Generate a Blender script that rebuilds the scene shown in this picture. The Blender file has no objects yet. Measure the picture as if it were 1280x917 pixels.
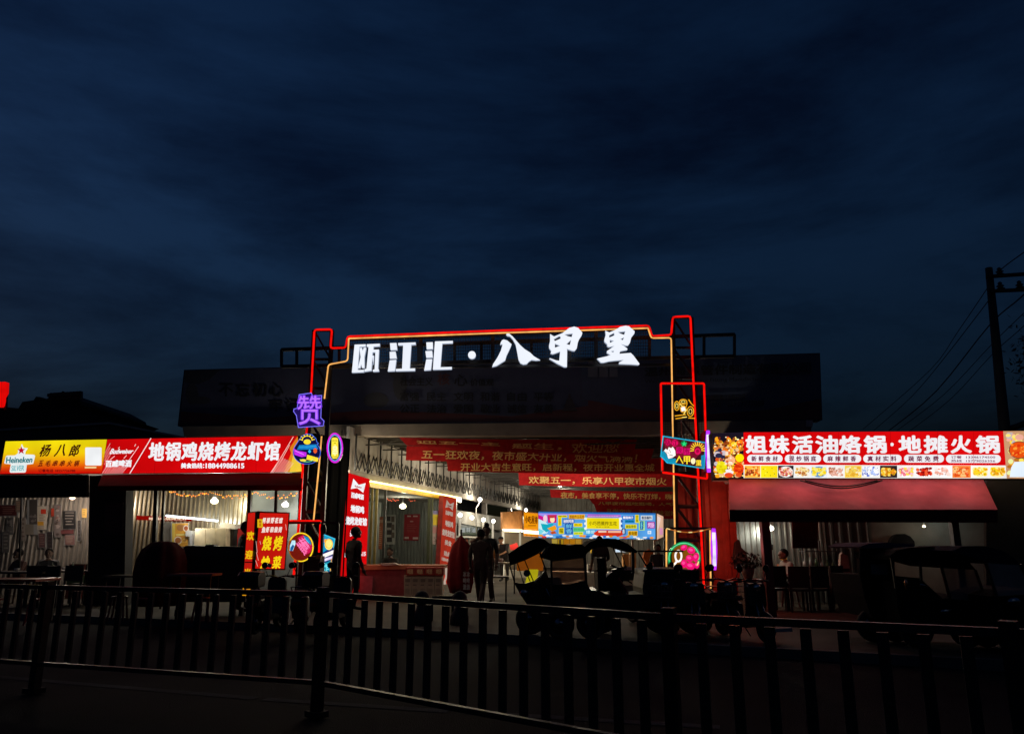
import bpy, math, random
from mathutils import Vector, Matrix
random.seed(7)
R = math.radians
SC = bpy.context.scene
COL = SC.collection

# ------------------------------------------------------------------ camera
F, CX, CY = 940.0, 640.0, 458.5            # focal length and centre in photo pixels (1280 x 917)
HORIZON, EYE = 678.0, 1.55
PITCH = math.atan((HORIZON - CY) / F)
cd = bpy.data.cameras.new('camera'); cam = bpy.data.objects.new('camera', cd); COL.objects.link(cam)
cd.sensor_width = 36.0; cd.lens = F / 1280 * 36.0; cd.clip_end = 3000; cd.clip_start = .05
cam.location = (0, 0, EYE); cam.rotation_euler = (R(90) + PITCH, 0, 0)
SC.camera = cam

# ------------------------------------------------------------------ dusk sky
SUN_EL, SUN_ROT = R(.2), R(300)
wd = bpy.data.worlds.new('World'); SC.world = wd; wd.use_nodes = True
nt = wd.node_tree; nt.nodes.clear(); N = nt.nodes.new; L = nt.links.new
sky = N('ShaderNodeTexSky'); sky.sky_type = 'NISHITA'; sky.sun_disc = False
sky.sun_elevation = SUN_EL; sky.sun_rotation = SUN_ROT; sky.ozone_density = 3.0; sky.dust_density = .6
tc = N('ShaderNodeTexCoord'); mp = N('ShaderNodeMapping'); mp.inputs['Scale'].default_value = (1.0, 1.0, 3.4)
mp.inputs['Rotation'].default_value = (0, R(4), 0)
no = N('ShaderNodeTexNoise'); no.inputs['Scale'].default_value = 1.5; no.inputs['Detail'].default_value = 8
no.inputs['Roughness'].default_value = .6; no.inputs['Distortion'].default_value = .25
cr = N('ShaderNodeValToRGB'); cr.color_ramp.elements[0].position = .38; cr.color_ramp.elements[1].position = .60
cr.color_ramp.elements[0].color = (.37, .34, .39, 1); cr.color_ramp.elements[1].color = (1.0, 1.0, 1.0, 1)
mx = N('ShaderNodeMix'); mx.data_type = 'RGBA'; mx.blend_type = 'MULTIPLY'; mx.inputs['Factor'].default_value = 1
tint = N('ShaderNodeMix'); tint.data_type = 'RGBA'; tint.blend_type = 'MULTIPLY'; tint.inputs['Factor'].default_value = 1
tint.inputs['B'].default_value = (.62, .94, 1.24, 1)
bg = N('ShaderNodeBackground'); bg.inputs['Strength'].default_value = .072
wo = N('ShaderNodeOutputWorld')
L(tc.outputs['Generated'], mp.inputs['Vector']); L(mp.outputs[0], no.inputs['Vector']); L(no.outputs['Fac'], cr.inputs[0])
sx = N('ShaderNodeSeparateXYZ'); L(tc.outputs['Generated'], sx.inputs[0])
ad = N('ShaderNodeMath'); ad.operation = 'MULTIPLY_ADD'; ad.inputs[1].default_value = .30; L(no.outputs['Fac'], ad.inputs[0]); L(sx.outputs['Z'], ad.inputs[2])
bank = N('ShaderNodeValToRGB'); bank.color_ramp.elements[0].position = .26; bank.color_ramp.elements[1].position = .62
bank.color_ramp.elements[0].color = (.20, .185, .20, 1); bank.color_ramp.elements[1].color = (1, 1, 1, 1); L(ad.outputs[0], bank.inputs[0])
mb_ = N('ShaderNodeMix'); mb_.data_type = 'RGBA'; mb_.blend_type = 'MULTIPLY'; mb_.inputs['Factor'].default_value = 1
L(sky.outputs[0], mb_.inputs['A']); L(bank.outputs[0], mb_.inputs['B']); L(mb_.outputs['Result'], mx.inputs['A']); L(cr.outputs[0], mx.inputs['B'])
L(mx.outputs['Result'], tint.inputs['A']); L(tint.outputs['Result'], bg.inputs['Color']); L(bg.outputs[0], wo.inputs['Surface'])
sl = bpy.data.lights.new('afterglow', 'SUN'); sl.energy = .006; sl.angle = R(25); sl.color = (.75, .85, 1)
so = bpy.data.objects.new('afterglow', sl); COL.objects.link(so); so.rotation_euler = (R(60), 0, R(20))

vs = SC.view_settings; SC.display_settings.display_device = 'sRGB'
vs.view_transform = 'Standard'; vs.look = 'None'; vs.exposure = 0.0; vs.gamma = 1.0; vs.use_curve_mapping = False
SC.cycles.use_denoising = True
SC.cycles.max_bounces = 6; SC.cycles.diffuse_bounces = 3; SC.cycles.transparent_max_bounces = 12
SC.cycles.sample_clamp_indirect = 4.0

# ------------------------------------------------------------------ helpers
def S(r, g, b):
    def f(c):
        c /= 255.0
        return c / 12.92 if c <= .04045 else ((c + .055) / 1.055) ** 2.4
    return (f(r), f(g), f(b))
CP, SP = math.cos(PITCH), math.sin(PITCH)
EYEV = Vector((0, 0, EYE))
def ray(u, v):
    x, y = (u - CX) / F, (CY - v) / F
    return Vector((x, CP - y * SP, SP + y * CP))
def at(u, v, Y):
    d = ray(u, v); return EYEV + d * (Y / d.y)
def on_z(u, v, z=0.0):
    d = ray(u, v); return EYEV + d * ((z - EYE) / d.z)
class Plane:
    """vertical plane through two points of the place"""
    def __init__(s, a, b):
        s.o = Vector(a); d = Vector(b) - Vector(a); d.z = 0; d.normalize(); s.d = d
        s.n = Vector((d.y, -d.x, 0))
        if s.n.dot(EYEV - s.o) < 0: s.n = -s.n
    def hit(s, u, v, lift=0.0):
        d = ray(u, v); o = s.o + s.n * lift
        return EYEV + d * ((o - EYEV).dot(s.n) / d.dot(s.n))
    def off(s, dist):
        p = Plane(s.o, s.o + s.d); p.n = s.n.copy(); p.o = s.o + s.n * dist; return p
def front(Y): return Plane((0, Y, 0), (1, Y, 0))

# ------------------------------------------------------------------ materials
MATS = {}
def base_mat(name):
    m = bpy.data.materials.new(name); m.use_nodes = True; m.node_tree.nodes.clear(); MATS[name] = m
    nt = m.node_tree; o = nt.nodes.new('ShaderNodeOutputMaterial')
    a = nt.nodes.new('ShaderNodeAttribute'); a.attribute_name = 'Col'
    return m, nt, o, a
def glow(name, strength, uneven=.12, scale=2.0, sample=True):
    m, nt, o, a = base_mat(name)
    e = nt.nodes.new('ShaderNodeEmission'); nt.links.new(a.outputs['Color'], e.inputs['Color'])
    t = nt.nodes.new('ShaderNodeTexCoord'); n = nt.nodes.new('ShaderNodeTexNoise'); n.inputs['Scale'].default_value = scale
    r = nt.nodes.new('ShaderNodeMapRange'); r.inputs['From Min'].default_value = .3; r.inputs['From Max'].default_value = .7
    r.inputs['To Min'].default_value = strength * (1 - uneven); r.inputs['To Max'].default_value = strength * (1 + uneven)
    nt.links.new(t.outputs['Object'], n.inputs['Vector']); nt.links.new(n.outputs['Fac'], r.inputs['Value'])
    nt.links.new(r.outputs[0], e.inputs['Strength']); nt.links.new(e.outputs[0], o.inputs['Surface'])
    if not sample: m.cycles.emission_sampling = 'NONE'
    return m
def paint(name, rough=.6, metal=0.0, vary=.3, scale=6.0, bump=.0, bscale=40.0, spec=.5, stretch=(1, 1, 1)):
    m, nt, o, a = base_mat(name)
    p = nt.nodes.new('ShaderNodeBsdfPrincipled'); p.inputs['Roughness'].default_value = rough; p.inputs['Metallic'].default_value = metal
    p.inputs['Specular IOR Level'].default_value = spec
    t = nt.nodes.new('ShaderNodeTexCoord'); mpn = nt.nodes.new('ShaderNodeMapping'); mpn.inputs['Scale'].default_value = stretch
    n = nt.nodes.new('ShaderNodeTexNoise'); n.inputs['Scale'].default_value = scale; n.inputs['Detail'].default_value = 6
    r = nt.nodes.new('ShaderNodeMapRange'); r.inputs['From Min'].default_value = .3; r.inputs['From Max'].default_value = .7
    r.inputs['To Min'].default_value = 1 - vary; r.inputs['To Max'].default_value = 1 + vary * .5
    mu = nt.nodes.new('ShaderNodeMix'); mu.data_type = 'RGBA'; mu.blend_type = 'MULTIPLY'; mu.inputs['Factor'].default_value = 1
    lk = nt.links.new
    lk(t.outputs['Object'], mpn.inputs['Vector']); lk(mpn.outputs[0], n.inputs['Vector']); lk(n.outputs['Fac'], r.inputs['Value'])
    lk(a.outputs['Color'], mu.inputs['A']); lk(r.outputs[0], mu.inputs['B']); lk(mu.outputs['Result'], p.inputs['Base Color'])
    if bump:
        n2 = nt.nodes.new('ShaderNodeTexNoise'); n2.inputs['Scale'].default_value = bscale; n2.inputs['Detail'].default_value = 4
        b = nt.nodes.new('ShaderNodeBump'); b.inputs['Strength'].default_value = bump; b.inputs['Distance'].default_value = .02
        lk(mpn.outputs[0], n2.inputs['Vector']); lk(n2.outputs['Fac'], b.inputs['Height']); lk(b.outputs[0], p.inputs['Normal'])
    lk(p.outputs[0], o.inputs['Surface'])
    return m
def clear_film(name, fac, rough=.35):
    m, nt, o, a = base_mat(name)
    t = nt.nodes.new('ShaderNodeBsdfTransparent'); p = nt.nodes.new('ShaderNodeBsdfPrincipled')
    p.inputs['Roughness'].default_value = rough; nt.links.new(a.outputs['Color'], p.inputs['Base Color'])
    nt.links.new(a.outputs['Color'], t.inputs['Color'])
    mixs = nt.nodes.new('ShaderNodeMixShader'); tc = nt.nodes.new('ShaderNodeTexCoord'); n = nt.nodes.new('ShaderNodeTexNoise')
    n.inputs['Scale'].default_value = 5; n.inputs['Detail'].default_value = 5
    r = nt.nodes.new('ShaderNodeMapRange'); r.inputs['To Min'].default_value = fac * .6; r.inputs['To Max'].default_value = min(1, fac * 1.4)
    nt.links.new(tc.outputs['Object'], n.inputs['Vector']); nt.links.new(n.outputs['Fac'], r.inputs['Value'])
    nt.links.new(r.outputs[0], mixs.inputs['Fac']); nt.links.new(t.outputs[0], mixs.inputs[1]); nt.links.new(p.outputs[0], mixs.inputs[2])
    nt.links.new(mixs.outputs[0], o.inputs['Surface'])
    return m
M_SIGN = glow('backlit_print', .92, .17, 1.1)
M_ART = glow('backlit_art', .95, .05, 3.0, sample=False)
M_RIGHT = glow('backlit_print_strong', 1.06, .13, 1.0)
M_LETTER = glow('led_letter', 1.0, .04, 1.0)
M_NEON = glow('neon_tube', 1.15, .25, 5.0)
M_RED = glow('red_neon_tube', 1.3, .25, 5.0)
M_NEONART = glow('neon_art', 1.1, .12, 9.0)
M_DIM = glow('dim_lit_print', .42, .15, 2.0)
M_BULB = glow('lamp_glass', 6.0, 0, 1)
M_FAIRY = glow('fairy_light', 3.0, 0, 1, sample=False)
M_PRINT = paint('printed_sheet', .55, 0, .15, 3)
M_VINYL = paint('vinyl_cloth', .6, 0, .25, 2.5, .35, 6, .15)
M_MATT = paint('dull_black_cloth', .9, 0, .2, 4, .2, 12, .05)
M_PAINT = paint('painted_metal', .42, 0, .3, 5, .05, 30)
M_STEEL = paint('black_steel', .45, .2, .3, 8, .05, 40)
M_GALV = paint('galvanised_sheet', .30, .75, .35, 3, .06, 20, .5, (3, 3, .5))
M_RAIL = paint('rail_steel', .42, .2, .45, 10, .15, 60, .35)
M_WALL = paint('plaster', .85, 0, .3, 1.5, .2, 30)
M_CLOTH = paint('cloth', .9, 0, .25, 8, .3, 60, .2)
M_SKIN = paint('skin_and_clothes', .7, 0, .15, 12, .1, 50, .3)
M_PLASTIC = paint('plastic', .35, 0, .2, 6)
M_WOOD = paint('board', .65, 0, .3, 4, .1, 30)
M_TYRE = paint('rubber', .8, 0, .2, 10)
M_CHROME = paint('chrome', .15, 1.0, .1, 10)
M_CARD = paint('cardboard', .8, 0, .2, 6)
M_CONC = paint('concrete', .8, 0, .45, .9, .3, 20, .3)
M_ASPH = paint('asphalt', .92, 0, .5, .6, .7, 70, .12)
M_LEAF = paint('leaves', .6, 0, .4, 9)
M_FILM = clear_film('clouded_plastic_film', .20)
M_FILM2 = clear_film('dusty_plastic_film', .40, .5)  # brighter film whose colour imitates faint light on the tricycle covers
M_GLASS = clear_film('shop_glass', .02, .05)
M_SCREEN = paint('wire', .5, .3, .2, 20)

WL = {}
def wloc(o): return WL.get(o.name, Vector((0, 0, 0)))

class MB:
    def __init__(s): s.v = []; s.f = []; s.c = []; s.sm = []
    def add(s, vs, fs, col, smooth=False):
        k = len(s.v); s.v.extend(Vector(p) for p in vs)
        for f in fs: s.f.append([i + k for i in f]); s.c.append(col); s.sm.append(smooth)
        return s
    def poly(s, pts, col): return s.add(pts, [list(range(len(pts)))], col)
    def box(s, c, d, col, rz=0.0, M=None):
        c = Vector(c); h = [x / 2 for x in d]; m = M or Matrix.Rotation(rz, 3, 'Z')
        vs = [c + m @ Vector((x * h[0], y * h[1], z * h[2])) for x in (-1, 1) for y in (-1, 1) for z in (-1, 1)]
        return s.add(vs, [(0, 1, 3, 2), (4, 6, 7, 5), (0, 4, 5, 1), (2, 3, 7, 6), (0, 2, 6, 4), (1, 5, 7, 3)], col)
    def bar(s, a, b, w, col, h=None):
        """square bar between two points"""
        a, b = Vector(a), Vector(b); d = (b - a); ln = d.length
        if ln < 1e-6: return s
        d.normalize(); up = Vector((0, 0, 1)) if abs(d.z) < .9 else Vector((0, 1, 0))
        x = d.cross(up).normalized(); y = x.cross(d); h = h or w
        q = [x * sx * w / 2 + y * sy * h / 2 for sx, sy in ((-1, -1), (1, -1), (1, 1), (-1, 1))]
        vs = [a + p for p in q] + [b + p for p in q]
        return s.add(vs, [(3, 2, 1, 0), (4, 5, 6, 7), (0, 1, 5, 4), (1, 2, 6, 5), (2, 3, 7, 6), (3, 0, 4, 7)], col)
    def tube(s, pts, r, col, n=8, closed=False):
        pts = [Vector(p) for p in pts]; m = len(pts); rr = r if isinstance(r, (list, tuple)) else [r] * m
        vs, fs = [], []; up = None
        for i, p in enumerate(pts):
            a = pts[(i - 1) % m] if (closed or i > 0) else p
            b = pts[(i + 1) % m] if (closed or i < m - 1) else p
            d = (b - a).normalized()
            if up is None: up = Vector((0, 0, 1)) if abs(d.z) < .9 else Vector((0, 1, 0))
            x = d.cross(up)
            if x.length < 1e-4: x = d.cross(Vector((1, 0, 0)))
            x.normalize(); y = x.cross(d).normalized(); up = y
            for k in range(n):
                t = 2 * math.pi * k / n; vs.append(p + (x * math.cos(t) + y * math.sin(t)) * rr[i])
        for i in range(m if closed else m - 1):
            j = (i + 1) % m
            for k in range(n): fs.append((i * n + k, i * n + (k + 1) % n, j * n + (k + 1) % n, j * n + k))
        if not closed: fs.append(tuple(range(n))[::-1]); fs.append(tuple((m - 1) * n + k for k in range(n)))
        return s.add(vs, fs, col, True)
    def ball(s, c, r, col, nu=12, nv=8, sq=(1, 1, 1)):
        c = Vector(c); vs = [c + Vector((0, 0, r * sq[2]))]; fs = []
        for j in range(1, nv):
            ph = math.pi * j / nv
            for i in range(nu):
                t = 2 * math.pi * i / nu
                vs.append(c + Vector((r * sq[0] * math.sin(ph) * math.cos(t), r * sq[1] * math.sin(ph) * math.sin(t), r * sq[2] * math.cos(ph))))
        vs.append(c - Vector((0, 0, r * sq[2]))); e = len(vs) - 1
        for i in range(nu):
            fs.append((0, 1 + i, 1 + (i + 1) % nu)); fs.append((e, e - nu + (i + 1) % nu, e - nu + i))
            for j in range(nv - 2):
                a = 1 + j * nu; fs.append((a + i, a + nu + i, a + nu + (i + 1) % nu, a + (i + 1) % nu))
        return s.add(vs, fs, col, True)
    def lathe(s, c, prof, col, n=20, wob=None, axis=None):
        """prof: (radius, height) list; wob(t, i) scales the radius"""
        c = Vector(c); vs, fs = [], []; m = axis or Matrix.Identity(3)
        for i, (r, z) in enumerate(prof):
            for k in range(n):
                t = 2 * math.pi * k / n; q = r * (wob(t, i) if wob else 1)
                vs.append(c + m @ Vector((q * math.cos(t), q * math.sin(t), z)))
        for i in range(len(prof) - 1):
            for k in range(n): fs.append((i * n + k, i * n + (k + 1) % n, (i + 1) * n + (k + 1) % n, (i + 1) * n + k))
        fs.append(tuple(range(n))[::-1]); fs.append(tuple((len(prof) - 1) * n + k for k in range(n)))
        return s.add(vs, fs, col, True)
    def extrude(s, pl, pts, col, depth, lift=0.0, smooth=False):
        """outline in photo pixels put on a plane of the place, given a real thickness behind it"""
        a = [pl.hit(u, v, lift) for u, v in pts]; b = [p - pl.n * depth for p in a]; n = len(a)
        s.add(a + b, [list(range(n)), [n + i for i in range(n)][::-1]] + [(i, (i + 1) % n, n + (i + 1) % n, n + i) for i in range(n)], col)
        return s
    def corrugated(s, a, b, z0, z1, col, period=.22, depth=.035):
        a, b = Vector((a[0], a[1], 0)), Vector((b[0], b[1], 0)); d = b - a; ln = d.length; d.normalize(); n = Vector((d.y, -d.x, 0))
        if n.dot(EYEV - a) < 0: n = -n
        prof = []; x = 0.0
        while x < ln:
            for q, w in ((0, 0), (.55, 0), (.67, 1), (.88, 1)): prof.append((min(ln, x + q * period), w * depth))
            x += period
        vs = []
        for x, w in prof:
            p = a + d * x + n * w; vs += [p + Vector((0, 0, z0)), p + Vector((0, 0, z1))]
        return s.add(vs, [(2 * i, 2 * i + 2, 2 * i + 3, 2 * i + 1) for i in range(len(prof) - 1)], col)
    def build(s, name, mat, parent=None, local=False):
        me = bpy.data.meshes.new(name); off = wloc(parent) if (parent is not None and not local) else Vector((0, 0, 0))
        me.from_pydata([tuple(p - off) for p in s.v], [], s.f)
        ca = me.color_attributes.new('Col', 'FLOAT_COLOR', 'CORNER'); buf = []
        for f, c in zip(s.f, s.c):
            if isinstance(c[0], (tuple, list)):
                for q in c: buf += [*q, 1.0]
            else: buf += [*c, 1.0] * len(f)
        ca.data.foreach_set('color', buf)
        me.polygons.foreach_set('use_smooth', s.sm)
        me.materials.append(mat); me.update()
        o = bpy.data.objects.new(name, me); COL.objects.link(o)
        if parent is not None:
            o.parent = parent; WL[o.name] = off.copy()
        return o

def tag(o, label, cat, group=None, kind=None):
    if label: o['label'] = label
    if cat: o['category'] = cat
    if group: o['group'] = group
    if kind: o['kind'] = kind
    return o
def thing(name, label, cat, loc=(0, 0, 0), rz=0.0, group=None):
    o = bpy.data.objects.new(name, None); COL.objects.link(o); o.location = loc; o.rotation_euler = (0, 0, rz); o.empty_display_size = .2
    WL[o.name] = Vector(loc); return tag(o, label, cat, group)
def single(name, mb, mat, label, cat, group=None):
    """a thing that is one mesh; its origin at the middle of its base"""
    xs = [p.x for p in mb.v]; ys = [p.y for p in mb.v]; zs = [p.z for p in mb.v]
    c = Vector(((min(xs) + max(xs)) / 2, (min(ys) + max(ys)) / 2, min(zs)))
    mb.v = [p - c for p in mb.v]; o = mb.build(name, mat); o.location = c; WL[o.name] = c
    return tag(o, label, cat, group, 'thing')
def ground_part(name, mb, mat): return tag(mb.build(name, mat), None, None, None, 'structure')
def dup(o, loc, rz, label, group=None, scale=None):
    def rec(s, par):
        c = s.copy(); COL.objects.link(c)
        if par is not None: c.parent = par
        for ch in s.children: rec(ch, c)
        return c
    c = rec(o, None); c.location = loc; c.rotation_euler = (0, 0, rz); c['label'] = label
    if group: c['group'] = group
    if scale: c.scale = scale
    return c
def lamp(name, p, power, col, parent, r=.05):
    l = bpy.data.lights.new(name, 'POINT'); l.energy = power; l.color = col; l.shadow_soft_size = r
    o = bpy.data.objects.new(name, l); COL.objects.link(o); o.parent = parent; o.location = Vector(p) - wloc(parent); return o

GLYPHS = {}
def glyphs(s, shear=0.0):
    k = (s, shear)
    if k not in GLYPHS:
        cu = bpy.data.curves.new('lettering', 'FONT'); cu.body = s; cu.resolution_u = 3; cu.shear = shear; cu.fill_mode = 'FRONT'
        ob = bpy.data.objects.new('lettering', cu); COL.objects.link(ob)
        me = bpy.data.meshes.new_from_object(ob.evaluated_get(bpy.context.evaluated_depsgraph_get()))
        vs = [(v.co.x, v.co.y) for v in me.vertices]; fs = [tuple(p.vertices) for p in me.polygons]
        bpy.data.objects.remove(ob); bpy.data.curves.remove(cu); bpy.data.meshes.remove(me)
        x0 = min(p[0] for p in vs); x1 = max(p[0] for p in vs); y0 = min(p[1] for p in vs); y1 = max(p[1] for p in vs)
        GLYPHS[k] = ([((x - x0) / (x1 - x0), (y - y0) / (y1 - y0)) for x, y in vs], fs)
    return GLYPHS[k]
class Art(MB):
    """a print or neon laid out on a plane of the place, layer over layer"""
    def __init__(s, pl, lift=.004, step=.0007): super().__init__(); s.pl = pl; s.lift = lift; s.step = step
    def up(s): s.lift += s.step; return s.lift
    def P(s, pts, col):
        l = s.up(); return s.poly([s.pl.hit(u, v, l) for u, v in pts], col)
    def rect(s, u0, v0, u1, v1, col): return s.P([(u0, v0), (u1, v0), (u1, v1), (u0, v1)], col)
    def disc(s, u, v, ru, rv, col, n=18, rot=0.0):
        c, q = math.cos(rot), math.sin(rot)
        return s.P([(u + ru * math.cos(t) * c - rv * math.sin(t) * q, v + ru * math.cos(t) * q + rv * math.sin(t) * c) for t in [2 * math.pi * k / n for k in range(n)]], col)
    def pill(s, u0, v0, u1, v1, col, r=None):
        r = r or (v1 - v0) / 2; pts = []
        for cx, cy, a in ((u1 - r, v0 + r, -90), (u1 - r, v1 - r, 0), (u0 + r, v1 - r, 90), (u0 + r, v0 + r, 180)):
            pts += [(cx + r * math.cos(R(a + k * 22.5)), cy + r * math.sin(R(a + k * 22.5))) for k in range(5)]
        return s.P(pts, col)
    def line(s, pts, w, col, closed=False):
        l = s.up(); n = len(pts)
        for i in range(n if closed else n - 1):
            (a, b), (c, d) = pts[i], pts[(i + 1) % n]; dx, dy = c - a, d - b; q = math.hypot(dx, dy) or 1; dx, dy = dx / q * w / 2, dy / q * w / 2
            s.poly([s.pl.hit(*p, l + .00004 * (i % 3)) for p in ((a - dx - dy, b - dy + dx), (c + dx - dy, d + dy + dx), (c + dx + dy, d + dy - dx), (a - dx + dy, b - dy - dx))], col)
        return s
    def ell(s, u, v, ru, rv, w, col, a0=0, a1=360, n=36):
        return s.line([(u + ru * math.cos(R(a0 + (a1 - a0) * k / n)), v + rv * math.sin(R(a0 + (a1 - a0) * k / n))) for k in range(n + 1)], w, col)
    def text(s, t, q, col, bold=0.0, shear=0.0):
        """q = (u0, v0, u1, v1) or four corners tl, tr, br, bl in photo pixels; bold in pixels"""
        if not isinstance(q[0], (tuple, list)): q = ((q[0], q[1]), (q[2], q[1]), (q[2], q[3]), (q[0], q[3]))
        g, fs = glyphs(t, shear); sh = [(0, 0)]
        if bold: sh = [(0, 0), (bold, 0), (-bold, 0), (0, bold * .8), (0, -bold * .8), (bold * .7, bold * .5), (-bold * .7, bold * .5), (bold * .7, -bold * .5), (-bold * .7, -bold * .5)]
        for dx, dy in sh:
            s.lift += .00025; vs = []
            for a, b in g:
                b = 1 - b
                u = (q[0][0] * (1 - a) + q[1][0] * a) * (1 - b) + (q[3][0] * (1 - a) + q[2][0] * a) * b
                v = (q[0][1] * (1 - a) + q[1][1] * a) * (1 - b) + (q[3][1] * (1 - a) + q[2][1] * a) * b
                vs.append(s.pl.hit(u + dx, v + dy, s.lift))
            s.add(vs, fs, col)
        s.lift += s.step; return s
    def column(s, t, u0, u1, v0, v1, col, bold=0.0, gap=.12, lean=0.0):
        h = (v1 - v0) / len(t)
        for i, ch in enumerate(t):
            a, b = v0 + i * h, v0 + (i + 1 - gap) * h; d0 = lean * (a - v0) / (v1 - v0)
            s.text(ch, (u0 + d0, a, u1 + d0, b), col, bold)
        return s
    def chars(s, t, xs, v0, v1, col, bold=0.0, dv=0.0):
        for ch, (a, b) in zip(t, xs):
            o = dv * (a - xs[0][0]); s.text(ch, (a, v0 + o, b, v1 + o), col, bold)
        return s
    def blobs(s, u0, v0, u1, v1, cols, n, r, seed):
        g = random.Random(seed)
        for _ in range(n):
            q = g.uniform(.6, 1.2) * r; u = g.uniform(u0 + q * .8, u1 - q * .8); v = g.uniform(v0 + q * .7, v1 - q * .7)
            s.disc(u, v, min(q * g.uniform(.7, 1.3), u - u0, u1 - u), min(q * g.uniform(.6, 1), v - v0, v1 - v), g.choice(cols), 9, 0)
        return s
WHITE, OFFW = S(248, 246, 250), S(225, 220, 225)
RED, DRED, YEL, ORG = S(212, 6, 10), S(150, 8, 12), S(246, 216, 10), S(245, 140, 14)
BLACK, SOOT = (.006, .006, .007), (.014, .013, .014)

# ------------------------------------------------------------------ ground
def sheet(name, pts, z, mat, col):
    m = MB(); m.poly([(x, y, z) for x, y in pts], col); return ground_part(name, m, mat)
sheet('road', [(-900, -400), (900, -400), (900, 1500), (-900, 1500)], 0.0, M_ASPH, (.016, .016, .018))
K0, K1 = on_z(60, 775), on_z(480, 793); K2 = on_z(1000, 822); K3 = K2 + (K2 - K1) * 3; KL = K0 + (K0 - K1) * 3
kerb_line = [KL, K0, K1, K2, K3]
m = MB(); top = [Vector((p.x, p.y, .12)) for p in kerb_line]; far = [Vector((p.x * 1.4, 75, .12)) for p in kerb_line]
m.poly(top + far[::-1], (.056, .046, .034)); ground_part('pavement', m, M_CONC)
m = MB()
for a, b in zip(kerb_line[:-1], kerb_line[1:]):
    d = (b - a).normalized(); n = Vector((d.y, -d.x, 0)); q = [a + n * .0, b + n * .0, b + n * .16, a + n * .16]
    if n.y > 0: n = -n; q = [a, b, b + n * .16, a + n * .16]
    m.add([p + Vector((0, 0, z)) for z in (0.0, .128) for p in q], [(4, 5, 6, 7), (3, 2, 6, 7), (0, 3, 7, 4), (1, 2, 6, 5)], (.10, .098, .095))
ground_part('kerb', m, M_CONC)
m = MB()                                                            # worn lane lines on the road
for (u0, v0, u1, v1) in ((-40, 842, 320, 872), (330, 873, 560, 888), (580, 889, 900, 908)):
    a, b = on_z(u0, v0, .004), on_z(u1, v1, .004); d = (b - a).normalized(); n = Vector((-d.y, d.x, 0)) * .07
    m.poly([a - n, b - n, b + n, a + n], (.09, .09, .088))
ground_part('road_markings', m, M_ASPH)
FLOOR = .12

# ------------------------------------------------------------------ market hall (its left wall runs away to the right)
TH = math.atan(.228); HY = 20.0
HO = Vector((at(430, 672, HY).x, HY, 0)); HT = Vector((math.sin(TH), math.cos(TH), 0)); HS = Vector((math.cos(TH), -math.sin(TH), 0))
def hall(s, t, z=0.0): return HO + HS * s + HT * t + Vector((0, 0, z))
LW = Plane(hall(0, 0), hall(0, 10))
HLEN = 27.0; ZC = 4.47; HW = 8.7
hallr = thing('market_hall', 'long open market hall with grey corrugated ceiling behind the lit gate', 'market hall', hall(4, 0))
GREY = (.52, .49, .44)
roof = MB()
t0 = lambda s: .75 + .2 * max(0, s)
smax = lambda t: max(.1, min(HW, (t - .7) / .2))
xs = -.3
while xs < HW + .4:                                                      # ribbed roof sheets
    for a, b, z0, z1 in ((0, .3, 0, 0), (.3, .36, 0, .05), (.36, .5, .05, .05), (.5, .56, .05, 0)):
        roof.poly([hall(xs + a, t0(xs), ZC + .12 + z0), hall(xs + b, t0(xs), ZC + .12 + z1), hall(xs + b, HLEN + .2, ZC + .12 + z1), hall(xs + a, HLEN + .2, ZC + .12 + z0)], GREY)
    xs += .56
roof.build('roof', M_WALL, hallr)
pur = MB()
t = .9
while t < HLEN:
    pur.bar(hall(0.02, t, ZC - .03), hall(smax(t), t, ZC - .03), .05, (.05, .045, .04), .07); t += .46
for s in [.5 + .55 * k for k in range(15)]: pur.bar(hall(s, t0(s), ZC + .05), hall(s, HLEN, ZC + .05), .05, (.06, .055, .05), .06)
pur.build('roof_purlins', M_STEEL, hallr)
tr = MB()                                                           # light cross trusses
for t in [1.0 + 1.24 * k for k in range(21)]:
    tr.bar(hall(0.05, t, ZC - .26), hall(smax(t), t, ZC - .26), .035, (.05, .045, .04))
    for k in range(int(smax(t) / .62)): tr.bar(hall(k * .62, t, ZC - (.26 if k % 2 else .06)), hall((k + 1) * .62, t, ZC - (.06 if k % 2 else .26)), .022, (.05, .045, .04))
tr.build('roof_trusses', M_STEEL, hallr)
ZB = LW.hit(430, 586).z                                              # underside of the white wall band
band = MB()
for z0, z1, th, c in ((ZB, ZC + .12, .08, (.52, .49, .45)), (ZB - .16, ZB, .16, (.30, .27, .23))):
    q = [hall(-th, 0, z0), hall(0.0 if th < .1 else .05, 0, z0), hall(0.0 if th < .1 else .05, HLEN, z0), hall(-th, HLEN, z0)]
    q2 = [p + Vector((0, 0, z1 - z0)) for p in q]
    band.add(q + q2, [(0, 1, 2, 3), (4, 5, 6, 7), (0, 1, 5, 4), (1, 2, 6, 5), (2, 3, 7, 6), (3, 0, 4, 7)], c)
band.build('side_wall', M_WALL, hallr)
bw = MB(); bw.corrugated(hall(-1, HLEN), hall(HW + 1, HLEN), 0.1, ZC + .1, (.40, .38, .34), .3, .04); bw.build('back_wall', M_WALL, hallr)
rw = MB(); rw.corrugated(hall(HW, .4), hall(HW, HLEN), 0.1, ZC + .1, (.2, .05, .04), .3, .04); rw.build('side_wall', M_WALL, hallr)
lat = MB(); t = .25; k = 0
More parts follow.
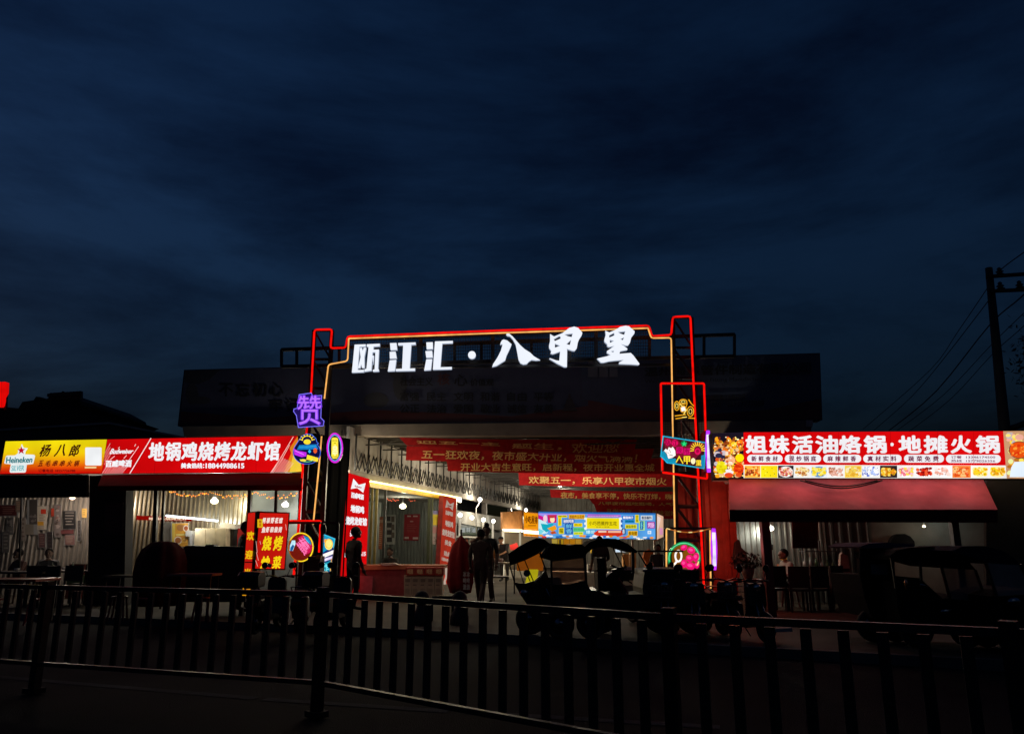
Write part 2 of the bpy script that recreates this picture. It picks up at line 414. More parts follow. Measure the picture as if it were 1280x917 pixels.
while t < 26:                                                       # steel lattice along the top of the left wall
    c = (.02, .019, .018); w = .85; lat.bar(hall(.1, t, ZB), hall(.1, t, ZC - .05), .045, c)
    zt = ZB + .50
    for j in range(3):
        a, b = t + w * j / 3, t + w * (j + 1) / 3
        lat.bar(hall(.1, a, ZB + .02 if j % 2 else zt), hall(.1, b, zt if j % 2 else ZB + .02), .026, c)
        lat.bar(hall(.14, a, zt if j % 2 else ZB + .02), hall(.14, b, ZB + .02 if j % 2 else zt), .026, c)
    t += w; k += 1
lat.build('wall_lattice', M_STEEL, hallr)
for t in (0.15, 9.9, 14.5, 19.5, 24):
    pc = MB(); pc.box(hall(-.1, t, (ZB - .16 + .1) / 2 + .0), (.2, .2, ZB - .26), (.22, .2, .18), -TH); pc.build('wall_post', M_STEEL, hallr)
# dark lean-to space behind the left wall
vd = MB(); vd.corrugated(hall(-3.4, 9.9), hall(-3.4, HLEN), .1, ZC, (.03, .03, .03), .3, .04)
vd.poly([hall(-3.4, 9.95, .1), hall(0, 9.95, .1), hall(0, 9.95, ZC), hall(-3.4, 9.95, ZC)], (.03, .03, .03)); vd.build('rear_partition', M_WALL, hallr)
# fascia under the billboard
FP = Plane(at(230, 540, 20.6), at(1015, 534, 19.6))
fa = MB(); fa.extrude(FP, [(228, 532.5), (800, 527), (1015, 525), (1014, 539), (800, 543.5), (430, 544.5), (230, 545)], (.20, .165, .13), .35); fa.build('fascia', M_WALL, hallr)
eb = MB(); eb.extrude(FP.off(.05), [(1008, 525), (1016, 525), (1016, 533), (1008, 533)], (.5, .45, .4), .3); eb.build('fascia_bracket', M_PAINT, hallr)

# billboard on the roof edge
BP = Plane(at(230, 500, 20.9), at(1025, 500, 19.9))
bb = thing('rooftop_billboard', 'wide unlit dark billboard with faint slogans standing on the hall roof', 'billboard', BP.hit(630, 533))
b = MB(); b.extrude(BP, [(230, 462), (1025, 441), (1029, 531), (1027, 524.6), (800, 526.5), (222, 532.5)][:2] + [(1028, 524.6), (222, 532.3)], (.045, .045, .06), .5); b.build('frame', M_STEEL, bb)
A = Art(BP, .01)
dk = (.056, .06, .105); tx = (.018, .016, .019)
A.P([(231.5, 463), (1024, 442), (1027, 523.5), (224, 531)], dk)
A.P([(225, 531), (226, 514), (330, 522), (470, 512), (640, 520), (735, 507), (735, 525.5)], (.11, .024, .022))
A.P([(735, 525.3), (735, 500), (800, 512), (880, 518), (960, 512), (1026, 498), (1027, 523.5)], (.11, .024, .022))
A.P([(727, 450.5), (1023, 443), (1026, 497), (960, 511), (880, 517), (800, 511), (735, 499), (728, 500)], (.055, .07, .12))
A.P([(231.5, 463), (275, 462), (262, 474), (248, 480), (231, 478)], (.04, .04, .05))
for q in ((240, 492, 8, 14), (250, 500, 14, 5), (500, 480, 9, 20), (492, 466, 5, 6), (470, 500, 16, 10)): A.disc(*q, (.05, .048, .055), 10)
for i, ch in enumerate('不忘初心'): A.text(ch, (274 + i * 21, 479, 291 + i * 21, 495), tx, .5)
for i, ch in enumerate('牢记使命'): A.text(ch, (337 + i * 20, 499, 353 + i * 20, 514), tx, .4)
A.text('社会主义', (500, 471, 541, 482), tx, .3); A.text('核', (547, 466, 562, 481), (.09, .03, .03), .3); A.text('心', (568, 468, 584, 482), tx, .4); A.text('价值观', (588, 473, 617, 482), tx, .3)
for i, w in enumerate(('富强', '民主', '文明', '和谐', '自由', '平等')): A.text(w, (500 + i * 33.5, 490, 524 + i * 33.5, 501), tx, .3)
for i, w in enumerate(('公正', '法治', '爱国', '敬业', '诚信', '友善')): A.text(w, (500 + i * 33.5, 505, 524 + i * 33.5, 516), tx, .3)
for k in range(4): A.P([(712 - 10 + k * 2.6, 497 + (3 - k) * 5.4), (712 + 10 - k * 2.6, 497 + (3 - k) * 5.4), (712 + 6 - k * 1.6, 492 + (3 - k) * 5.4), (712 - 6 + k * 1.6, 492 + (3 - k) * 5.4)], (.045, .03, .032))
A.rect(735, 452, 747, 471, (.14, .15, .18)); A.rect(749, 452, 760, 471, (.14, .15, .18)); A.rect(762, 451, 772, 471, (.14, .15, .18))
A.text('温州海森管件制造有限公司', ((806, 459), (1013, 452), (1014, 466), (806, 470)), tx, .5)
A.text('Wenzhou Haisen Pipe Fitting Manufacturing Co.', ((806, 474), (976, 470), (976, 476), (806, 480)), tx)
A.text('地址：海城街道白水路679号', ((868, 494), (932, 492), (932, 498), (868, 500)), tx, .2)
A.text('13777777770   13717777089', ((856, 503), (955, 500), (955, 507), (856, 510)), tx, .2)
A.build('poster', M_PRINT, bb)

# red corrugated wall right of the gate
RW = front(18.0)
m = MB(); a, b = at(846, 672, 18.0), at(921, 672, 18.0); m.corrugated(a, b, .12, at(880, 590, 18).z, (.30, .045, .03), .42, .03)
rcw = single('corrugated_wall', m, M_PAINT, 'red corrugated sheet wall between the gate and the right restaurant', 'wall')
# dark backing wall left of the hall mouth
m = MB(); a, b = at(376, 672, 18.5), at(431, 672, 19.6); m.corrugated(a, b, .12, 4.2, (.007, .007, .007), .3, .03)
single('corrugated_wall', m, M_MATT, 'black corrugated sheet wall behind the left pillar of the gate', 'wall')

# ------------------------------------------------------------------ the gate
GP = front(17.0)
gate = thing('gate_arch', 'tall black truss gate outlined in red and golden light tubes with white characters', 'gate', GP.hit(625, 740) * 1.0)
gate.location.z = 0; WL[gate.name] = Vector(gate.location)
def pxbars(pl, segs, w, col, mb=None, lift=0):
    m = mb or MB()
    for (a, b, c, d) in segs: m.bar(pl.hit(a, b, lift), pl.hit(c, d, lift), w, col)
    return m
def base_v(u, Y, z=.12): return HORIZON + (EYE - z) * F / Y * 1.0
def pillar(l_top, r_top, l_bot, r_bot, depth, name):
    m = MB(); lines = []
    for (ut, vt, ub, vb) in (l_top + l_bot, r_top + r_bot):
        for lift in (-.03, -depth):
            a, b = GP.hit(ut, vt, lift), GP.hit(ub, vb, lift); b.z = .12; m.bar(a, b, .09, SOOT); lines.append((a, b))
    n = 9
    for k in range(n + 1):
        f = k / n; P = [a.lerp(b, f) for a, b in lines]
        for i, j in ((0, 1), (0, 2), (1, 3), (2, 3)): m.bar(P[i], P[j], .05, SOOT)
        if k < n:
            g = (k + 1) / n; Q = [a.lerp(b, g) for a, b in lines]
            for i, j in ((0, 2), (1, 3)): m.bar(P[i], Q[j], .04, SOOT)
    return m.build(name, M_STEEL, gate)
pillar((393, 413), (415, 413), (374, 745), (399, 745), .75, 'pillar')
pillar((841, 397), (864, 397), (846, 745), (880, 745), .75, 'pillar')
bm = MB()
for lift in (-.06, -.8):
    for (u0, v0, u1, v1) in ((352, 437, 918, 418), (352, 458, 918, 445)): bm.bar(GP.hit(u0, v0, lift - .25), GP.hit(u1, v1, lift - .25), .075, SOOT)
    for u in (352, 371, 424, 470, 523, 568, 602, 664, 712, 760, 812, 880, 918):
        f = (u - 352) / 566; bm.bar(GP.hit(u, 437 - 19 * f, lift - .25), GP.hit(u, 458 - 13 * f, lift - .25), .06, SOOT)
for u in (352, 470, 602, 712, 918):
    f = (u - 352) / 566
    for v in (437 - 19 * f, 458 - 13 * f): bm.bar(GP.hit(u, v, -.31), GP.hit(u, v, -1.05), .05, SOOT)
for (u, v) in ((526, 419), (616, 413.5), (745, 410)): bm.bar(GP.hit(u, v, -.12), GP.hit(u, 455, -.12), .085, SOOT)
bm.bar(GP.hit(436, 424, -.08), GP.hit(812, 411, -.08), .07, SOOT)
bm.bar(GP.hit(416, 459, -.12), GP.hit(842, 456, -.12), .06, SOOT)
bm.build('cross_beam', M_STEEL, gate)
ms = MB(); k = 0
u = 438
while u < 811:
    f = (u - 437) / 375; ms.bar(GP.hit(u, 424 - 13 * f, -.15), GP.hit(u, 456 - 6 * f, -.15), .010, SOOT); u += 3.0
for v in range(426, 456, 4): ms.bar(GP.hit(438, v, -.16), GP.hit(811, v - 10, -.16), .010, SOOT)
ms.build('mesh_screen', M_SCREEN, gate)
nrm = MB(); NR, NG = S(222, 12, 6), S(246, 176, 92)
def neon(pl, pts, r, col, lift=.05, mb=None): m = mb or MB(); m.tube([pl.hit(u, v, lift) for u, v in pts], r, col); return m
def soft(pts, q=3.0):                                              # rounded bends of a light tube
    out = [pts[0]]
    for i in range(1, len(pts) - 1):
        a, b, c = Vector((*pts[i - 1], 0)), Vector((*pts[i], 0)), Vector((*pts[i + 1], 0))
        d1, d2 = (a - b), (c - b); k = min(q, d1.length / 2.2, d2.length / 2.2); p1, p2 = b + d1.normalized() * k, b + d2.normalized() * k
        out += [(p1.x, p1.y), ((p1.x + p2.x + b.x * 2) / 4, (p1.y + p2.y + b.y * 2) / 4), (p2.x, p2.y)]
    return out + [pts[-1]]
ur, ug = .024, .017
neon(GP, soft([(374, 650), (379, 575), (389, 488), (393, 412), (415, 411.5), (413, 435), (432, 434.5), (434.5, 420.5), (620, 413.2), (811, 406.8), (815, 420), (839, 418.5), (841, 396), (863, 395), (867, 482), (880, 735)]), ur, NR, .07).build('red_light_tube', M_RED, gate)
neon(GP, soft([(436, 423), (434.5, 451), (410.5, 455.5), (405.5, 498)]), ug, NG, .08).build('golden_light_tube', M_NEON, gate)
neon(GP, [(436, 423), (620, 416.2), (810, 410)], ug, NG, .08).build('golden_light_tube', M_NEON, gate)
neon(GP, soft([(810, 410), (814, 422.5), (839, 422), (841, 540), (845, 738)]), ug, NG, .09).build('golden_light_tube', M_NEON, gate)
neon(GP, [(402, 545), (399, 580), (391.5, 655)], ug, NG, .08).build('golden_light_tube', M_NEON, gate)
lamp('tube_glow', GP.off(.15).hit(903, 628), 20, (1, .17, .09), gate, .35); lamp('tube_glow', GP.off(.15).hit(903, 690), 20, (1, .17, .09), gate, .35); lamp('tube_glow', GP.off(.7).hit(352, 640), 5, (1, .08, .05), gate, .4)  # extra red fill lights added to brighten the walls beside the tubes
# white characters
LP_ = GP.off(.16)
def zp(ox, oy, sc, pts): return [(ox + a / sc, oy + b / sc) for a, b in pts]
def letter(loops, thick=.09):
    """channel letter: outline(s) filled with holes, given real depth"""
    cu = bpy.data.curves.new('letter', 'CURVE'); cu.dimensions = '2D'; cu.fill_mode = 'BOTH'; cu.extrude = thick / 2
    o0 = LP_.hit(*loops[0][0]); ax = LP_.d if LP_.d.x > 0 else -LP_.d
    for lp in loops:
        sp = cu.splines.new('POLY'); sp.points.add(len(lp) - 1); sp.use_cyclic_u = True
        for p, (u, v) in zip(sp.points, lp):
            q = LP_.hit(u, v) - o0; p.co = (q.dot(ax), q.z, 0, 1)
    ob = bpy.data.objects.new('letter', cu); COL.objects.link(ob)
    me = bpy.data.meshes.new_from_object(ob.evaluated_get(bpy.context.evaluated_depsgraph_get()))
    vs = [o0 + ax * v.co.x + Vector((0, 0, v.co.y)) + LP_.n * v.co.z for v in me.vertices]; fs = [tuple(p.vertices) for p in me.polygons]
    ns = [p.normal.z for p in me.polygons]
    bpy.data.objects.remove(ob); bpy.data.curves.remove(cu); bpy.data.meshes.remove(me)
    m = MB()
    for f, z in zip(fs, ns): m.add([vs[i] for i in f], [list(range(len(f)))], S(240, 245, 255) if abs(z) > .5 else S(150, 160, 180))
    return m
z1 = lambda p: zp(430, 400, 8.533, p); z2 = lambda p: zp(600, 395, 11.464, p); z3 = lambda p: zp(670, 395, 9.143, p)
letters = {
 'ou': [z1(p) for p in ([(117, 266), (235, 262), (232, 286), (168, 290), (150, 536), (217, 533), (214, 558), (88, 563)],
   [(170, 302), (195, 300), (203, 335), (214, 300), (240, 298), (221, 395), (222, 513), (198, 515), (188, 474), (176, 515), (153, 515), (181, 400)],
   [(247, 262), (385, 256), (383, 282), (318, 287), (316, 320), (376, 318), (366, 526), (374, 528), (374, 550), (312, 553), (312, 532), (330, 528), (338, 345), (308, 347), (296, 520), (297, 541), (222, 552), (223, 528), (243, 522), (266, 290), (247, 288)],
   [(304, 385), (322, 382), (316, 470), (300, 474)])],
 'jiang': [z1(p) for p in ([(493, 250), (562, 248), (570, 322), (500, 325)], [(490, 343), (552, 340), (565, 412), (492, 415)], [(490, 432), (560, 428), (545, 546), (470, 550)],
   [(580, 249), (766, 242), (766, 265), (720, 268), (703, 520), (760, 518), (758, 543), (556, 547), (556, 525), (622, 522), (634, 271), (582, 273)])],
 'hui': [z1(p) for p in ([(880, 242), (948, 240), (950, 312), (884, 315)], [(870, 335), (942, 332), (948, 402), (880, 405)], [(880, 422), (943, 420), (928, 535), (857, 540)],
   [(972, 232), (1162, 226), (1160, 250), (1050, 254), (1030, 506), (1152, 503), (1150, 527), (950, 532)])],
 'dot': [[(590 + 4.8 * math.cos(R(15 * k)), 444 + 4.8 * math.sin(R(15 * k))) for k in range(24)]],
 'ba': [z2(p) for p in ([(340, 340), (390, 355), (452, 408), (440, 445), (405, 520), (380, 570), (360, 640), (320, 665), (240, 715), (175, 733), (190, 690), (250, 600), (300, 500), (325, 410), (308, 408), (290, 416), (300, 378), (318, 350)],
   [(385, 258), (420, 258), (470, 300), (530, 370), (580, 425), (640, 480), (720, 530), (770, 580), (862, 635), (800, 640), (740, 632), (700, 655), (670, 690), (620, 697), (580, 680), (552, 630), (540, 560), (525, 480), (510, 410), (470, 340), (430, 295), (388, 287), (375, 270)])],
 'jia': [z3(p) for p in ([(160, 210), (205, 238), (300, 200), (380, 140), (435, 125), (480, 140), (528, 195), (520, 225), (490, 270), (475, 310), (465, 370), (440, 402), (415, 400), (350, 378), (355, 400), (352, 585), (320, 585), (240, 545), (150, 490), (160, 485), (230, 510), (265, 515), (275, 408), (230, 425), (190, 438), (165, 430), (175, 405), (150, 370), (148, 340), (160, 290)],
   [(200, 270), (265, 232), (280, 240), (280, 262), (215, 290)], [(322, 215), (418, 203), (405, 245), (360, 235)], [(215, 318), (275, 345), (215, 365)], [(345, 325), (400, 275), (385, 335)])],
 'li': [z3(p) for p in ([(790, 172), (835, 192), (900, 165), (960, 128), (1020, 115), (1060, 122), (1125, 180), (1120, 205), (1085, 250), (1070, 310), (1050, 340), (1020, 340), (962, 322), (1000, 345), (1040, 375), (1040, 390), (960, 405), (950, 435), (1080, 425), (1110, 455), (1180, 550), (1170, 562), (1090, 555), (950, 550), (945, 535), (1000, 505), (900, 512), (830, 520), (770, 535), (740, 535), (697, 490), (720, 483), (800, 465), (850, 450), (810, 425), (808, 405), (850, 375), (895, 345), (830, 358), (810, 345), (815, 330), (780, 295), (780, 270), (795, 220)],
   [(832, 225), (890, 195), (895, 225), (835, 250)], [(932, 188), (1018, 178), (1005, 220), (960, 205)], [(840, 275), (890, 290), (842, 310)], [(960, 270), (1005, 245), (990, 280)], [(850, 408), (888, 400), (880, 420)])],
}
for k, lp in letters.items(): letter(lp).build('white_character', M_LETTER, gate)
# light frame round the right pillar
fr = MB(); FPZ = GP.off(.35); F2 = GP.off(-.55)
neon(FPZ, soft([(828, 588), (826, 479), (880, 479), (884, 598), (828, 590)], 1.5), ur, NR, 0).build('red_light_frame', M_RED, gate)
fb = MB()
for (a, b) in ((826, 479), (880, 479), (884, 598), (828, 590)):
    fb.bar(FPZ.hit(a, b, -.05), FPZ.hit(a, b, -.8), .05, SOOT)
for pl in (FPZ.off(-.06), FPZ.off(-.8)):
    for q in ((826, 479, 880, 479), (880, 479, 884, 598), (884, 598, 828, 590), (828, 590, 826, 479)): fb.bar(pl.hit(q[0], q[1]), pl.hit(q[2], q[3]), .05, SOOT)
for v in range(512, 592, 3): fb.bar(FPZ.hit(829, v, -.75), FPZ.hit(881, v, -.75), .008, SOOT)
for u in range(829, 882, 3): fb.bar(FPZ.hit(u, 512, -.75), FPZ.hit(u, 590, -.75), .008, SOOT)
fb.build('mesh_frame', M_STEEL, gate)
# low frames of the pillars
neon(GP, soft([(360, 651), (401, 651), (399, 690)], 1.5), .027, NR, .2).build('red_light_tube', M_RED, gate)
neon(GP, [(374, 650), (367, 720)], .028, NR, .12).build('red_light_tube', M_RED, gate)
neon(GP, [(833, 661), (833, 708)], .017, NG, .3).build('golden_light_tube', M_NEON, gate)
neon(GP, [(887.5, 662), (888.5, 735)], .017, NG, .3).build('golden_light_tube', M_NEON, gate)
pl_ = GP.off(.26); pxbars(pl_, [(831, 660, 890, 660), (831, 660, 831, 757), (890, 660, 890, 757)], .05, SOOT).build('low_frame', M_STEEL, gate)
pxbars(pl_, [(403, 652, 423, 654), (423, 654, 418, 757), (403, 652, 400, 757), (360, 653, 401, 653)], .05, SOOT).build('low_frame', M_STEEL, gate)
gl = MB(); g = random.Random(3)
for k in range(12): gl.tube([pl_.hit(833 + 4.6 * k, 660 + 5 * math.sin(math.pi * k / 12), .03), pl_.hit(833 + 4.6 * (k + 1), 660 + 5 * math.sin(math.pi * (k + 1) / 12), .03)], .012, S(150, 80, 30) if k % 3 else S(220, 190, 120), 5)
gl.build('garland', M_NEON, gate)

# ---------------- neon emblem signs hung on the gate: each a board with its tubes
def emblem(name, label, cat, pl, outline, board_col, draw, depth=.06, group='neon emblem signs on the gate', mat=None):
    r = thing(name, label, cat, pl.hit(*outline[0]), 0, group)
    b = MB(); b.extrude(pl, outline, board_col, depth); b.build('board', M_PLASTIC, r)
    A = Art(pl, .006, .0015); draw(A); A.build('tubes', mat or M_NEONART, r)
    return r
NB, NP, NC, NY, NM, NW, NGN = S(70, 60, 235), S(170, 60, 245), S(20, 165, 200), S(255, 220, 50), S(235, 25, 130), S(255, 245, 240), S(30, 200, 110)
E17 = GP.off(.22)
zan = [(374, 493), (389, 491), (391, 495), (402, 494), (401, 522), (405, 526), (404, 532), (373, 534), (370.5, 519), (367, 514), (367.5, 511), (371.5, 510)]
def d_zan(A):
    A.P(zan, S(32, 18, 90)); A.line(zan, 1.0, S(120, 110, 250), True)
    A.text('赞', (371.5, 494, 402, 531), S(112, 50, 225), .9); A.text('赞', (372, 494.5, 401.5, 530.5), S(185, 110, 255), .05)
emblem('character_sign', 'purple glowing single character sign with blue outline high on the left pillar', 'neon sign', E17, zan, (.03, .02, .06), d_zan)
def ell_pts(u, v, a, b, n=26): return [(u + a * math.cos(2 * math.pi * k / n), v + b * math.sin(2 * math.pi * k / n)) for k in range(n)]
pot = ell_pts(383.5, 565, 17, 15); pot = [(u, min(v, 579.5)) for u, v in pot]; pot[16:23] = [(373, 551), (377, 545), (383, 542), (390, 543), (395, 548), (396, 552), (398, 554)]
def d_pot(A):
    A.P([(u * .96 + 383.5 * .04, v * .96 + 563 * .04) for u, v in pot], S(12, 14, 60)); A.line(pot, .8, S(70, 110, 230), True)
    A.P([(374, 556), (395, 555), (398, 561), (371, 562)], S(20, 120, 190)); A.line([(374, 558.5), (395, 557.5)], .5, S(60, 190, 240))
    A.ell(384, 550, 6, 5.5, .9, NY, 180, 360); A.disc(384, 552, 4.5, 3.2, NY)
    for k in range(7):
        a = R(195 + 25 * k); A.line([(384 + 7 * math.cos(a), 551 + 6 * math.sin(a)), (384 + 9.5 * math.cos(a), 551 + 8.2 * math.sin(a))], 1.0, NY)
    A.P([(367, 560), (372, 563), (383, 565), (383, 570), (377, 571), (368, 568)], S(190, 40, 230)); A.line([(369, 563), (380, 568)], .5, S(250, 170, 255))
    A.P([(384, 568), (398, 572), (397, 577), (383, 574)], NY); A.disc(394, 563, 2.4, 3.4, S(235, 90, 40), 10); A.P([(387, 561), (389, 564), (387, 566.5), (385, 564)], S(40, 180, 240))
    A.ell(383.5, 572, 9, 5, .7, S(120, 230, 160), 20, 160); A.disc(379, 575, 4, 1.6, S(235, 215, 70))
emblem('hotpot_sign', 'round blue neon pot emblem with yellow crown below the purple sign', 'neon sign', E17, pot, (.01, .012, .03), d_pot)
ov = ell_pts(418.5, 559.5, 10.2, 19)
def d_ov(A):
    A.P(ell_pts(418.5, 559.5, 9.6, 18.2), S(16, 8, 40)); A.line(ell_pts(418.5, 559.5, 9.4, 18), 1.7, S(225, 30, 225), True); A.line(ell_pts(418.5, 559.5, 7.9, 16), .9, S(120, 175, 255), True)
    A.P([(414.5, 548), (416, 546.5), (421, 546.5), (422.5, 548), (423, 570), (421, 573), (416, 573), (414.2, 570)], S(250, 226, 60))
    A.line([(416, 550.5), (421, 550.5)], .6, S(90, 70, 10)); A.line([(417.5, 553.5), (419.5, 553.5)], .6, S(120, 90, 10)); A.text('串', (416, 556, 421.5, 569), S(255, 250, 190), .3); A.line([(415, 570.5), (422, 570.5)], .6, S(110, 90, 20))
emblem('lantern_sign', 'oval magenta neon ring with yellow lantern facing the hall mouth', 'neon sign', GP.off(.3), ov, (.02, .01, .04), d_ov)
ring = ell_pts(376, 683.5, 16, 18.5)
def d_ring(A):
    A.P(ell_pts(376, 683.5, 15, 17.5), S(110, 22, 12)); A.ell(376, 683.5, 15.2, 17.6, 1.5, S(255, 215, 40), -150, 100, 44); A.ell(376, 683.5, 15.2, 17.6, .8, S(190, 110, 20), 100, 210, 30)
    A.P([(372, 672), (379, 668), (391, 682), (388, 690), (382, 693)], S(200, 20, 80))
    A.text('夜市', ((373, 674), (378.5, 671), (388, 683.5), (383, 687.5)), S(255, 120, 180), .4); A.text('美食', ((369.5, 679), (373.5, 676), (384.5, 689), (381, 694)), S(255, 110, 170), .4)
    A.P([(362.5, 681), (365, 675), (369, 675), (369.5, 679), (366, 688), (362, 688)], S(190, 230, 245)); A.P([(363, 684), (366, 680), (368, 682), (365.5, 688), (362.5, 688)], S(20, 90, 150))
    A.P([(379, 669), (385, 671), (389, 678), (388.5, 681), (383, 676)], S(20, 130, 190)); A.line([(381, 672), (386, 678)], .6, S(90, 210, 240))
emblem('round_food_sign', 'round yellow ringed neon sign with slanted pink lettering beside the red lightbox', 'neon sign', GP.off(.25), ring, (.05, .012, .01), d_ring)
blu = [(405.5, 667), (419, 672.5), (413, 714), (398.5, 719)]
def d_blu(A):
    A.P(blu, S(20, 40, 110)); A.P([(405.5, 668), (418.2, 673), (417, 682), (403.8, 690)], S(22, 150, 190)); A.line([(405.5, 668), (418.4, 673.2), (416.6, 684)], 1.1, S(60, 200, 230))
    A.disc(411, 680, 5.2, 7, S(255, 236, 130), 14); A.ell(411, 679, 4.5, 5.5, 1.0, S(255, 190, 40)); A.P([(405.8, 673), (409, 674), (407, 678), (405, 677)], S(255, 170, 50))
    A.P([(404, 692), (416.8, 687), (416.3, 692), (403.4, 697.5)], NW); A.P([(401, 699), (415.6, 694.5), (415, 698), (400.5, 703)], S(225, 215, 250))
    A.P([(402, 704), (414, 700), (412.5, 713), (401.5, 716)], S(22, 140, 170)); A.text('炸', (403.5, 704, 411, 714), S(120, 230, 240), .2); A.line([(400.5, 702), (399, 718), (403, 717)], 1.0, S(255, 160, 40)); A.line([(414.3, 698), (412.8, 713)], .9, S(255, 190, 60))
emblem('slanted_food_sign', 'slanted blue neon panel with yellow shape and white bars beside red vertical lightbox', 'neon sign', GP.off(.2), blu, (.02, .03, .07), d_blu)
chr_ = [(843, 501), (850, 499), (862, 498.5), (867, 505), (868, 523), (844, 525)]
def d_chr(A):
    c1, c2 = S(235, 165, 30), S(255, 225, 110)
    for (u, v, a, b) in ((846, 507, 3, 5.5), (854, 502, 4.5, 3), (863, 514, 4, 6), (854, 511, 3.5, 4)): A.ell(u, v, a, b, 1.1, c1); A.ell(u, v, a * .5, b * .5, .7, c2)
    A.line([(861, 499.5), (864, 504), (867, 507)], 1.2, c1); A.line([(844, 519.5), (857, 518)], 1.1, c1); A.line([(845, 523), (852, 522)], 1.2, c1); A.line([(853, 521.5), (858, 521)], 1.2, c2)
    A.line([(850, 505), (858, 512), (855, 517)], 1.3, c2); A.line([(859, 504), (857, 510)], 1.0, c1); A.line([(861, 522), (868, 522.5)], 1.1, c1); A.P([(851, 509), (856, 508), (857, 513), (852, 514)], NW)
emblem('character_sign', 'small golden neon character cluster inside the red framed right pillar', 'neon sign', GP.off(.12), chr_, (.02, .015, .008), d_chr)
cy = [(829, 545), (882, 553), (880, 585), (866, 583), (834, 578), (826, 570)]
def d_cy(A):
    A.P(cy, S(60, 20, 24)); A.P([(830, 546.5), (847, 549), (852, 556), (860, 556.5), (866, 552), (880.5, 554), (880, 562), (868, 574), (845, 571), (842, 562), (831, 560)], S(120, 20, 40))
    A.P([(826.5, 565), (830, 563), (836, 572), (845, 573), (845, 580), (834, 577.5), (826.5, 570)], S(20, 140, 175))
    A.line(cy, 1.4, S(30, 165, 200), True); A.P([(876.5, 569), (880.5, 568), (879.5, 584), (876, 583)], S(20, 130, 165))
    for i, (u, v) in enumerate(((834.5, 552.5), (843.5, 553.5))): A.disc(u, v, 4.4, 4.4, S(225, 16, 96), 8); A.text('瓯江'[i], (u - 3.4, v - 3.6, u + 3.4, v + 3.6), S(150, 8, 60), .2)
    for i, (u, v) in enumerate(((849.5, 562.5), (858.5, 564))): A.rect(u - 4, v - 4, u + 4, v + 4, S(220, 12, 110)); A.text('夜市'[i], (u - 3.4, v - 3.6, u + 3.4, v + 3.6), S(150, 6, 70), .2)
    A.disc(872, 564, 3.8, 4.3, S(225, 18, 90), 10); A.disc(872, 563.5, 2, 2.4, S(160, 8, 60), 8)
    for k in range(11):
        a = R(172 + 19.5 * k); A.line([(872 + 5.2 * math.cos(a), 562 + 5.6 * math.sin(a)), (872 + 8.8 * math.cos(a), 562 + 9.6 * math.sin(a))], 1.2, S(255, 210, 40))
    A.disc(855, 554, 4, 3.8, S(18, 110, 60), 10); A.text('★', (852, 551, 858.4, 557.3), S(40, 220, 120), .2)
    pw = [(830, 563), (832, 560.5), (834.5, 562), (836, 558.5), (839, 560), (841, 558), (844, 563), (844.5, 569), (840, 572), (835.5, 573), (833.5, 567)]
    A.P(pw, NW); A.line([(837, 562), (838, 565)], .6, S(60, 60, 70)); A.line([(833, 565), (836, 566)], .5, S(90, 90, 100)); A.line([(837, 568), (841, 569)], .6, S(90, 90, 100))
    A.line([(849, 570.5), (845.5, 577)], 1.4, NY); A.line([(849, 570.5), (853.5, 578.5)], 1.4, NY); A.text('甲', (855, 570, 862.5, 579.5), NY, .35); A.disc(866.5, 576, 3, 4, S(255, 240, 190), 8); A.text('里', (870, 575, 876.5, 581.5), NY, .3)
emblem('cyan_market_sign', 'cyan framed neon sign with pink, green and yellow figures on right pillar', 'neon sign', FPZ.off(.2), cy, (.03, .02, .03), d_cy)
gr = ell_pts(855, 696, 20.5, 19)
def d_gr(A):
    A.P(ell_pts(855, 696, 15.5, 17), S(120, 70, 10)); A.ell(855, 697, 18.8, 18.5, 3.6, S(16, 140, 78), 150, 380, 44); A.ell(855, 697, 18.8, 18.5, .8, S(120, 240, 170), 168, 365, 40)
    for (u, v, a, b, r) in ((855, 684, 4.5, 3.6, -.4), (864, 687.5, 5.2, 4.4, .3), (870, 696, 4, 6, .2), (862, 697.5, 5, 4.6, .2), (855, 704, 4, 5.5, 0), (863, 707, 6, 5, .2), (871, 706, 3.2, 4.4, 0)):
        A.disc(u, v, a, b, S(232, 14, 108), 10, r); A.disc(u - .6, v - .8, a * .55, b * .4, S(255, 70, 150), 8, r)
    A.ell(848, 694.5, 3.8, 6.6, 2.3, NW, 0, 360, 20); A.line([(846, 701), (842, 706.5)], 2.6, NW); A.line([(841, 704), (846.5, 709)], 1.6, S(255, 235, 190))
    A.disc(843.5, 713, 2.6, 2, S(40, 220, 100), 8); A.ell(855, 697, 18.8, 18.5, 1.4, S(255, 225, 130), 15, 28, 4); A.ell(855, 697, 18.8, 18.5, 2, S(25, 165, 95), 145, 164, 6)
emblem('watermelon_sign', 'round green ringed neon sign with pink flesh and white loop low on right pillar', 'neon sign', GP.off(.45), gr, (.03, .02, .01), d_gr)
def edge_sign(label, u, v0, v1, w, pl):
    r = thing('edge_on_sign', label, 'neon sign', pl.hit(u, v1), 0, 'neon signs seen edge on')
    b = MB(); b.extrude(pl.off(-.02), [(u - w, v0), (u + w, v0), (u + w + 1, v1), (u - w + 1, v1)], (.02, .01, .04), .5); b.build('board', M_PLASTIC, r)
    m = MB(); m.tube([pl.hit(u + (i / 12) * 1.0, v0 + (v1 - v0) * i / 12, .03) for i in range(13)], [.04 + .03 * math.sin(math.pi * i / 12) for i in range(13)], S(190, 50, 250)); m.build('rim_tube', M_NEON, r)
    m = MB(); m.tube([pl.hit(u + .15 + (i / 12) * 1.0, v0 + 5 + (v1 - v0 - 10) * i / 12, .07) for i in range(13)], .038, S(235, 225, 255)); m.build('inner_tube', M_NEON, r)
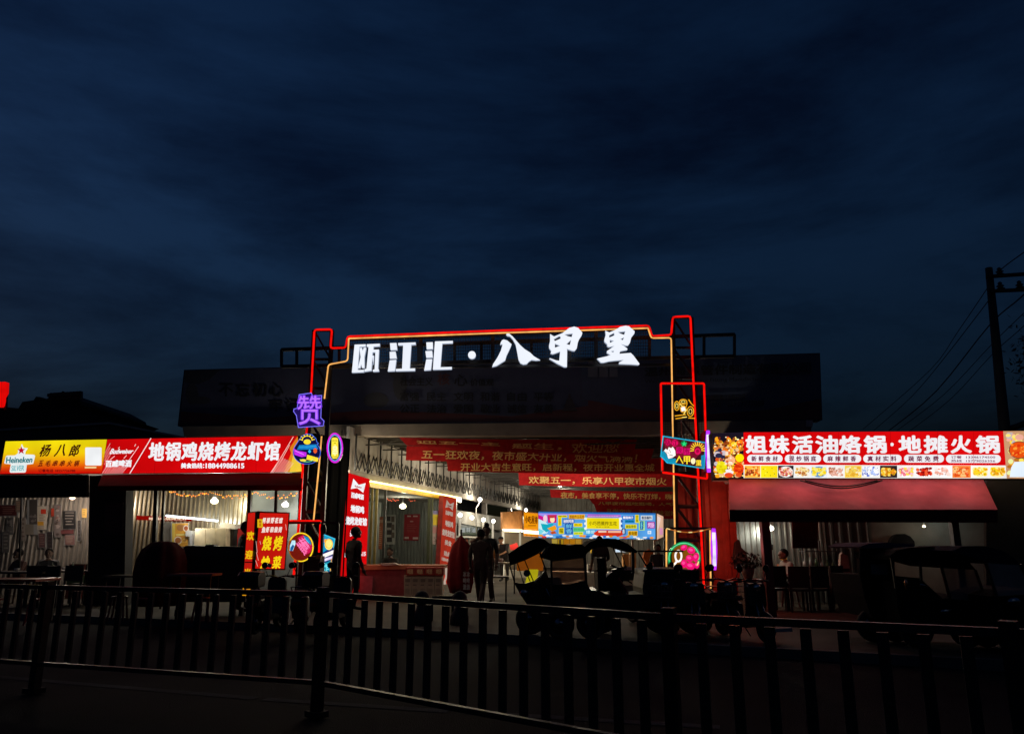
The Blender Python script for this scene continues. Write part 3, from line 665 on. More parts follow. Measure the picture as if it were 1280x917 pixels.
edge_sign('thin violet glowing oval sign seen edge on beside the long right menu sign', 885, 538, 590, 3, FPZ.off(.25))
edge_sign('thin violet glowing bar sign seen edge on beside the red corrugated wall', 892, 660, 712, 2.4, GP.off(.4))
hm = MB(); OV = GP.off(.24); hm.extrude(OV, ell_pts(404, 661, 3.6, 7, 14), (.05, .05, .055), .04); single('oval_plate', hm, M_STEEL, 'small unlit grey oval plate hanging above the slanted blue sign', 'plate')

# ------------------------------------------------------------------ left restaurant
DK = (.018, .016, .016)
LP1 = Plane(at(5, 570, 18.3), at(372, 570, 17.4))
lsb = thing('restaurant_building', 'dark low restaurant building with open lit rooms under the yellow and red sign', 'restaurant', at(180, 672, 19) * 1.0)
lsb.location.z = .12; WL[lsb.name] = Vector(lsb.location)
m = MB()
ra, rb, rc = (-60, 541), (137, 528.5), (232, 547)
rp = LP1.off(-1.2); m.extrude(rp, [ra, rb, rc, (232, 552), (-60, 552)], (.03, .028, .028), 6.0); m.build('roof', M_PAINT, lsb)
m = MB(); e = LP1.off(-1.15); m.bar(e.hit(*ra), e.hit(*rb), .05, (.3, .29, .28)); m.bar(e.hit(*rb), e.hit(*rc), .05, (.3, .29, .28)); m.build('roof_edge', M_PAINT, lsb)
BW = Plane(at(0, 650, 22.3), at(375, 650, 20.6))                    # the back wall of the rooms
pa, pb = BW.hit(-60, 660), BW.hit(140, 660); pc_, pd = BW.hit(158, 660), BW.hit(312, 660); pe = BW.hit(384, 660)
m = MB(); m.corrugated(pa, pb, .12, 3.6, (.60, .54, .47), .15, .05); m.build('back_wall', M_GALV, lsb)
m = MB(); m.corrugated(pc_, pd, .12, 3.6, (.66, .60, .46), .13, .045); m.build('back_wall', M_GALV, lsb)
m = MB(); m.poly([Vector((p.x, p.y, z)) for p, z in ((pd, .12), (pe, .12), (pe, 3.6), (pd, 3.6))], (.38, .43, .42)); m.build('side_panel', M_WALL, lsb)
m = MB(); m.poly([Vector((p.x, p.y, 3.42)) for p in (LP1.hit(-70, 600, -.2), LP1.hit(378, 600, -.2), pe, pa)], (.25, .24, .22)); m.build('ceiling', M_WALL, lsb)
for u0, u1 in ((112, 158),):
    m = MB(); m.extrude(LP1.off(-.5), [(u0, 594), (u1, 594), (u1 - 3, 760), (u0 - 3, 760)], DK, .3); m.build('partition', M_WALL, lsb)
for (u, w) in ((196, 4.5), (205.5, 3), (313, 4.0), (346, 3.2), (28, 2), (375, 2)):
    m = MB(); a, b = LP1.hit(u, 596, -.4), LP1.hit(u - 6, 760, -.4); b.z = .12; m.bar(a, b, w * 18 / F, DK); m.build('post', M_STEEL, lsb)
m = MB(); m.extrude(LP1.off(-.35), [(-40, 594), (108, 593), (108, 621), (-40, 622)], DK, .1); m.build('header_board', M_WALL, lsb)
# awning below the sign
aw0, aw1 = LP1.off(.02), LP1.off(.95)
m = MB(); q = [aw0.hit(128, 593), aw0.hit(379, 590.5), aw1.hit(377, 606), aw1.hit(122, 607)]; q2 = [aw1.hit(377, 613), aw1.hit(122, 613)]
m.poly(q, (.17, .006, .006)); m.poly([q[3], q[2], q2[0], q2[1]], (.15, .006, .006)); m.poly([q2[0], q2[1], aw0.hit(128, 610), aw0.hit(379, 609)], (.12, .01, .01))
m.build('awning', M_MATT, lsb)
# the long sign
def box_sign(name, label, pl, outline, depth, parent_loc, group=None):
    r = thing(name, label, 'sign', parent_loc, 0, group); b = MB(); b.extrude(pl, outline, (.05, .01, .01), depth); b.build('sign_box', M_PAINT, r); return r
SG = LP1.off(.05)
ls = box_sign('shop_sign', 'long backlit red and yellow restaurant sign with white characters over the left awning', SG, [(7, 550.5), (372, 544), (378, 590), (-1, 592.5)], .14, SG.hit(185, 592))
A = Art(SG)
def lp(a, b): return ((7 - 7 * b) + a * (133.5 - 7 + (7 - 6.5) * b) - 0 * b, (551.3 - 2.3 * a) + b * (592 - 551.3 - (.6 - 2.3) * a))
NBAND = 14; stops = [(0, (242, 222, 14)), (.38, (244, 205, 12)), (.6, (240, 158, 12)), (.8, (232, 84, 8)), (1, (205, 8, 6))]
def grad(t):
    for (a, ca), (b, cb) in zip(stops[:-1], stops[1:]):
        if t <= b: f = (t - a) / (b - a); return S(*[x + (y - x) * f for x, y in zip(ca, cb)])
l = A.up()
for k in range(NBAND):
    b0, b1 = k / NBAND, (k + 1) / NBAND; c0, c1 = grad(b0), grad(b1)
    A.poly([SG.hit(*lp(0, b0), l), SG.hit(*lp(1, b0), l), SG.hit(*lp(1, b1), l), SG.hit(*lp(0, b1), l)], [c0, c0, c1, c1])
A.P([(134, 549), (372, 544.4), (377.5, 589.6), (127.3, 591.6)], RED)
A.P([(362, 560), (372, 545), (377.5, 589), (355, 590), (364, 566)], S(235, 140, 30)); A.P([(366, 570), (373, 556), (377, 589), (362, 590)], S(250, 210, 60))
[A.line([(u, 549.2 - (u - 134) * .0195), (u - 3.2 * (u < 250), 591.4 - (u - 127) * .007)], .45, S(168, 4, 8)) for u in (196, 258, 320)]; A.build('print', M_SIGN, ls)
A = Art(SG, .012)
bdg = [(22.5, 561.5), (25.5, 559.5), (27.3, 554.3), (29.5, 559.3), (35, 560), (32, 564), (31.5, 567.5), (42.5, 568), (44, 569.5), (41.5, 579.5), (33.5, 580.5), (32.5, 589), (31, 590.4), (13, 590.6), (12, 589), (13.5, 580), (6, 579.3), (5.2, 578), (7.5, 570), (9, 569), (19, 568.8), (22.5, 566)]
A.P(bdg, S(236, 244, 244))
st = [(26.6 + (5.4 if k % 2 == 0 else 2.2) * math.sin(R(36 * k)), 562.6 - (5.6 if k % 2 == 0 else 2.2) * math.cos(R(36 * k))) for k in range(10)]
A.P(st, S(196, 12, 34)); A.text('Heineken', ((8.3, 571.2), (41, 570.6), (39.8, 577.6), (7.6, 578.4)), S(30, 120, 128), .35); A.text('SILVER', ((14.6, 581.8), (30.6, 581.4), (29.6, 587.8), (14, 588.4)), S(120, 190, 196), .2)
bk = S(62, 22, 8)
for i, ch in enumerate('杨八郎'): A.text(ch, ((51 + i * 18.3, 556.6), (64.5 + i * 18.3, 554.6), (62.5 + i * 18.3, 569.3), (49 + i * 18.3, 570.3)), bk, .45, .25)
for i, ch in enumerate('五毛串串火锅'): A.text(ch, ((48.5 + i * 9, 575.6), (54.5 + i * 9, 575), (53.3 + i * 9, 582), (47.3 + i * 9, 582.4)), S(110, 20, 8), .3, .2)
A.text('订餐电话 18257726788', (48, 586, 94, 589.8), S(125, 6, 6), .15)
A.pill(106.5, 558.8, 127, 581.5, S(246, 248, 250), 1.6); A.rect(106, 582.8, 120.5, 585, S(250, 215, 150))
for k in range(9): A.line([(128.2 + k * 3.0, 591), (128.2 + k * 3.0 + 3.2 + (4 if k < 3 else 2.2) * 1.4, 591 - (14 if k < 3 else 7.5))], .75, S(250, 190, 190))
for k in range(4): A.line([(130.5 + k * .2, 580 - k * 4.6), (138 - k * .1, 568 - k * 4.6)], .6, S(245, 170, 170))
for (a, b, c, d) in ((162, 574, 173, 558), (168.4, 557.3, 169.5, 555.2), (148, 560, 149.3, 558.6), (155, 572.5, 158, 569), (138, 574, 143, 570)): A.line([(a, b), (c, d)], .9, S(250, 190, 190))
A.text('Budweiser', ((138.5, 560.6), (167, 561), (166, 566.2), (137, 567.2)), WHITE, .3, .35)
A.text('百威啤酒', ((132.5, 575.3), (164.5, 574.6), (163.5, 583.2), (131.8, 583.4)), WHITE, .5)
for w_, x in ((1.1, 0),): A.line([(188.6, 547.7), (162.4, 591.2)], w_, S(252, 225, 225))
xs_ = [(186.5 + i * 19.85 + (i > 3) * .6, 203.8 + i * 19.85 + (i > 3) * .6) for i in range(9)]
for i, ch in enumerate('地锅鸡烧烤龙虾馆'):
    a = 186 + i * 20.6; dv = -i * .12; A.text(ch, ((a + 1.6, 553.2 + dv), (a + 19.6, 553 + dv), (a + 17.6, 575 + dv * .6), (a - .4, 575.2 + dv * .6)), WHITE, .95)
A.text('美食热线：', (226.5, 578.6, 255, 584.8), WHITE, .4); A.text('18844988615', (257.3, 578.8, 305, 584.8), WHITE, .4)
for k in range(7): A.line([(338.5 + k * 3.1, 590.3), (338.5 + k * 3.1 + 13 - k * .6, 590.3 - 19 + k * 1.2)], .75, S(252, 200, 190))
A.line([(340, 590.3), (366.5, 545.8)], .8, S(252, 200, 190)); A.line([(350, 578), (362, 556)], .6, S(252, 200, 190))
A.build('lettering', M_ART, ls)
# cut-off red letters of a far sign and a far dark building with roof signs
FB = front(75)
fbg = thing('far_building', 'dark silhouetted far building with cluttered roof top at the left', 'building', FB.hit(40, 672))
fbg.location.z = 0; WL[fbg.name] = Vector(fbg.location)
m = MB(); m.extrude(FB, [(-60, 512), (0, 508), (23, 510), (28, 502), (42, 500), (45, 495.5), (51, 496), (52, 501), (60, 497.5), (64, 492), (76, 491), (78, 488.5), (100, 500.5), (102, 506), (120, 510.5), (113, 513), (112, 526), (140, 530), (140, 700), (-60, 700)], (.010, .010, .012), 14); m.build('wall', M_WALL, fbg)
m = MB()
for k in range(10): m.extrude(FB.off(1), [(62 + k * 4, 491 - k * .25), (65 + k * 4, 490.6 - k * .25), (65 + k * 4, 499), (62 + k * 4, 499)], (.06, .012, .012), .4)
m.bar(FB.off(1).hit(60, 494), FB.off(1).hit(102, 492), .3, (.02, .01, .01)); m.build('roof_sign', M_PAINT, fbg)
m = MB(); FR = front(60); m.extrude(FR, [(-22, 478), (6.5, 477), (6, 490), (2.5, 496), (2.4, 500), (.5, 508), (-22, 508)], S(235, 8, 6), .5)
rsn = thing('roof_sign', 'bright red lit sign cut off by the left edge above the roofs', 'sign', FR.hit(0, 508)); m.build('panel', M_SIGN, rsn)
m = MB(); m.bar(FR.hit(4, 510, -.6), FR.hit(6.5, 486, -.6), .35, DK); m.bar(FR.hit(7, 512, -.6), FR.hit(7, 487, -.6), .2, DK); m.bar(FR.hit(-15, 512, -.6), FR.hit(-15, 487, -.6), .3, DK); m.build('stand', M_STEEL, rsn)

# ---- inside the left restaurant
def poster(label, pl, quad, draw, cat='poster', mat=None, group=None, th=.01):
    A = Art(pl, .05 if pl in (BW,) else .01); A.extrude(pl, quad, (.3, .3, .3), th, A.lift); draw(A); return single('poster', A, mat or M_PRINT, label, cat, group)
def rows(A, u0, v0, u1, v1, n, col, seed, h=.45):
    g = random.Random(seed); s_ = (v1 - v0) / n
    for i in range(n): A.rect(u0 + g.uniform(0, .1) * (u1 - u0), v0 + i * s_, u1 - g.uniform(0, .35) * (u1 - u0), v0 + (i + h) * s_, col)
def Q(u0, v0, u1, v1): return [(u0, v0), (u1, v0), (u1 - .6, v1), (u0 - .6, v1)]
BWp = BW.off(.06)
poster('dark red notice poster at the far left of the lit metal wall', BWp, Q(-2, 630, 22, 645), lambda A: (A.rect(-1, 631, 21, 644, (.10, .02, .02)), rows(A, 2, 633, 20, 643, 4, (.25, .12, .1), 1)))
poster('cream menu poster with red top and orange strip on metal wall', BWp, Q(47, 632, 58.5, 662), lambda A: (A.rect(46.6, 632.3, 58.2, 661.6, (.62, .55, .45)), A.rect(51, 636, 57.5, 642, (.7, .05, .02)), A.rect(46.8, 651.5, 54.5, 656.5, (.7, .35, .03)), rows(A, 48, 643, 57, 651, 4, (.4, .3, .22), 2), rows(A, 47.6, 657.2, 57, 661.3, 2, (.4, .3, .22), 3)))
poster('black menu board with white rows of writing beside the cream poster', BWp, Q(79, 638, 95, 661), lambda A: (A.rect(78.8, 638.3, 94.6, 660.6, (.02, .018, .018)), rows(A, 81, 640, 93, 658, 5, (.35, .3, .27), 4, .3), A.rect(76, 662, 92, 667, (.16, .05, .05))))
poster('small yellow card hanging right of the black menu board', BWp, Q(102.5, 635, 109, 647), lambda A: (A.rect(102.3, 635.2, 108.6, 646.6, (.7, .42, .10)), rows(A, 103, 637, 108, 645, 3, (.3, .2, .05), 5, .3)))
poster('tall grey picture poster between the cream poster and the black board', BWp, Q(68, 630, 76.5, 671), lambda A: (A.rect(67.6, 630.3, 76.2, 670.6, (.22, .18, .17)), A.rect(63.8, 635, 67.6, 645, (.5, .06, .03)), A.blobs(68, 632, 75.5, 669, [(.4, .33, .3), (.1, .07, .06), (.3, .15, .12)], 22, 2, 6)))
poster('dark brown picture sheet left of the cream menu poster', BWp, Q(34, 624, 47, 668), lambda A: (A.rect(36.5, 624.3, 46.5, 655, (.07, .06, .055)), A.rect(31.5, 655, 42, 668, (.24, .21, .17)), A.blobs(36, 640, 46, 654, [(.2, .18, .17), (.1, .08, .08)], 14, 2, 7)))
poster('long grey poster with scribbled rows near the left edge of the wall', BWp, Q(8, 646, 17, 668), lambda A: (A.rect(7.7, 646.3, 16.6, 667.6, (.16, .15, .14)), A.blobs(8, 647, 16, 667, [(.28, .26, .24), (.08, .07, .07)], 18, 1.8, 8)))
for k, (q, c1, c2, lb_) in enumerate((((3, 664, 12, 690), (.12, .11, .10), (.3, .28, .25), 'greyish poster low on the wall at the left edge'), ((19, 625, 29, 640), (.26, .20, .16), (.5, .3, .2), 'small brownish sheet high on the wall at far left'), ((24, 646, 33, 676), (.33, .28, .24), (.15, .1, .08), 'tall faded picture sheet between brown sheets on the metal wall'), ((58.5, 664, 66, 690), (.03, .025, .025), (.06, .04, .04), 'dark hanging sheet below the cream menu poster'), ((81, 668, 94, 681), (.20, .10, .09), (.4, .3, .25), 'small reddish sheet below the black menu board'), ((97, 650, 101.5, 676), (.05, .045, .04), (.12, .1, .1), 'narrow dark strip poster left of the yellow card'), ((48, 666, 57, 684), (.10, .05, .05), (.25, .15, .13), 'dark brown sheet right above the seated diner'))):
    poster(lb_, BWp, Q(*q), lambda A: (A.rect(q[0] + .3, q[1] + .3, q[2] - .7, q[3] - .4, c1), rows(A, q[0] + 1, q[1] + 2, q[2] - 1.4, q[3] - 2, 5, c2, 90 + k, .4)))
for k in range(3):
    cr_ = thing('drinks_crate', ['lowest plastic drinks crate of the stack by the black partition', 'middle plastic drinks crate of the stack by the black partition', 'topmost plastic drinks crate of the stack by the black partition'][k], 'crate', BW.off(.9).hit(101, 700) * 1.0, 0, 'drinks crates stacked in the left room'); cr_.location.z = .12 + k * .3; WL[cr_.name] = Vector(cr_.location); b_ = Vector(cr_.location)
    m = MB(); [m.box(b_ + Vector((dx, dy, .14)), (sx, sy, .28), ((.10, .02, .02), (.03, .06, .03), (.10, .02, .02))[k]) for dx, dy, sx, sy in ((-.2, 0, .02, .3), (.2, 0, .02, .3), (0, -.15, .42, .02), (0, .15, .42, .02))]; m.box(b_ + Vector((0, 0, .01)), (.4, .28, .02), (.03, .03, .03)); m.build('crate_shell', M_PLASTIC, cr_)
    m = MB(); [m.lathe(b_ + Vector((-.14 + i * .093, -.09 + j * .09, .02)), [(.032, 0), (.032, .16), (.012, .22), (.012, .27)], (.03, .06, .03), 6) for i in range(4) for j in range(3)]; m.build('bottle_tops', M_PLASTIC, cr_)
# lamps of the left rooms
def ceiling_disc(label, u, v, pl, r, power, col, group=None, drop=True):
    p = pl.hit(u, v); t = thing('pendant_lamp', label, 'lamp', p, 0, group)
    b = MB(); b.ball(p, r, S(*col), 14, 8, (1, 1, .75)); b.build('bulb', M_BULB, t)
    c = MB(); c.lathe(p + Vector((0, 0, r * .6)), [(r * .7, 0), (r * .5, .05), (.02, .09)], (.4, .4, .38), 12)
    c.tube([p + Vector((0, 0, r * .6)), p + Vector((0, 0, .55))], .008, (.1, .1, .1), 5); c.build('holder', M_PLASTIC, t)
    q = p + (EYEV - p).normalized() * (r + .12) - Vector((0, 0, .08)); lamp('lamp_light', q, power, tuple(x ** .5 for x in S(*col)), t, .07); return t
ceiling_disc('bluish white ceiling lamp above the poster wall at the far left', 90.5, 621.8, BW.off(.9), .07, 75, (255, 218, 190))
ceiling_disc('round white pendant lamp above the cream cupboard', 268, 626, BW.off(.8), .10, 40, (255, 236, 180))
ceiling_disc('round white pendant lamp right of the cupboard near the red awning edge', 356.5, 630.5, BW.off(.5), .09, 20, (255, 244, 220))
# fairy lights under the awning
fl = thing('fairy_lights', 'string of tiny orange fairy lights looped under the left awning', 'string lights', LP1.hit(290, 620, -.6)); g = random.Random(11)
wire = MB(); bulbs = MB(); fp = LP1.off(-.6); pts = []
for k in range(70):
    u = 212 + k * 2.3; v = 614.5 + 5.0 * abs(math.sin((u - 212) / 17.0)) + g.uniform(-2.2, 2.2) + (u > 270) * 1.5; p = fp.hit(u, v); pts.append(p); MB().ball(p, .010 + g.random() * .008, S(255, 120 + g.randint(0, 70), 50), 6, 4).build('fairy_bulb', M_FAIRY, fl)
wire.tube(pts, .004, (.03, .03, .03), 4); wire.build('wire', M_STEEL, fl)
# serving counter things
IP = BW.off(.5)
sgn = thing('kitchen_sign', 'narrow red lit strip sign on the restaurant back wall', 'sign', IP.hit(205, 650)); m = MB(); m.extrude(IP, [(170.5, 644), (238, 646), (238, 651), (170, 649.5)], S(190, 20, 8), .06); m.build('panel', M_DIM, sgn)
A = Art(IP); A.text('地锅鸡烧烤龙虾', (186, 646.2, 234, 649.6), S(255, 225, 190), .2); A.build('lettering', M_ART, sgn)
m = MB(); tl = thing('tube_light', 'slanting white tube light above the kitchen counter', 'lamp', IP.hit(240, 650, .2)); m.tube([IP.hit(208, 644, .25), IP.hit(272, 650.5, .25)], .026, S(235, 245, 250)); m.build('tube', M_BULB, tl)
m = MB(); m.bar(IP.hit(208, 643, .25), IP.hit(272, 649.3, .25), .03, (.1, .1, .1)); m.bar(IP.hit(208, 643, .25), IP.hit(211, 640, 0), .02, (.1, .1, .1)); m.bar(IP.hit(272, 649, .25), IP.hit(271, 646, 0), .02, (.1, .1, .1)); m.build('fitting', M_STEEL, tl)
lamp('lamp_light', IP.hit(240, 654, .5), 14, (1, .97, .9), tl, .15)
A = Art(IP.off(.1)); A.extrude(A.pl, Q(214, 653, 235.5, 683), (.4, .4, .4), .02, .003)
A.rect(215, 653.5, 235, 682.5, (.75, .36, .04)); A.rect(215, 653.5, 219, 682.5, (.85, .6, .1)); A.rect(220, 667, 235, 669, (.85, .7, .2))
for (u, v, a, b, c) in ((226, 659, 5, 4.5, (.5, .22, .06)), (232.5, 660, 3.6, 4, (.85, .75, .6)), (232.5, 660, 2.6, 3, (.45, .12, .04)), (222.5, 675, 5, 5, (.85, .75, .6)), (222.5, 675, 3.8, 3.8, (.45, .15, .04)), (231, 674, 4.6, 4.6, (.75, .33, .05))): A.disc(u, v, a, b, c, 12)
A.blobs(226, 670, 235, 679, [(.8, .5, .1), (.5, .2, .05)], 10, 1.6, 5); single('menu_poster', A, M_PRINT, 'orange food menu poster with plates beside the cream cupboard', 'poster')
cab = thing('cupboard', 'cream double door cupboard inside the left restaurant', 'cupboard', IP.hit(262, 700))
m = MB(); m.extrude(IP.off(.3), [(244, 660), (283, 660), (282, 700), (241, 700)], (.66, .56, .36), .4); m.build('body', M_WOOD, cab)
for a, b in ((244.6, 256.8), (257.4, 269.6), (270.2, 282.4)):
    m = MB(); m.extrude(IP.off(.32), [(a, 660.6), (b, 660.6), (b - .8, 699), (a - .8, 699)], (.70, .59, .38), .02); d = m.build('door', M_WOOD, cab)
m = MB(); m.extrude(IP.off(.2), [(232, 663), (240, 663), (240, 681), (237, 681), (237, 670), (232, 670)], (.45, .45, .43), .2); single('water_tap_unit', m, M_PLASTIC, 'grey steel kitchen unit between the menu poster and cream cupboard', 'kitchen unit')
m = MB(); m.extrude(IP.off(.15), [(275, 653), (294, 655), (294, 661), (272, 660)], (.6, .56, .48), .3); single('carton', m, M_CARD, 'pale carton on top of the cream cupboard', 'carton')
m = MB(); m.extrude(IP.off(.05), [(203, 652), (214, 652), (213, 680), (200, 680)], (.30, .27, .22), .1); single('notice_board', m, M_WOOD, 'plain brown board left of the orange menu poster', 'board')
m = MB(); m.extrude(IP.off(.1), [(283, 660.5), (292, 660.5), (291, 684), (282.5, 684)], (.02, .02, .022), .3); single('fridge', m, M_PLASTIC, 'black upright fridge right of the cream cupboard', 'fridge')
m = MB(); m.extrude(IP.off(.1), [(297, 660), (307, 660), (305, 684), (296, 684)], (.5, .03, .03), .2); single('drinks_crate', m, M_PLASTIC, 'bright red crate stack behind the capped person', 'crate')
A = Art(LP1.off(-.47)); A.extrude(A.pl, Q(131, 628, 154, 668), (.05, .02, .02), .01, .003); rows(A, 133, 631, 152, 666, 7, (.09, .03, .03), 9); single('poster', A, M_PRINT, 'barely visible dark red poster on the black partition', 'poster')

# ------------------------------------------------------------------ hall: hanging banners
def banner(label, Y0, Y1, quad, text, tq, col, tcol, bold=.25, back=0.0):
    pl = Plane(at(quad[0][0], 600, Y0), at(quad[1][0], 600, Y1)); t = thing('hanging_banner', label, 'banner', pl.hit(*quad[3]), 0, 'red cloth banners hung across the hall')
    m = MB(); n = 24; a = [pl.hit(*quad[0]), pl.hit(*quad[1]), pl.hit(*quad[2]), pl.hit(*quad[3])]; g = random.Random(len(label)); ph = g.random() * 6
    vs, fs = [], []
    for i in range(n + 1):
        for j in range(4):
            f, h = i / n, j / 3; p = (a[0].lerp(a[1], f)).lerp(a[3].lerp(a[2], f), h); vs.append(p + pl.n * .02 * math.sin(f * 19 + ph) * h + Vector((0, 0, -.03 * math.sin(f * math.pi))))
    for i in range(n):
        for j in range(3): fs.append((i * 4 + j, i * 4 + j + 1, i * 4 + j + 5, i * 4 + j + 4))
    m.add(vs, fs, col, True); m.build('cloth', M_CLOTH, t)
    A = Art(pl, .035); [A.text(tx_, q, tcol, bold) for tx_, q in ([(text, tq)] if isinstance(text, str) else text)]
    sag = []
    for p in A.v: sag.append(p + Vector((0, 0, -.025)))
    A.v = sag; A.build('lettering', M_CLOTH, t)
    [MB().tube([q, q + Vector((0, 0, .3))], .006, (.05, .05, .05), 4).build('cord', M_STEEL, t) for q in (a[0], a[1])]
BR, BT = (.42, .012, .014), (.85, .52, .2)
banner('red banner hung highest across the hall with its left half drooping', 20.6, 20.9, [(499, 546.5), (796, 549), (791, 571), (508, 556)], [('迎五一主', ((520, 549), (625, 552), (625, 556), (522, 553))), ('题生，', ((640, 553), (702, 552.5), (702, 561), (640, 559))), ('欢迎您', ((714, 552.5), (776, 551.5), (771, 564), (716, 565)))], None, (.36, .010, .012), (.7, .36, .14))
banner('wide red banner reading a holiday night greeting second from the top', 21.6, 21.8, [(508.5, 557), (818, 559), (812, 580), (507, 575)], '五一狂欢夜，夜市盛大开业，烟火气满满！', ((528, 561), (797, 565.5), (795, 577.5), (527, 572)), BR, BT)
banner('red banner wishing prosperous opening third from the top', 24.0, 24.2, [(558, 573.5), (846, 572), (846, 592), (560, 588.5)], '开业大吉生意旺，启新程，夜市开业惠全城', ((576, 577.5), (818, 578.5), (818, 588), (576, 587.5)), BR, BT)
banner('red banner with widely spaced characters fourth from the top', 27.2, 27.5, [(648, 590.5), (850, 591.5), (850, 608), (649, 606)], '欢聚五一，乐享八甲夜市烟火', ((661, 594), (833, 596), (833, 605.5), (661, 603.5)), BR, BT)
banner('shorter red banner praising endless food fifth from the top', 32, 32.2, [(687.5, 611.5), (850, 614), (850, 625), (688.5, 621.5)], '夜市，美食享不停，快乐不打烊，嗨翻', ((701, 614), (848, 616.5), (848, 623.5), (701, 621.8)), BR, (.7, .42, .14))
banner('far red banner with only the tops of its characters showing', 35, 35.2, [(736, 622.5), (850, 625), (850, 632), (741, 629.5)], '八甲夜市逛吃逛喝，人气旺', ((748, 626), (848, 627.5), (848, 631.5), (748, 630)), BR, (.5, .28, .1))
banner('farthest red banner just above the colourful stall sign', 38, 38.2, [(742, 628.5), (850, 631), (850, 648), (748, 646)], '品尝夜市，无尽美味滋味', ((758, 635), (846, 637.5), (846, 644.5), (758, 642.5)), BR, (.5, .26, .1))

for k, (u, v, Y) in enumerate(((426, 572, 19.9), (858, 602, 19.1), (610, 584, 25.4), (735, 585, 25.6), (720, 600, 29.0), (700, 606, 38.0))):  # unseen lamps added to brighten the hall, banners and fascia
    p = at(u, v, Y); t = thing('ceiling_lamp', ['white lamp tucked behind the black wall at the left of the hall mouth', 'white lamp tucked behind the red corrugated wall at the right of the hall mouth', 'white hall ceiling lamp behind the left end of the third banner', 'white hall ceiling lamp behind the right end of the third banner', 'white hall ceiling lamp behind the fourth banner', 'white hall ceiling lamp deepest in the hall'][k], 'lamp', p, 0)
    m = MB(); m.ball(p, .1, S(255, 250, 230), 10, 6); m.build('bulb', M_BULB, t); m = MB(); m.tube([p + Vector((0, 0, .09)), Vector((p.x, p.y, ZC))], .01, (.1, .1, .1), 5); m.build('cord', M_STEEL, t)
    lamp('lamp_light', p - Vector((0, .1, .22)), (90, 90, 110, 110, 110, 110)[k], (1, .88, .66), t, .1)

# ------------------------------------------------------------------ hall: first shop on the left wall
def wallq(u0, v0, u1, v1, s=0.0): return LW.off(s)
shop = thing('corner_shop', 'glass fronted shop with yellow lit lintel on the hall left wall', 'shop', hall(-1.5, 5)); SHL = hall(-1.5, 5)
zl = LW.hit(500, 612).z
m = MB(); m.extrude(LW.off(.05), [(461, 600), (577, 621.5), (577, 628), (545, 622), (463, 608.5)], (.60, .36, .006), .1); m.build('lintel', M_PAINT, shop)
lamp('lamp_light', LW.off(1.9).hit(470, 607), 26, (1, .85, .6), shop, .25)  # added fill light in mid air, brightens the cartons before the shop
m = MB(); m.tube([LW.off(.14).hit(463, 601.2), LW.off(.14).hit(576, 622)], .022, S(255, 236, 150)); m.build('tube_light', M_BULB, shop)
for k, u in enumerate((478, 505, 535, 562)): lamp('lamp_light', LW.off(1.0).hit(u, 603.5 + (u - 463) * .19), 24, (1, .85, .55), shop, .1)
iw = LW.off(-3.0); i0, i1 = hall(-3.0, .6), hall(-3.0, 9.6)
m = MB(); m.corrugated(i0, i1, .12, 3.1, (.40, .43, .42), .13, .04); m.build('inner_wall', M_GALV, shop)
m = MB(); m.corrugated(hall(-3.0, 9.6), hall(-.02, 9.6), .12, 3.1, (.40, .43, .42), .13, .04); m.build('inner_wall', M_GALV, shop)
m = MB(); m.poly([hall(-3.0, .6, 3.1), hall(0, .6, 3.1), hall(0, 9.8, 3.1), hall(-3, 9.8, 3.1)], (.4, .39, .36)); m.build('ceiling', M_WALL, shop)
def wpost(u, v0, w, c, name='window_post'):
    m = MB(); a = LW.hit(u, v0); b = Vector((a.x, a.y, .12)); m.bar(a, b, w, c); return m.build(name, M_STEEL, shop)
wpost(466, 609, .06, (.2, .15, .03)); wpost(471.5, 610, .07, (.25, .2, .05)); wpost(482, 612, .07, (.03, .03, .03)); wpost(537, 622, .10, (.05, .06, .03)); wpost(541, 622, .05, (.08, .09, .04)); wpost(552.5, 624, .10, (.45, .3, .03)); wpost(549.5, 623, .06, (.02, .02, .02))
[MB().poly([LW.hit(*p) for p in q], (.9, .95, .95)).build('glass', M_GLASS, shop) for q in (((463, 610), (482, 613), (482, 706), (463, 708)), ((537, 622), (552, 625), (552, 706), (537, 706)))]
PW = Plane(hall(-3, 9.52), hall(0, 9.52))
poster('dark red notice sheet on the metal wall inside the corner shop', PW, [(505.5, 642.5), (525, 642), (523, 675.5), (504.5, 675)], lambda A: (A.P([(505.5, 642.5), (525, 642), (523, 675.5), (504.5, 675)], (.33, .01, .02)), A.rect(509, 644, 513.5, 645.6, (.7, .6, .6)), A.rect(516.5, 644, 522, 645.6, (.7, .6, .6)), A.rect(512.5, 650.6, 516.5, 652, (.6, .4, .4)), rows(A, 508, 655, 522, 666, 5, (.5, .12, .12), 12, .2), A.rect(505.8, 670.5, 511, 673, (.75, .6, .6)), A.rect(516, 671, 522.5, 673.5, (.75, .6, .6))))
poster('orange red menu strip behind the corner shop glass', PW, [(471, 646), (479.5, 645), (478, 686), (468.5, 686)], lambda A: (A.P([(471, 646), (479.5, 645), (478, 686), (468.5, 686)], (.55, .12, .04)), rows(A, 471.5, 658, 477.5, 683, 10, (.75, .4, .22), 13, .4), A.rect(472, 649, 478.5, 653, (.8, .4, .25))))
poster('white sheet with black photo blocks beside the dark red notice', PW, [(482.5, 643), (495, 643), (494, 680), (482, 680)], lambda A: (A.P([(482.5, 643), (495, 643), (494, 680), (482, 680)], (.48, .48, .46)), *[A.rect(483.5, y, 488 + (y % 3), y + 6, (.06, .05, .05)) for y in (645, 653, 662, 671)], *[A.rect(489, y, 493, y + 7, (.16, .12, .1)) for y in (645, 655, 665)]))
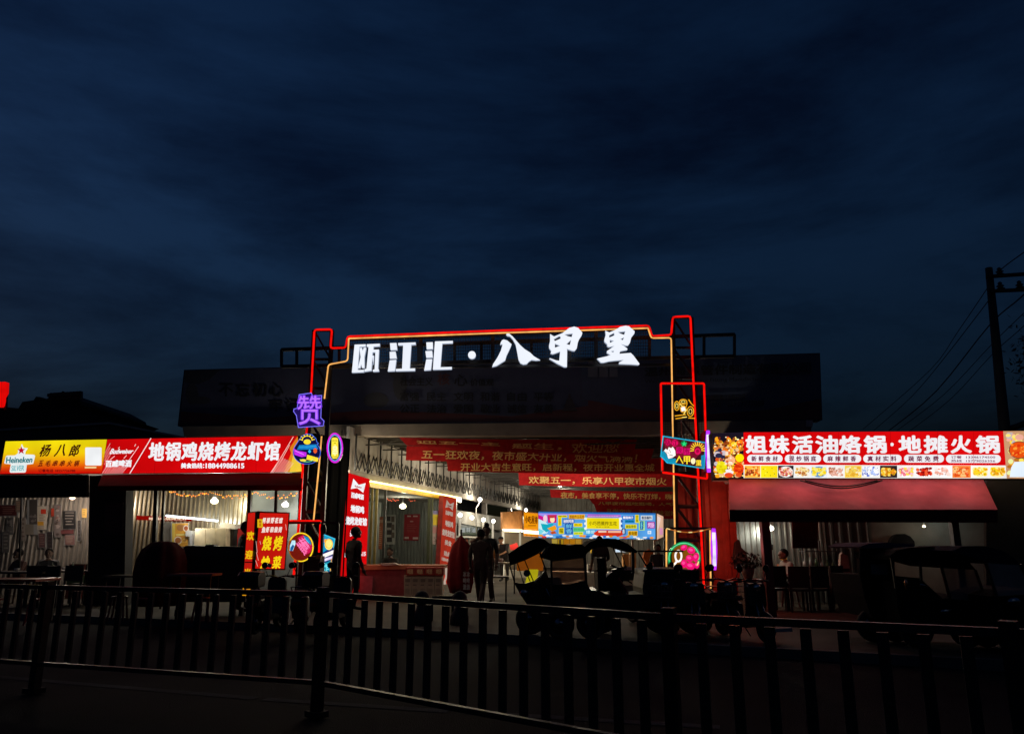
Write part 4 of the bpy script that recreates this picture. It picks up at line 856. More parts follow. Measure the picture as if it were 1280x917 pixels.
poster('tall photo strip on the right glass of the corner shop with yellow label', LW.off(.01), [(541, 638), (548.5, 639), (548, 680), (540, 680)], lambda A: (A.P([(541, 638), (548.5, 639), (548, 680), (540, 680)], (.40, .36, .34)), A.rect(541, 638, 548.4, 642, (.25, .25, .5)), A.rect(540.8, 643, 548, 656, (.75, .62, .05)), A.rect(540.8, 658, 548, 666, (.5, .25, .25)), A.blobs(540.6, 666, 548, 680, [(.25, .2, .18), (.5, .42, .4)], 14, 1.6, 3)))
t = ceiling_disc('warm pendant lamp with fluted shade hanging inside the corner shop', 503.5, 632.5, LW.off(-1.0), .12, 22, (255, 244, 190))
fl = thing('fairy_lights', 'reddish fairy lights hooked on the corner shop ceiling', 'string lights', LW.off(-1.2).hit(505, 622)); fp = LW.off(-1.2); wire = MB(); bulbs = MB(); pts = []; g = random.Random(5)
for k in range(26):
    u = 481 + k * 1.7; v = 620 + 5 * abs(math.sin(k / 4.2)) + g.uniform(-1.5, 1.5); p = fp.hit(u, v); pts.append(p); MB().ball(p, .014, S(255, 110, 70), 6, 4).build('fairy_bulb', M_FAIRY, fl)
wire.tube(pts, .004, (.03, .03, .03), 4); wire.build('wire', M_STEEL, fl)
# red vertical signs flanking the shop
def vsign(label, q, mat, white, bgc, lift=.18):
    pl = LW.off(lift); r = thing('vertical_sign', label, 'sign', pl.hit(*q[3]), 0, 'red vertical signs beside the corner shop')
    b = MB(); b.extrude(pl, q, (.25, .02, .02), .16); b.build('sign_box', M_PAINT, r)
    A = Art(pl); A.P(q, bgc); A.build('print', mat, r)
    A = Art(pl, .012); (x0, y0), (x1, y1), (x2, y2), (x3, y3) = q
    def B(a, b):
        return (x0 + (x1 - x0) * a) * (1 - b) + (x3 + (x2 - x3) * a) * b, (y0 + (y1 - y0) * a) * (1 - b) + (y3 + (y2 - y3) * a) * b
    def row(t, a0, a1, b0, b1, bd): A.text(t, (B(a0, b0), B(a1, b0), B(a1, b1), B(a0, b1)), white, bd)
    k = (x1 - x0) / 30
    A.P([B(.26, .035), B(.52, .075), B(.83, .045), B(.74, .135), B(.46, .105), B(.18, .125)], white); A.text('Budweiser', (B(.36, .085), B(.66, .085), B(.66, .10), B(.35, .10)), S(190, 10, 20), .1)
    row('百威啤酒', .22, .76, .15, .195, .4 * k); row('地锅鸡', .24, .80, .255, .315, .5 * k); row('烧烤龙虾馆', .06, .94, .355, .42, .5 * k); row('美食', .28, .74, .46, .515, .5 * k); row('热线', .25, .75, .58, .63, .45 * k); row('18844988615', .12, .95, .655, .69, .3 * k)
    A.P([B(.3, .76), B(.5, .745), B(.62, .80), B(.45, .9), B(.56, .97), B(.25, .95), B(.42, .84)], white if lift > .2 else S(214, 30, 30)); A.build('lettering', M_ART if mat is M_SIGN else M_DIM, r)
vsign('bright red backlit vertical sign at the near end of the hall wall', [(435, 590.5), (462, 598.5), (457, 737), (423.5, 744)], M_SIGN, WHITE, S(214, 8, 12), .18)
vsign('dimmer narrow red vertical sign at the far end of the corner shop', [(554.5, 619), (570.5, 623), (567, 742), (548, 735)], M_DIM, S(255, 225, 205), S(235, 72, 48), .22)
# hall wall lamps on posts
for u, v, lb in ((600, 624, 'white bulb on a thin post high on the hall wall nearest the gate'), (657.5, 637.2, 'white bulb on the hall wall above the orange stall')):
    p = LW.off(.35).hit(u, v); t = thing('wall_lamp', lb, 'lamp', p, 0); m = MB(); m.ball(p, .09, S(255, 252, 235), 12, 8); m.build('bulb', M_BULB, t)
    m = MB(); m.tube([p + Vector((0, 0, -.1)), p + Vector((-.15, 0, -.35)), Vector((p.x - .15, p.y, 1.9))], .025, (.4, .4, .38), 6); m.build('post', M_PAINT, t)
    lamp('lamp_light', p + (EYEV - p).normalized() * .45, 95, (1, .88, .66), t, .1)

# ------------------------------------------------------------------ hall: kiosks and stalls
kp = Plane(hall(.06, 11), hall(.06, 24)); kq = kp
kiosk = thing('white_kiosk', 'white framed kiosk with four bright bulbs and green lit board on hall left', 'kiosk', kp.hit(600, 700, 0) * 1.0); kiosk.location.z = .12; WL[kiosk.name] = Vector(kiosk.location)
m = MB(); m.extrude(kp, [(569, 637), (627, 646), (627, 663), (569, 652.5)], (.4, .39, .35), .5); m.build('fascia', M_WALL, kiosk)
for u in (575, 604, 616): m = MB(); a = kp.hit(u, 648, .06); m.bar(a, Vector((a.x, a.y, .12)), .09, (.7, .7, .66)); m.build('post', M_PAINT, kiosk)
m = MB(); m.extrude(kp.off(-.1), [(576, 655), (601, 656.5), (601, 668.5), (576, 667.5)], (.03, .06, .045), .05); m.build('green_board', M_PAINT, kiosk)
A = Art(kp.off(-.09)); [A.text(c, (576.5 + i * 6.4, 659, 581.5 + i * 6.4, 665), S(235, 240, 235), .2) for i, c in enumerate('燃料油')]; A.rect(597.5, 660, 598.3, 661.5, OFFW); A.rect(597.5, 663.5, 598.3, 665, OFFW); A.build('lettering', M_DIM, kiosk)
m = MB(); m.extrude(kp.off(-.1), [(604.5, 656.5), (616.5, 657.5), (616.5, 669), (604.5, 668)], (.06, .16, .05), .05); m.extrude(kp.off(-.09), [(606, 657), (613, 657.5), (613, 668), (606, 667.5)], (.42, .36, .3), .03); m.extrude(kp.off(-.08), [(609, 660), (611, 660.2), (611, 663), (609, 662.8)], (.5, .06, .05), .02); m.build('poster', M_PRINT, kiosk)
m = MB(); m.extrude(kp.off(-.1), [(618, 651), (627, 652), (627, 658), (618, 657.5)], (.42, .36, .55), .05); m.extrude(kp.off(-.1), [(620, 660), (626, 660.5), (626, 666), (620, 665.5)], (.15, .16, .17), .05); m.build('menu_board', M_PRINT, kiosk)
m = MB(); m.extrude(kp.off(-.05), [(571, 669), (603, 670.5), (603, 672.5), (571, 671)], (.6, .6, .57), .4); m.build('shelf', M_PAINT, kiosk)
m = MB(); m.extrude(kp.off(-1.2), [(560, 640), (640, 652), (640, 720), (560, 730)], (.10, .10, .10), .05); m.build('rear_panel', M_WALL, kiosk)
g = random.Random(9); m = MB()
for k in range(14): u = 574 + k * 2.2; m.extrude(kp.off(-.4), [(u, 672 + g.random() * 3), (u + 1.6, 672 + g.random() * 3), (u + 1.6, 682), (u, 682)], g.choice([(.5, .5, .48), (.12, .12, .12), (.3, .32, .3), (.5, .1, .05)]), .1)
m.build('shelved_goods', M_PLASTIC, kiosk)
m = MB(); m.extrude(kp.off(.1), [(569, 690), (618, 692), (618, 722), (569, 728)], (.35, .35, .34), .4); m.build('counter', M_PAINT, kiosk)
for i, (u, v) in enumerate(((575.2, 643.2), (590, 646.6), (604.3, 649.2), (616.7, 651))):
    p = kp.off(.22).hit(u, v); m = MB(); m.ball(p, .085, S(255, 253, 240), 12, 8); b = m.build('bulb', M_BULB, kiosk)
    lamp('lamp_light', p + Vector((.3, -.3, -.15)), 8, (1, .95, .85), kiosk, .12)
# orange lit stall
OY = 33.0; o1 = Plane(at(628, 650, 31.4), at(653.5, 650, 33)); o2 = front(OY - .2)
ost = thing('orange_stall', 'stall with brown side board and glowing orange front sign under a bulb', 'food stall', at(650, 690, 33)); ost.location.z = .12; WL[ost.name] = Vector(ost.location)
m = MB(); m.extrude(o1, [(628, 640), (653.5, 638), (653.5, 661.5), (628, 661)], (.42, .19, .07), .08); m.build('side_board', M_WOOD, ost)
m = MB(); m.extrude(o2, [(654.5, 639), (673.5, 641), (673.5, 671), (654.5, 669.5)], (.4, .15, .02), .5); m.build('sign_box', M_PAINT, ost)
A = Art(o2); A.P([(655, 640), (673, 642), (673, 661), (655, 660)], S(240, 150, 14)); A.P([(655, 667), (673, 668), (673, 670.5), (655, 669)], S(215, 125, 14)); A.build('print', M_SIGN, ost)
A = Art(o2, .012); [A.text(c, ((656.5 + i * 4, 644 + i * .3), (660 + i * 4, 644.3 + i * .3), (660 + i * 4, 653.5 + i * .3), (656.5 + i * 4, 653 + i * .3)), S(120, 60, 4), .25) for i, c in enumerate('小吃屋排')]; A.rect(660, 656, 670, 657, S(130, 70, 5)); A.build('lettering', M_ART, ost)
m = MB(); m.tube([o1.off(.05).hit(629, 662.3), o1.off(.05).hit(653, 663.2)], .05, S(255, 236, 180)); m.tube([o2.off(.1).hit(655, 664), o2.off(.1).hit(673, 665.5)], .06, S(255, 240, 180)); m.build('light_strip', M_BULB, ost)
for u, v, Y in ((629, 662, 31.4), (650, 663, 32.7)):
    m = MB(); a = at(u, v, Y - .1); m.bar(a, Vector((a.x, a.y, .2)), .09, S(255, 240, 205)); m.build('lit_post', M_DIM if u > 640 else M_SIGN, ost)
m = MB(); m.extrude(front(32.4), [(628, 712), (672, 713), (672, 731), (628, 731)], (.45, .43, .4), .7); m.build('counter', M_PAINT, ost)
m = MB(); m.extrude(front(34.5), [(626, 664), (675, 664), (675, 725), (626, 725)], (.25, .2, .14), .1); m.build('rear_panel', M_WALL, ost)
lamp('lamp_light', at(641, 668, 31.6), 30, (1, .85, .55), ost, .12); lamp('lamp_light', at(663, 672, 32.0), 30, (1, .8, .45), ost, .12)
m = MB(); m.extrude(front(32.2), [(637, 681), (646, 678), (648, 683), (647, 687), (638, 687)], (.5, .02, .02), .5); single('red_cool_box', m, M_PLASTIC, 'red box on the counter under the orange stall', 'box')
# colourful stall sign
SP1 = Plane(at(673, 656, 24.2), at(820, 656, 23.8)); SPS = Plane(at(820, 656, 23.8), at(829.5, 656, 26.2))
cst = thing('food_stall', 'food stall with long colourful backlit sign in the middle of the hall mouth', 'food stall', at(750, 690, 24.5)); cst.location.z = .12; WL[cst.name] = Vector(cst.location)
m = MB(); m.extrude(SP1, [(672.5, 638.5), (819.5, 640.5), (819.5, 674), (673, 672)], (.06, .05, .06), 1.6); m.build('sign_box', M_PAINT, cst)
A = Art(SP1); y = lambda v: v
LB, BL, CY_, YW, GN, PK, OR_, RD = S(90, 165, 235), S(20, 95, 195), S(20, 170, 190), S(246, 226, 16), S(95, 205, 120), S(200, 20, 140), S(245, 160, 20), S(225, 50, 20)
A.P([(673, 639), (819.3, 641), (819.3, 673.5), (673.3, 671.6)], LB); A.P([(673, 639), (819, 641), (819, 643), (673, 641)], S(40, 110, 190)); A.P([(673, 641), (760, 642.5), (680, 644), (673, 643)], S(160, 140, 235)); A.P([(735, 642), (776, 643), (776, 646), (735, 645)], S(170, 110, 220))
A.P([(673, 643), (679, 645), (680, 653), (673, 651)], PK); A.P([(684, 643), (696, 643), (695.5, 653), (685, 653)], S(205, 20, 110)); A.disc(690.5, 649, 3, 4, S(255, 225, 180), 9); A.disc(681.5, 648, 2.6, 5, S(240, 200, 215), 9); A.P([(686, 644), (694, 644), (692, 647), (687, 647)], S(190, 60, 60))
A.P([(673, 648), (682, 652), (688, 658), (684, 666), (673, 668)], S(200, 235, 240)); A.P([(676, 654), (685, 655), (692, 653), (690, 660), (683, 665), (678, 661)], CY_); A.P([(673, 660), (680, 663), (676, 668), (673, 668)], S(120, 215, 230)); A.P([(684, 660), (694, 656), (696, 661), (690, 664)], OR_); A.P([(687, 665), (693, 663), (696, 666), (690, 667.5)], S(200, 80, 30))
for (u0, v0, u1, v1, c, tc_, tt) in ((697, 643.5, 709, 646.5, YW, S(110, 110, 20), '香酥小炸串'), (711, 642.5, 731, 648.5, S(245, 190, 40), S(170, 90, 10), '铁板炸五花肉'), (703.5, 648, 718, 654, BL, WHITE, '秘制鸡排'), (706.5, 654, 716, 667, S(25, 80, 180), S(120, 210, 240), '鲜香'), (697.5, 646.5, 702, 657, YW, S(200, 170, 10), '酥'), (698.5, 659, 705, 667, YW, S(90, 80, 10), '味'), (717, 653.5, 728, 658, YW, S(190, 160, 10), '脆皮'), (716.5, 659, 731, 664, GN, S(60, 170, 120), '炸鸡柳'), (717, 664.5, 729, 668, S(220, 230, 40), S(170, 180, 20), '招牌'), (731.5, 661.5, 745, 667.5, S(70, 170, 215), S(200, 240, 250), '爆浆'),
    (734, 643.8, 774, 646, S(190, 90, 200), S(250, 220, 255), '每天新鲜现做现卖童叟无欺'), (778, 644, 792.5, 649, BL, WHITE, '酸甜梅子'), (781, 649.5, 793, 653, S(20, 135, 185), S(10, 80, 130), '孜然味'), (794, 643, 798.5, 653, YW, S(160, 140, 20), '甘梅'), (801, 644, 815.5, 649.5, S(235, 240, 245), S(60, 80, 110), '番茄酱料'), (781.5, 655, 796, 660.5, S(235, 228, 40), S(130, 130, 20), '椒盐排条'), (785, 663, 797, 669.5, S(250, 205, 20), S(150, 80, 10), '鱿鱼圈'), (798.5, 650.5, 806, 662.5, S(180, 235, 150), GN, '鲜'), (800, 651, 804, 661.5, S(25, 90, 170), S(120, 220, 230), '虾'), (809, 651.5, 818.5, 660, S(150, 25, 160), S(250, 200, 245), '烤肠'), (809.5, 663, 814, 667, S(230, 240, 250), S(150, 190, 220), '串'), (777, 660, 782, 667.5, S(20, 50, 110), S(230, 240, 250), '香')):
    A.rect(u0, v0, u1, v1, c)
    if len(tt) == 2 and (u1 - u0) < (v1 - v0): A.column(tt, u0 + .8, u1 - .8, v0 + .6, v1 - .2, tc_, .1)
    else: A.text(tt, (u0 + 1, v0 + .9, u1 - 1, v1 - .9), tc_, .12)
for u in (732, 775.5):
    for k in range(5): A.disc(u + (k % 2) * 1.2, 648 + k * 3, 2.0, 1.9, S(235, 245, 250) if k % 2 == 0 else S(30, 90, 170), 8)
A.P([(732, 646.5), (776, 647.2), (776, 661.5), (732, 660.5)], S(240, 245, 240)); A.P([(733.5, 646.8), (774, 647.3), (774, 661), (733.5, 660.2)], YW)
A.text('小巧芭蕉炸五花', ((736, 651), (771, 651.5), (771, 656.5), (736, 656)), S(140, 125, 12), .15); A.text('铁板小串香', (745, 657.5, 762, 659), S(170, 155, 14), .05)
A.P([(742, 666), (748, 662), (777, 662.5), (779, 668), (770, 671.5), (745, 671)], RD); A.rect(748, 662.8, 758, 665.2, S(250, 215, 190)); A.rect(760, 663, 776, 665.4, S(250, 200, 170))
g = random.Random(21)
for k in range(34):
    u = 676 + k * 4.2; A.disc(min(u, 815), 669.6 + g.uniform(-1, 1.4) + (u - 673) * .012, g.uniform(2, 3.4), g.uniform(1, 1.7), g.choice([WHITE, WHITE, S(30, 110, 200), S(240, 150, 30), S(220, 60, 70), S(120, 190, 240)]), 9)
A.build('print', M_SIGN, cst)
m = MB(); m.extrude(SPS, [(820.8, 641), (829.5, 645), (829.5, 671), (820.8, 676)], (.3, .2, .15), .05); m.build('side_box', M_PAINT, cst)
A = Art(SPS); A.P([(821.2, 641.5), (829.2, 645.2), (829.2, 670.5), (821.2, 674)], S(225, 180, 150)); A.P([(824.5, 659), (828.5, 660), (828.5, 668), (824.5, 668)], S(225, 150, 190)); A.P([(821.4, 644), (826, 647), (824, 658), (821.4, 664)], S(230, 205, 195)); A.build('side_print', M_SIGN, cst)
for u in (700, 745, 790, 818): m = MB(); a = at(u, 674, 24.6); m.bar(a, Vector((a.x, a.y, .12)), .05, (.35, .3, .25)); m.build('post', M_PAINT, cst)
m = MB(); m.extrude(front(24.6), [(690, 714), (824, 716), (824, 745), (690, 745)], (.5, .48, .44), .8); m.build('counter', M_PAINT, cst)
A = Art(front(25.0)); A.extrude(A.pl, [(689, 672.5), (728, 673), (728, 680.5), (700, 680), (690, 678)], (.4, .2, .03), .03, .002)
[A.rect(690 + k * 7.4, 673.4, 696.6 + k * 7.4, 679.6, c) for k, c in enumerate((S(250, 215, 90), S(240, 190, 40), S(235, 150, 30), S(240, 160, 30), S(240, 180, 60)))]; A.rect(696, 680.2, 722, 683, S(235, 215, 200)); A.build('menu_strip', M_DIM, cst)
for u in (712, 760, 800): lamp('lamp_light', at(u, 682, 24.8), 24, (1, .88, .68), cst, .12)
# small clutter of the stalls behind the vehicles
def blk(name, label, cat, Y, pts, col, depth, mat=M_PLASTIC, group=None): m = MB(); m.extrude(front(Y), pts, col, depth); return single(name, m, mat, label, cat, group)
blk('lit_box', 'glowing yellow light box hanging behind the tricycle roof', 'light box', 26.5, [(739, 684), (748, 683.5), (748, 691.5), (739, 691)], S(250, 190, 40), .2, M_SIGN)
blk('yellow_light_box', 'bright yellow lit panel behind the clear windscreen of the covered scooter', 'light box', 20.5, [(661, 712), (673, 712), (671, 733), (656, 733)], S(200, 190, 20), .5, M_SIGN)
blk('orange_board', 'orange stall board seen through the scooter windscreen', 'board', 28, [(646, 690), (679, 690), (679, 713), (646, 713)], S(205, 110, 20), .2, M_DIM)
for i, (u0, v0, u1, v1, c, lb) in enumerate(((779, 692, 786, 711, (.55, .25, .06), 'orange paper roll display left on the stall counter'), (788, 690, 795, 712, (.6, .3, .08), 'taller orange carton right of the paper rolls'), (735, 705, 744, 714, (.6, .58, .52), 'white tub by the stall seen under the tricycle roof'), (765, 712, 782, 719, (.62, .6, .55), 'long white food tray on the stall counter'), (782, 711, 800, 717, (.6, .57, .5), 'white food tray at the right end of the counter'))):
    blk('stall_goods', lb, 'goods', 24.2, [(u0, v0), (u1, v0), (u1, v1), (u0, v1)], c, .3, M_PLASTIC, 'goods on the stall counter')
A = Art(front(27)); A.extrude(A.pl, [(769, 682), (782, 682), (782, 690), (769, 690)], (.3, .3, .3), .05, .002); A.rect(769.4, 682.4, 775, 689.6, S(215, 235, 255)); A.rect(776, 682.6, 781.6, 688, S(190, 160, 235)); single('lit_screen', A, M_SIGN, 'small bluish white lit panel deep in the hall', 'screen')
m = MB(); m.extrude(front(23), [(806, 688), (812, 686), (817, 690), (815, 700), (817, 712), (806, 713), (808, 702), (804, 697)], (.62, .17, .04), .25, smooth=False); single('orange_cloth', m, M_CLOTH, 'orange hanging cloth at the right end of the stall', 'cloth')

# ------------------------------------------------------------------ right restaurant
RP = Plane(at(890, 570, 15.8), at(1280, 570, 15.0))
rsb = thing('restaurant_building', 'low restaurant building with dim open front under the long food picture sign', 'restaurant', at(1090, 672, 17)); rsb.location.z = .12; WL[rsb.name] = Vector(rsb.location)
RBW = Plane(at(915, 660, 19.6), at(1280, 660, 18.8))
q0, q1, q2_, q3 = RBW.hit(912, 660), RBW.hit(1078, 660), RBW.hit(1085, 660), RBW.hit(1400, 660)
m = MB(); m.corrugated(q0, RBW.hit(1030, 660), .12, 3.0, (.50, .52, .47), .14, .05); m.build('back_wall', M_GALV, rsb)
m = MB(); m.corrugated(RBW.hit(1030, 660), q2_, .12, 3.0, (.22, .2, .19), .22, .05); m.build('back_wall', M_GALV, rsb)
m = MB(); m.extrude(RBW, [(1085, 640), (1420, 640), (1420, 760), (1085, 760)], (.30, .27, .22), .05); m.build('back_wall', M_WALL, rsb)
c0, c1 = RP.hit(905, 640, -.1), RP.hit(1420, 640, -.1)
m = MB(); m.poly([Vector((p.x, p.y, 2.9)) for p in (c0, c1, q3, q0)], (.2, .18, .16)); m.build('ceiling', M_WALL, rsb)
m = MB(); m.extrude(RP.off(-.05), [(888, 541), (1420, 538), (1420, 600), (892, 600)], (.03, .03, .03), .35); m.build('upper_wall', M_WALL, rsb)
m = MB(); m.poly([RP.hit(888, 541, -.3), RP.hit(1420, 538, -.3), RBW.hit(1420, 560), RBW.hit(893, 560)], (.05, .05, .05)); m.build('roof', M_PAINT, rsb)
b0, b1, b2 = RP.off(.02), RP.off(.95), RP.off(.97)
m = MB(); n = 16; vs, fs = [], []
for i in range(n + 1):
    f = i / n
    for j in range(5):
        h = j / 4; p = b0.hit(911 + (1229 - 911) * f, 598.5).lerp(b1.hit(912 + (1247 - 912) * f, 636.5), h) - Vector((0, 0, .035 * math.sin(math.pi * h) * (.6 + .4 * math.sin(f * 23)))); vs.append(p)
for i in range(n):
    for j in range(4): fs.append((i * 5 + j, i * 5 + j + 1, i * 5 + j + 6, i * 5 + j + 5))
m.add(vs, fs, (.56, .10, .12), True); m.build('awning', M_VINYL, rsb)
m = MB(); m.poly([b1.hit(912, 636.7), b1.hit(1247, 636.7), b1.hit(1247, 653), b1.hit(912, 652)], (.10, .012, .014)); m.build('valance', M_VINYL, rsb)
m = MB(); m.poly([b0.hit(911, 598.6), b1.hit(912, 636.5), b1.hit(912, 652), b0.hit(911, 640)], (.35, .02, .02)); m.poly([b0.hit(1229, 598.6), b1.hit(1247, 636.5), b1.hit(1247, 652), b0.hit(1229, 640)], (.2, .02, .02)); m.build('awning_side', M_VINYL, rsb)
def rpost(u, v0, w, c, lift=.6):
    m = MB(); a = RP.off(lift).hit(u, v0); m.bar(a, Vector((a.x, a.y, .12)), w, c); return m.build('post', M_PAINT, rsb)
rpost(954.5, 640, .16, (.25, .02, .02)); rpost(1190, 640, .13, (.03, .03, .03)); 
m = MB(); m.extrude(RP.off(.2), [(1233, 600), (1420, 600), (1420, 770), (1233, 770)], (.02, .018, .018), .1); m.build('front_panel', M_WALL, rsb)
m = MB(); m.extrude(RP.off(.3), [(990, 640), (1023, 640), (1022, 685), (991, 685)], (.10, .022, .016), .03); m.build('hanging_panel', M_VINYL, rsb)
# the sign
RSG = RP.off(.06)
rs = box_sign('shop_sign', 'long bright red hotpot sign with food pictures over the right awning', RSG, [(889.5, 541), (1330, 537.5), (1331, 598.5), (893, 597)], .16, RSG.hit(1100, 598))
A = Art(RSG)
A.P([(890, 541), (930, 540), (930, 597), (893.5, 597)], S(25, 18, 30)); A.P([(929.5, 540), (1254, 538.6), (1257.5, 582), (929.5, 581)], RED); A.P([(929.5, 580.6), (1257.5, 581.4), (1258.5, 597.6), (929.5, 597)], S(240, 238, 235)); A.P([(1254, 538.6), (1329, 538), (1330, 598), (1258.4, 597.6)], S(200, 150, 110))
A.blobs(891.5, 545, 930, 597, [S(245, 160, 20), S(250, 205, 40), S(240, 120, 20), S(235, 190, 130), S(220, 80, 30), S(250, 170, 30), S(150, 70, 20), S(190, 110, 30)], 190, 3.4, 31)
A.blobs(891.5, 545, 930, 597, [S(255, 225, 120), S(255, 240, 190), S(120, 40, 15), S(60, 25, 20)], 90, 1.3, 36)
A.blobs(892, 558, 912, 590, [S(205, 190, 200), S(40, 40, 70), S(225, 120, 60), S(170, 70, 60), S(245, 215, 180)], 26, 3.4, 32)
for (u, v, a, b, c) in ((924.5, 572, 5.4, 5.2, S(246, 216, 8)), (902, 584, 7, 8, S(235, 220, 20)), (910.5, 591, 6, 5, S(240, 235, 235)), (911, 593.5, 5.5, 3.2, S(225, 70, 30)), (923.5, 585.5, 6.6, 7.4, S(228, 66, 12)), (914, 575, 5, 5.5, S(245, 180, 130))): A.disc(u, v, a, b, c, 12)
A.blobs(897, 578, 908, 591, [S(250, 236, 60), S(215, 190, 10)], 10, 1.8, 33); A.blobs(918, 579, 929.5, 592, [S(245, 110, 30), S(200, 40, 10)], 12, 1.8, 34); A.blobs(906, 563, 917, 582, [S(250, 200, 160), S(225, 110, 60), S(255, 225, 200)], 14, 2, 35)
pal = {'pop': [S(250, 180, 60), S(225, 100, 20), S(250, 210, 110), S(150, 60, 20)], 'yel': [S(246, 220, 20), S(120, 150, 30), S(250, 236, 90)], 'meat': [S(235, 150, 130), S(250, 220, 200), S(200, 60, 50), S(240, 200, 60)], 'fry': [S(250, 226, 150), S(235, 170, 70), S(255, 244, 214), S(200, 110, 40)], 'egg': [S(250, 216, 30), S(255, 240, 120)], 'bowl': [S(250, 235, 225), S(230, 170, 150), S(190, 120, 90)], 'mush': [S(250, 215, 90), S(240, 180, 50), S(255, 240, 190)], 'blue': [S(90, 110, 200), S(245, 246, 250), S(170, 190, 240)], 'nood': [S(246, 190, 30), S(215, 130, 15), S(250, 225, 110)], 'pink': [S(235, 120, 140), S(250, 190, 190), S(245, 210, 80)], 'red': [S(220, 30, 15), S(240, 90, 50), S(150, 12, 10)], 'pale': [S(250, 225, 215), S(240, 170, 150), S(255, 250, 248)], 'salm': [S(245, 130, 50), S(225, 80, 25), S(255, 190, 120)], 'gold': [S(250, 205, 25), S(235, 160, 20), S(255, 236, 150)]}
for k, (u0, u1, kind, dish) in enumerate(((930.5, 950.5, 'pop', None), (951, 972, 'yel', S(246, 224, 16)), (972.5, 992, 'meat', S(248, 244, 240)), (992.5, 1013, 'fry', S(250, 246, 230)), (1013.5, 1034, 'egg', S(90, 150, 205)), (1034.5, 1055.5, 'bowl', S(250, 248, 246)), (1056, 1077, 'mush', None), (1077.5, 1099.5, 'blue', None), (1100, 1121.5, 'nood', S(60, 40, 30)), (1122, 1143.5, 'pink', S(250, 246, 246)), (1144, 1166.5, 'red', S(250, 248, 246)), (1167, 1190, 'pale', S(252, 252, 252)), (1190.5, 1213.5, 'salm', None), (1214, 1236, 'gold', S(250, 240, 200)), (1236.5, 1258, 'gold', S(250, 236, 160)))):
    if kind in ('pop', 'yel', 'salm', 'mush'): A.rect(u0, 581.6, u1, 596.8, pal[kind][0])
    if kind in ('meat', 'egg', 'nood'): A.rect(u0, 581.6, u1, 596.8, S(40, 30, 34) if kind != 'egg' else S(235, 240, 246))
    if dish and kind != 'yel': A.disc((u0 + u1) / 2, 589.4, (u1 - u0) * .47, 6.8, dish, 16)
    A.blobs(u0 + (1 if dish else 0), 582.4 + (1 if dish else 0), u1 - (1 if dish else 0), 596 - (1 if dish else 0), pal[kind], 46 if kind != 'yel' else 5, 2.2 if kind != 'yel' else 1.0, 40 + k)
    if kind != 'yel': A.blobs(u0 + 2, 584, u1 - 2, 595, [tuple(c * .45 for c in pal[kind][0]), tuple(min(1, c * 1.4 + .08) for c in pal[kind][1])], 14, .8, 140 + k)
    if kind == 'yel': [A.disc(u0 + x, 584 + y, .7, .6, S(90, 120, 20), 6) for x, y in ((3, 2), (8, 6), (14, 1), (17, 8), (5, 10), (12, 10))]
    A.line([(u0 - .25, 581.4), (u0 - .25, 597)], .5, S(250, 250, 248))
A.blobs(1256, 540, 1280, 556, [S(190, 180, 180), S(245, 210, 60), S(235, 170, 150), S(250, 225, 120)], 20, 4, 61); A.blobs(1257, 552, 1330, 597, [S(246, 205, 40), S(250, 225, 90), S(235, 170, 40), S(180, 110, 30), S(230, 235, 160)], 130, 3.4, 62)
A.disc(1274, 562, 13, 11, S(110, 60, 50), 22); A.disc(1274, 562, 12, 10, S(226, 78, 14), 22); A.blobs(1263, 554, 1285, 570, [S(240, 110, 30), S(215, 50, 10), S(245, 150, 50)], 26, 2, 63); A.disc(1300, 552, 12, 10, S(225, 200, 190), 18); A.blobs(1290, 545, 1311, 560, pal['meat'], 24, 2.4, 64)
A.P([(1264, 584), (1268, 577), (1330, 574), (1330, 596), (1262, 596)], S(225, 238, 250))
[A.line([(u, 540 - (u - 930) * .0043), (u, 580.8)], .45, S(165, 4, 8)) for u in (988, 1048, 1113, 1172, 1217)]; A.build('print', M_RIGHT, rs)
A = Art(RSG, .03)
for ch, (a, b) in zip('姐妹活油烙锅地摊火锅', ((932.5, 957.5), (961.5, 985.5), (990.5, 1015), (1019.5, 1046.5), (1049, 1076), (1080, 1107), (1123.6, 1150.5), (1155, 1183.5), (1188.5, 1213.5), (1220, 1248.5))):
    A.text(ch, ((a + .3, 544.8), (b - .3, 544.6), (b + .5, 565.4), (a + .8, 565.6)), WHITE, 1.15)
A.disc(1115, 555.2, 2.2, 2.2, WHITE, 12)
for (a, b, t) in ((934, 978.3, '新鲜食材'), (981, 1026.4, '现炒锅底'), (1029, 1076.5, '麻辣鲜香'), (1079, 1127, '真材实料'), (1130, 1180, '蔬菜免费')):
    A.pill(a, 567.9, b, 577.9, WHITE); w = (b - a - 9) / 4
    for i, ch in enumerate(t): A.text(ch, (a + 5.5 + i * w, 569.8, a + 5.5 + i * w + w * .68, 576.2), S(110, 20, 70), .25)
A.pill(1182.5, 568, 1251, 578.4, WHITE)
A.text('订餐  13346174500', (1189, 569.3, 1244, 572.8), S(120, 40, 90), .1); A.text('热线  15779026356', (1189, 574, 1244, 577.4), S(120, 40, 90), .1)
A.text('不以', ((1270, 577.6), (1292, 576.5), (1291, 584.5), (1269, 585)), S(20, 50, 120), .4, .2); A.text('炮捞', ((1264, 585.5), (1288, 584.5), (1287, 595.2), (1263, 595.8)), S(25, 50, 130), .5, .2)
A.build('lettering', M_ART, rs)
for u in (930, 1000, 1070, 1140, 1205): lamp('sign_light', RSG.off(.55).hit(u, 588), 6.4, (1, .50, .42), rs, .25)  # extra lights added before the sign to brighten the awning
cb = MB(); pl = RP.off(.5)
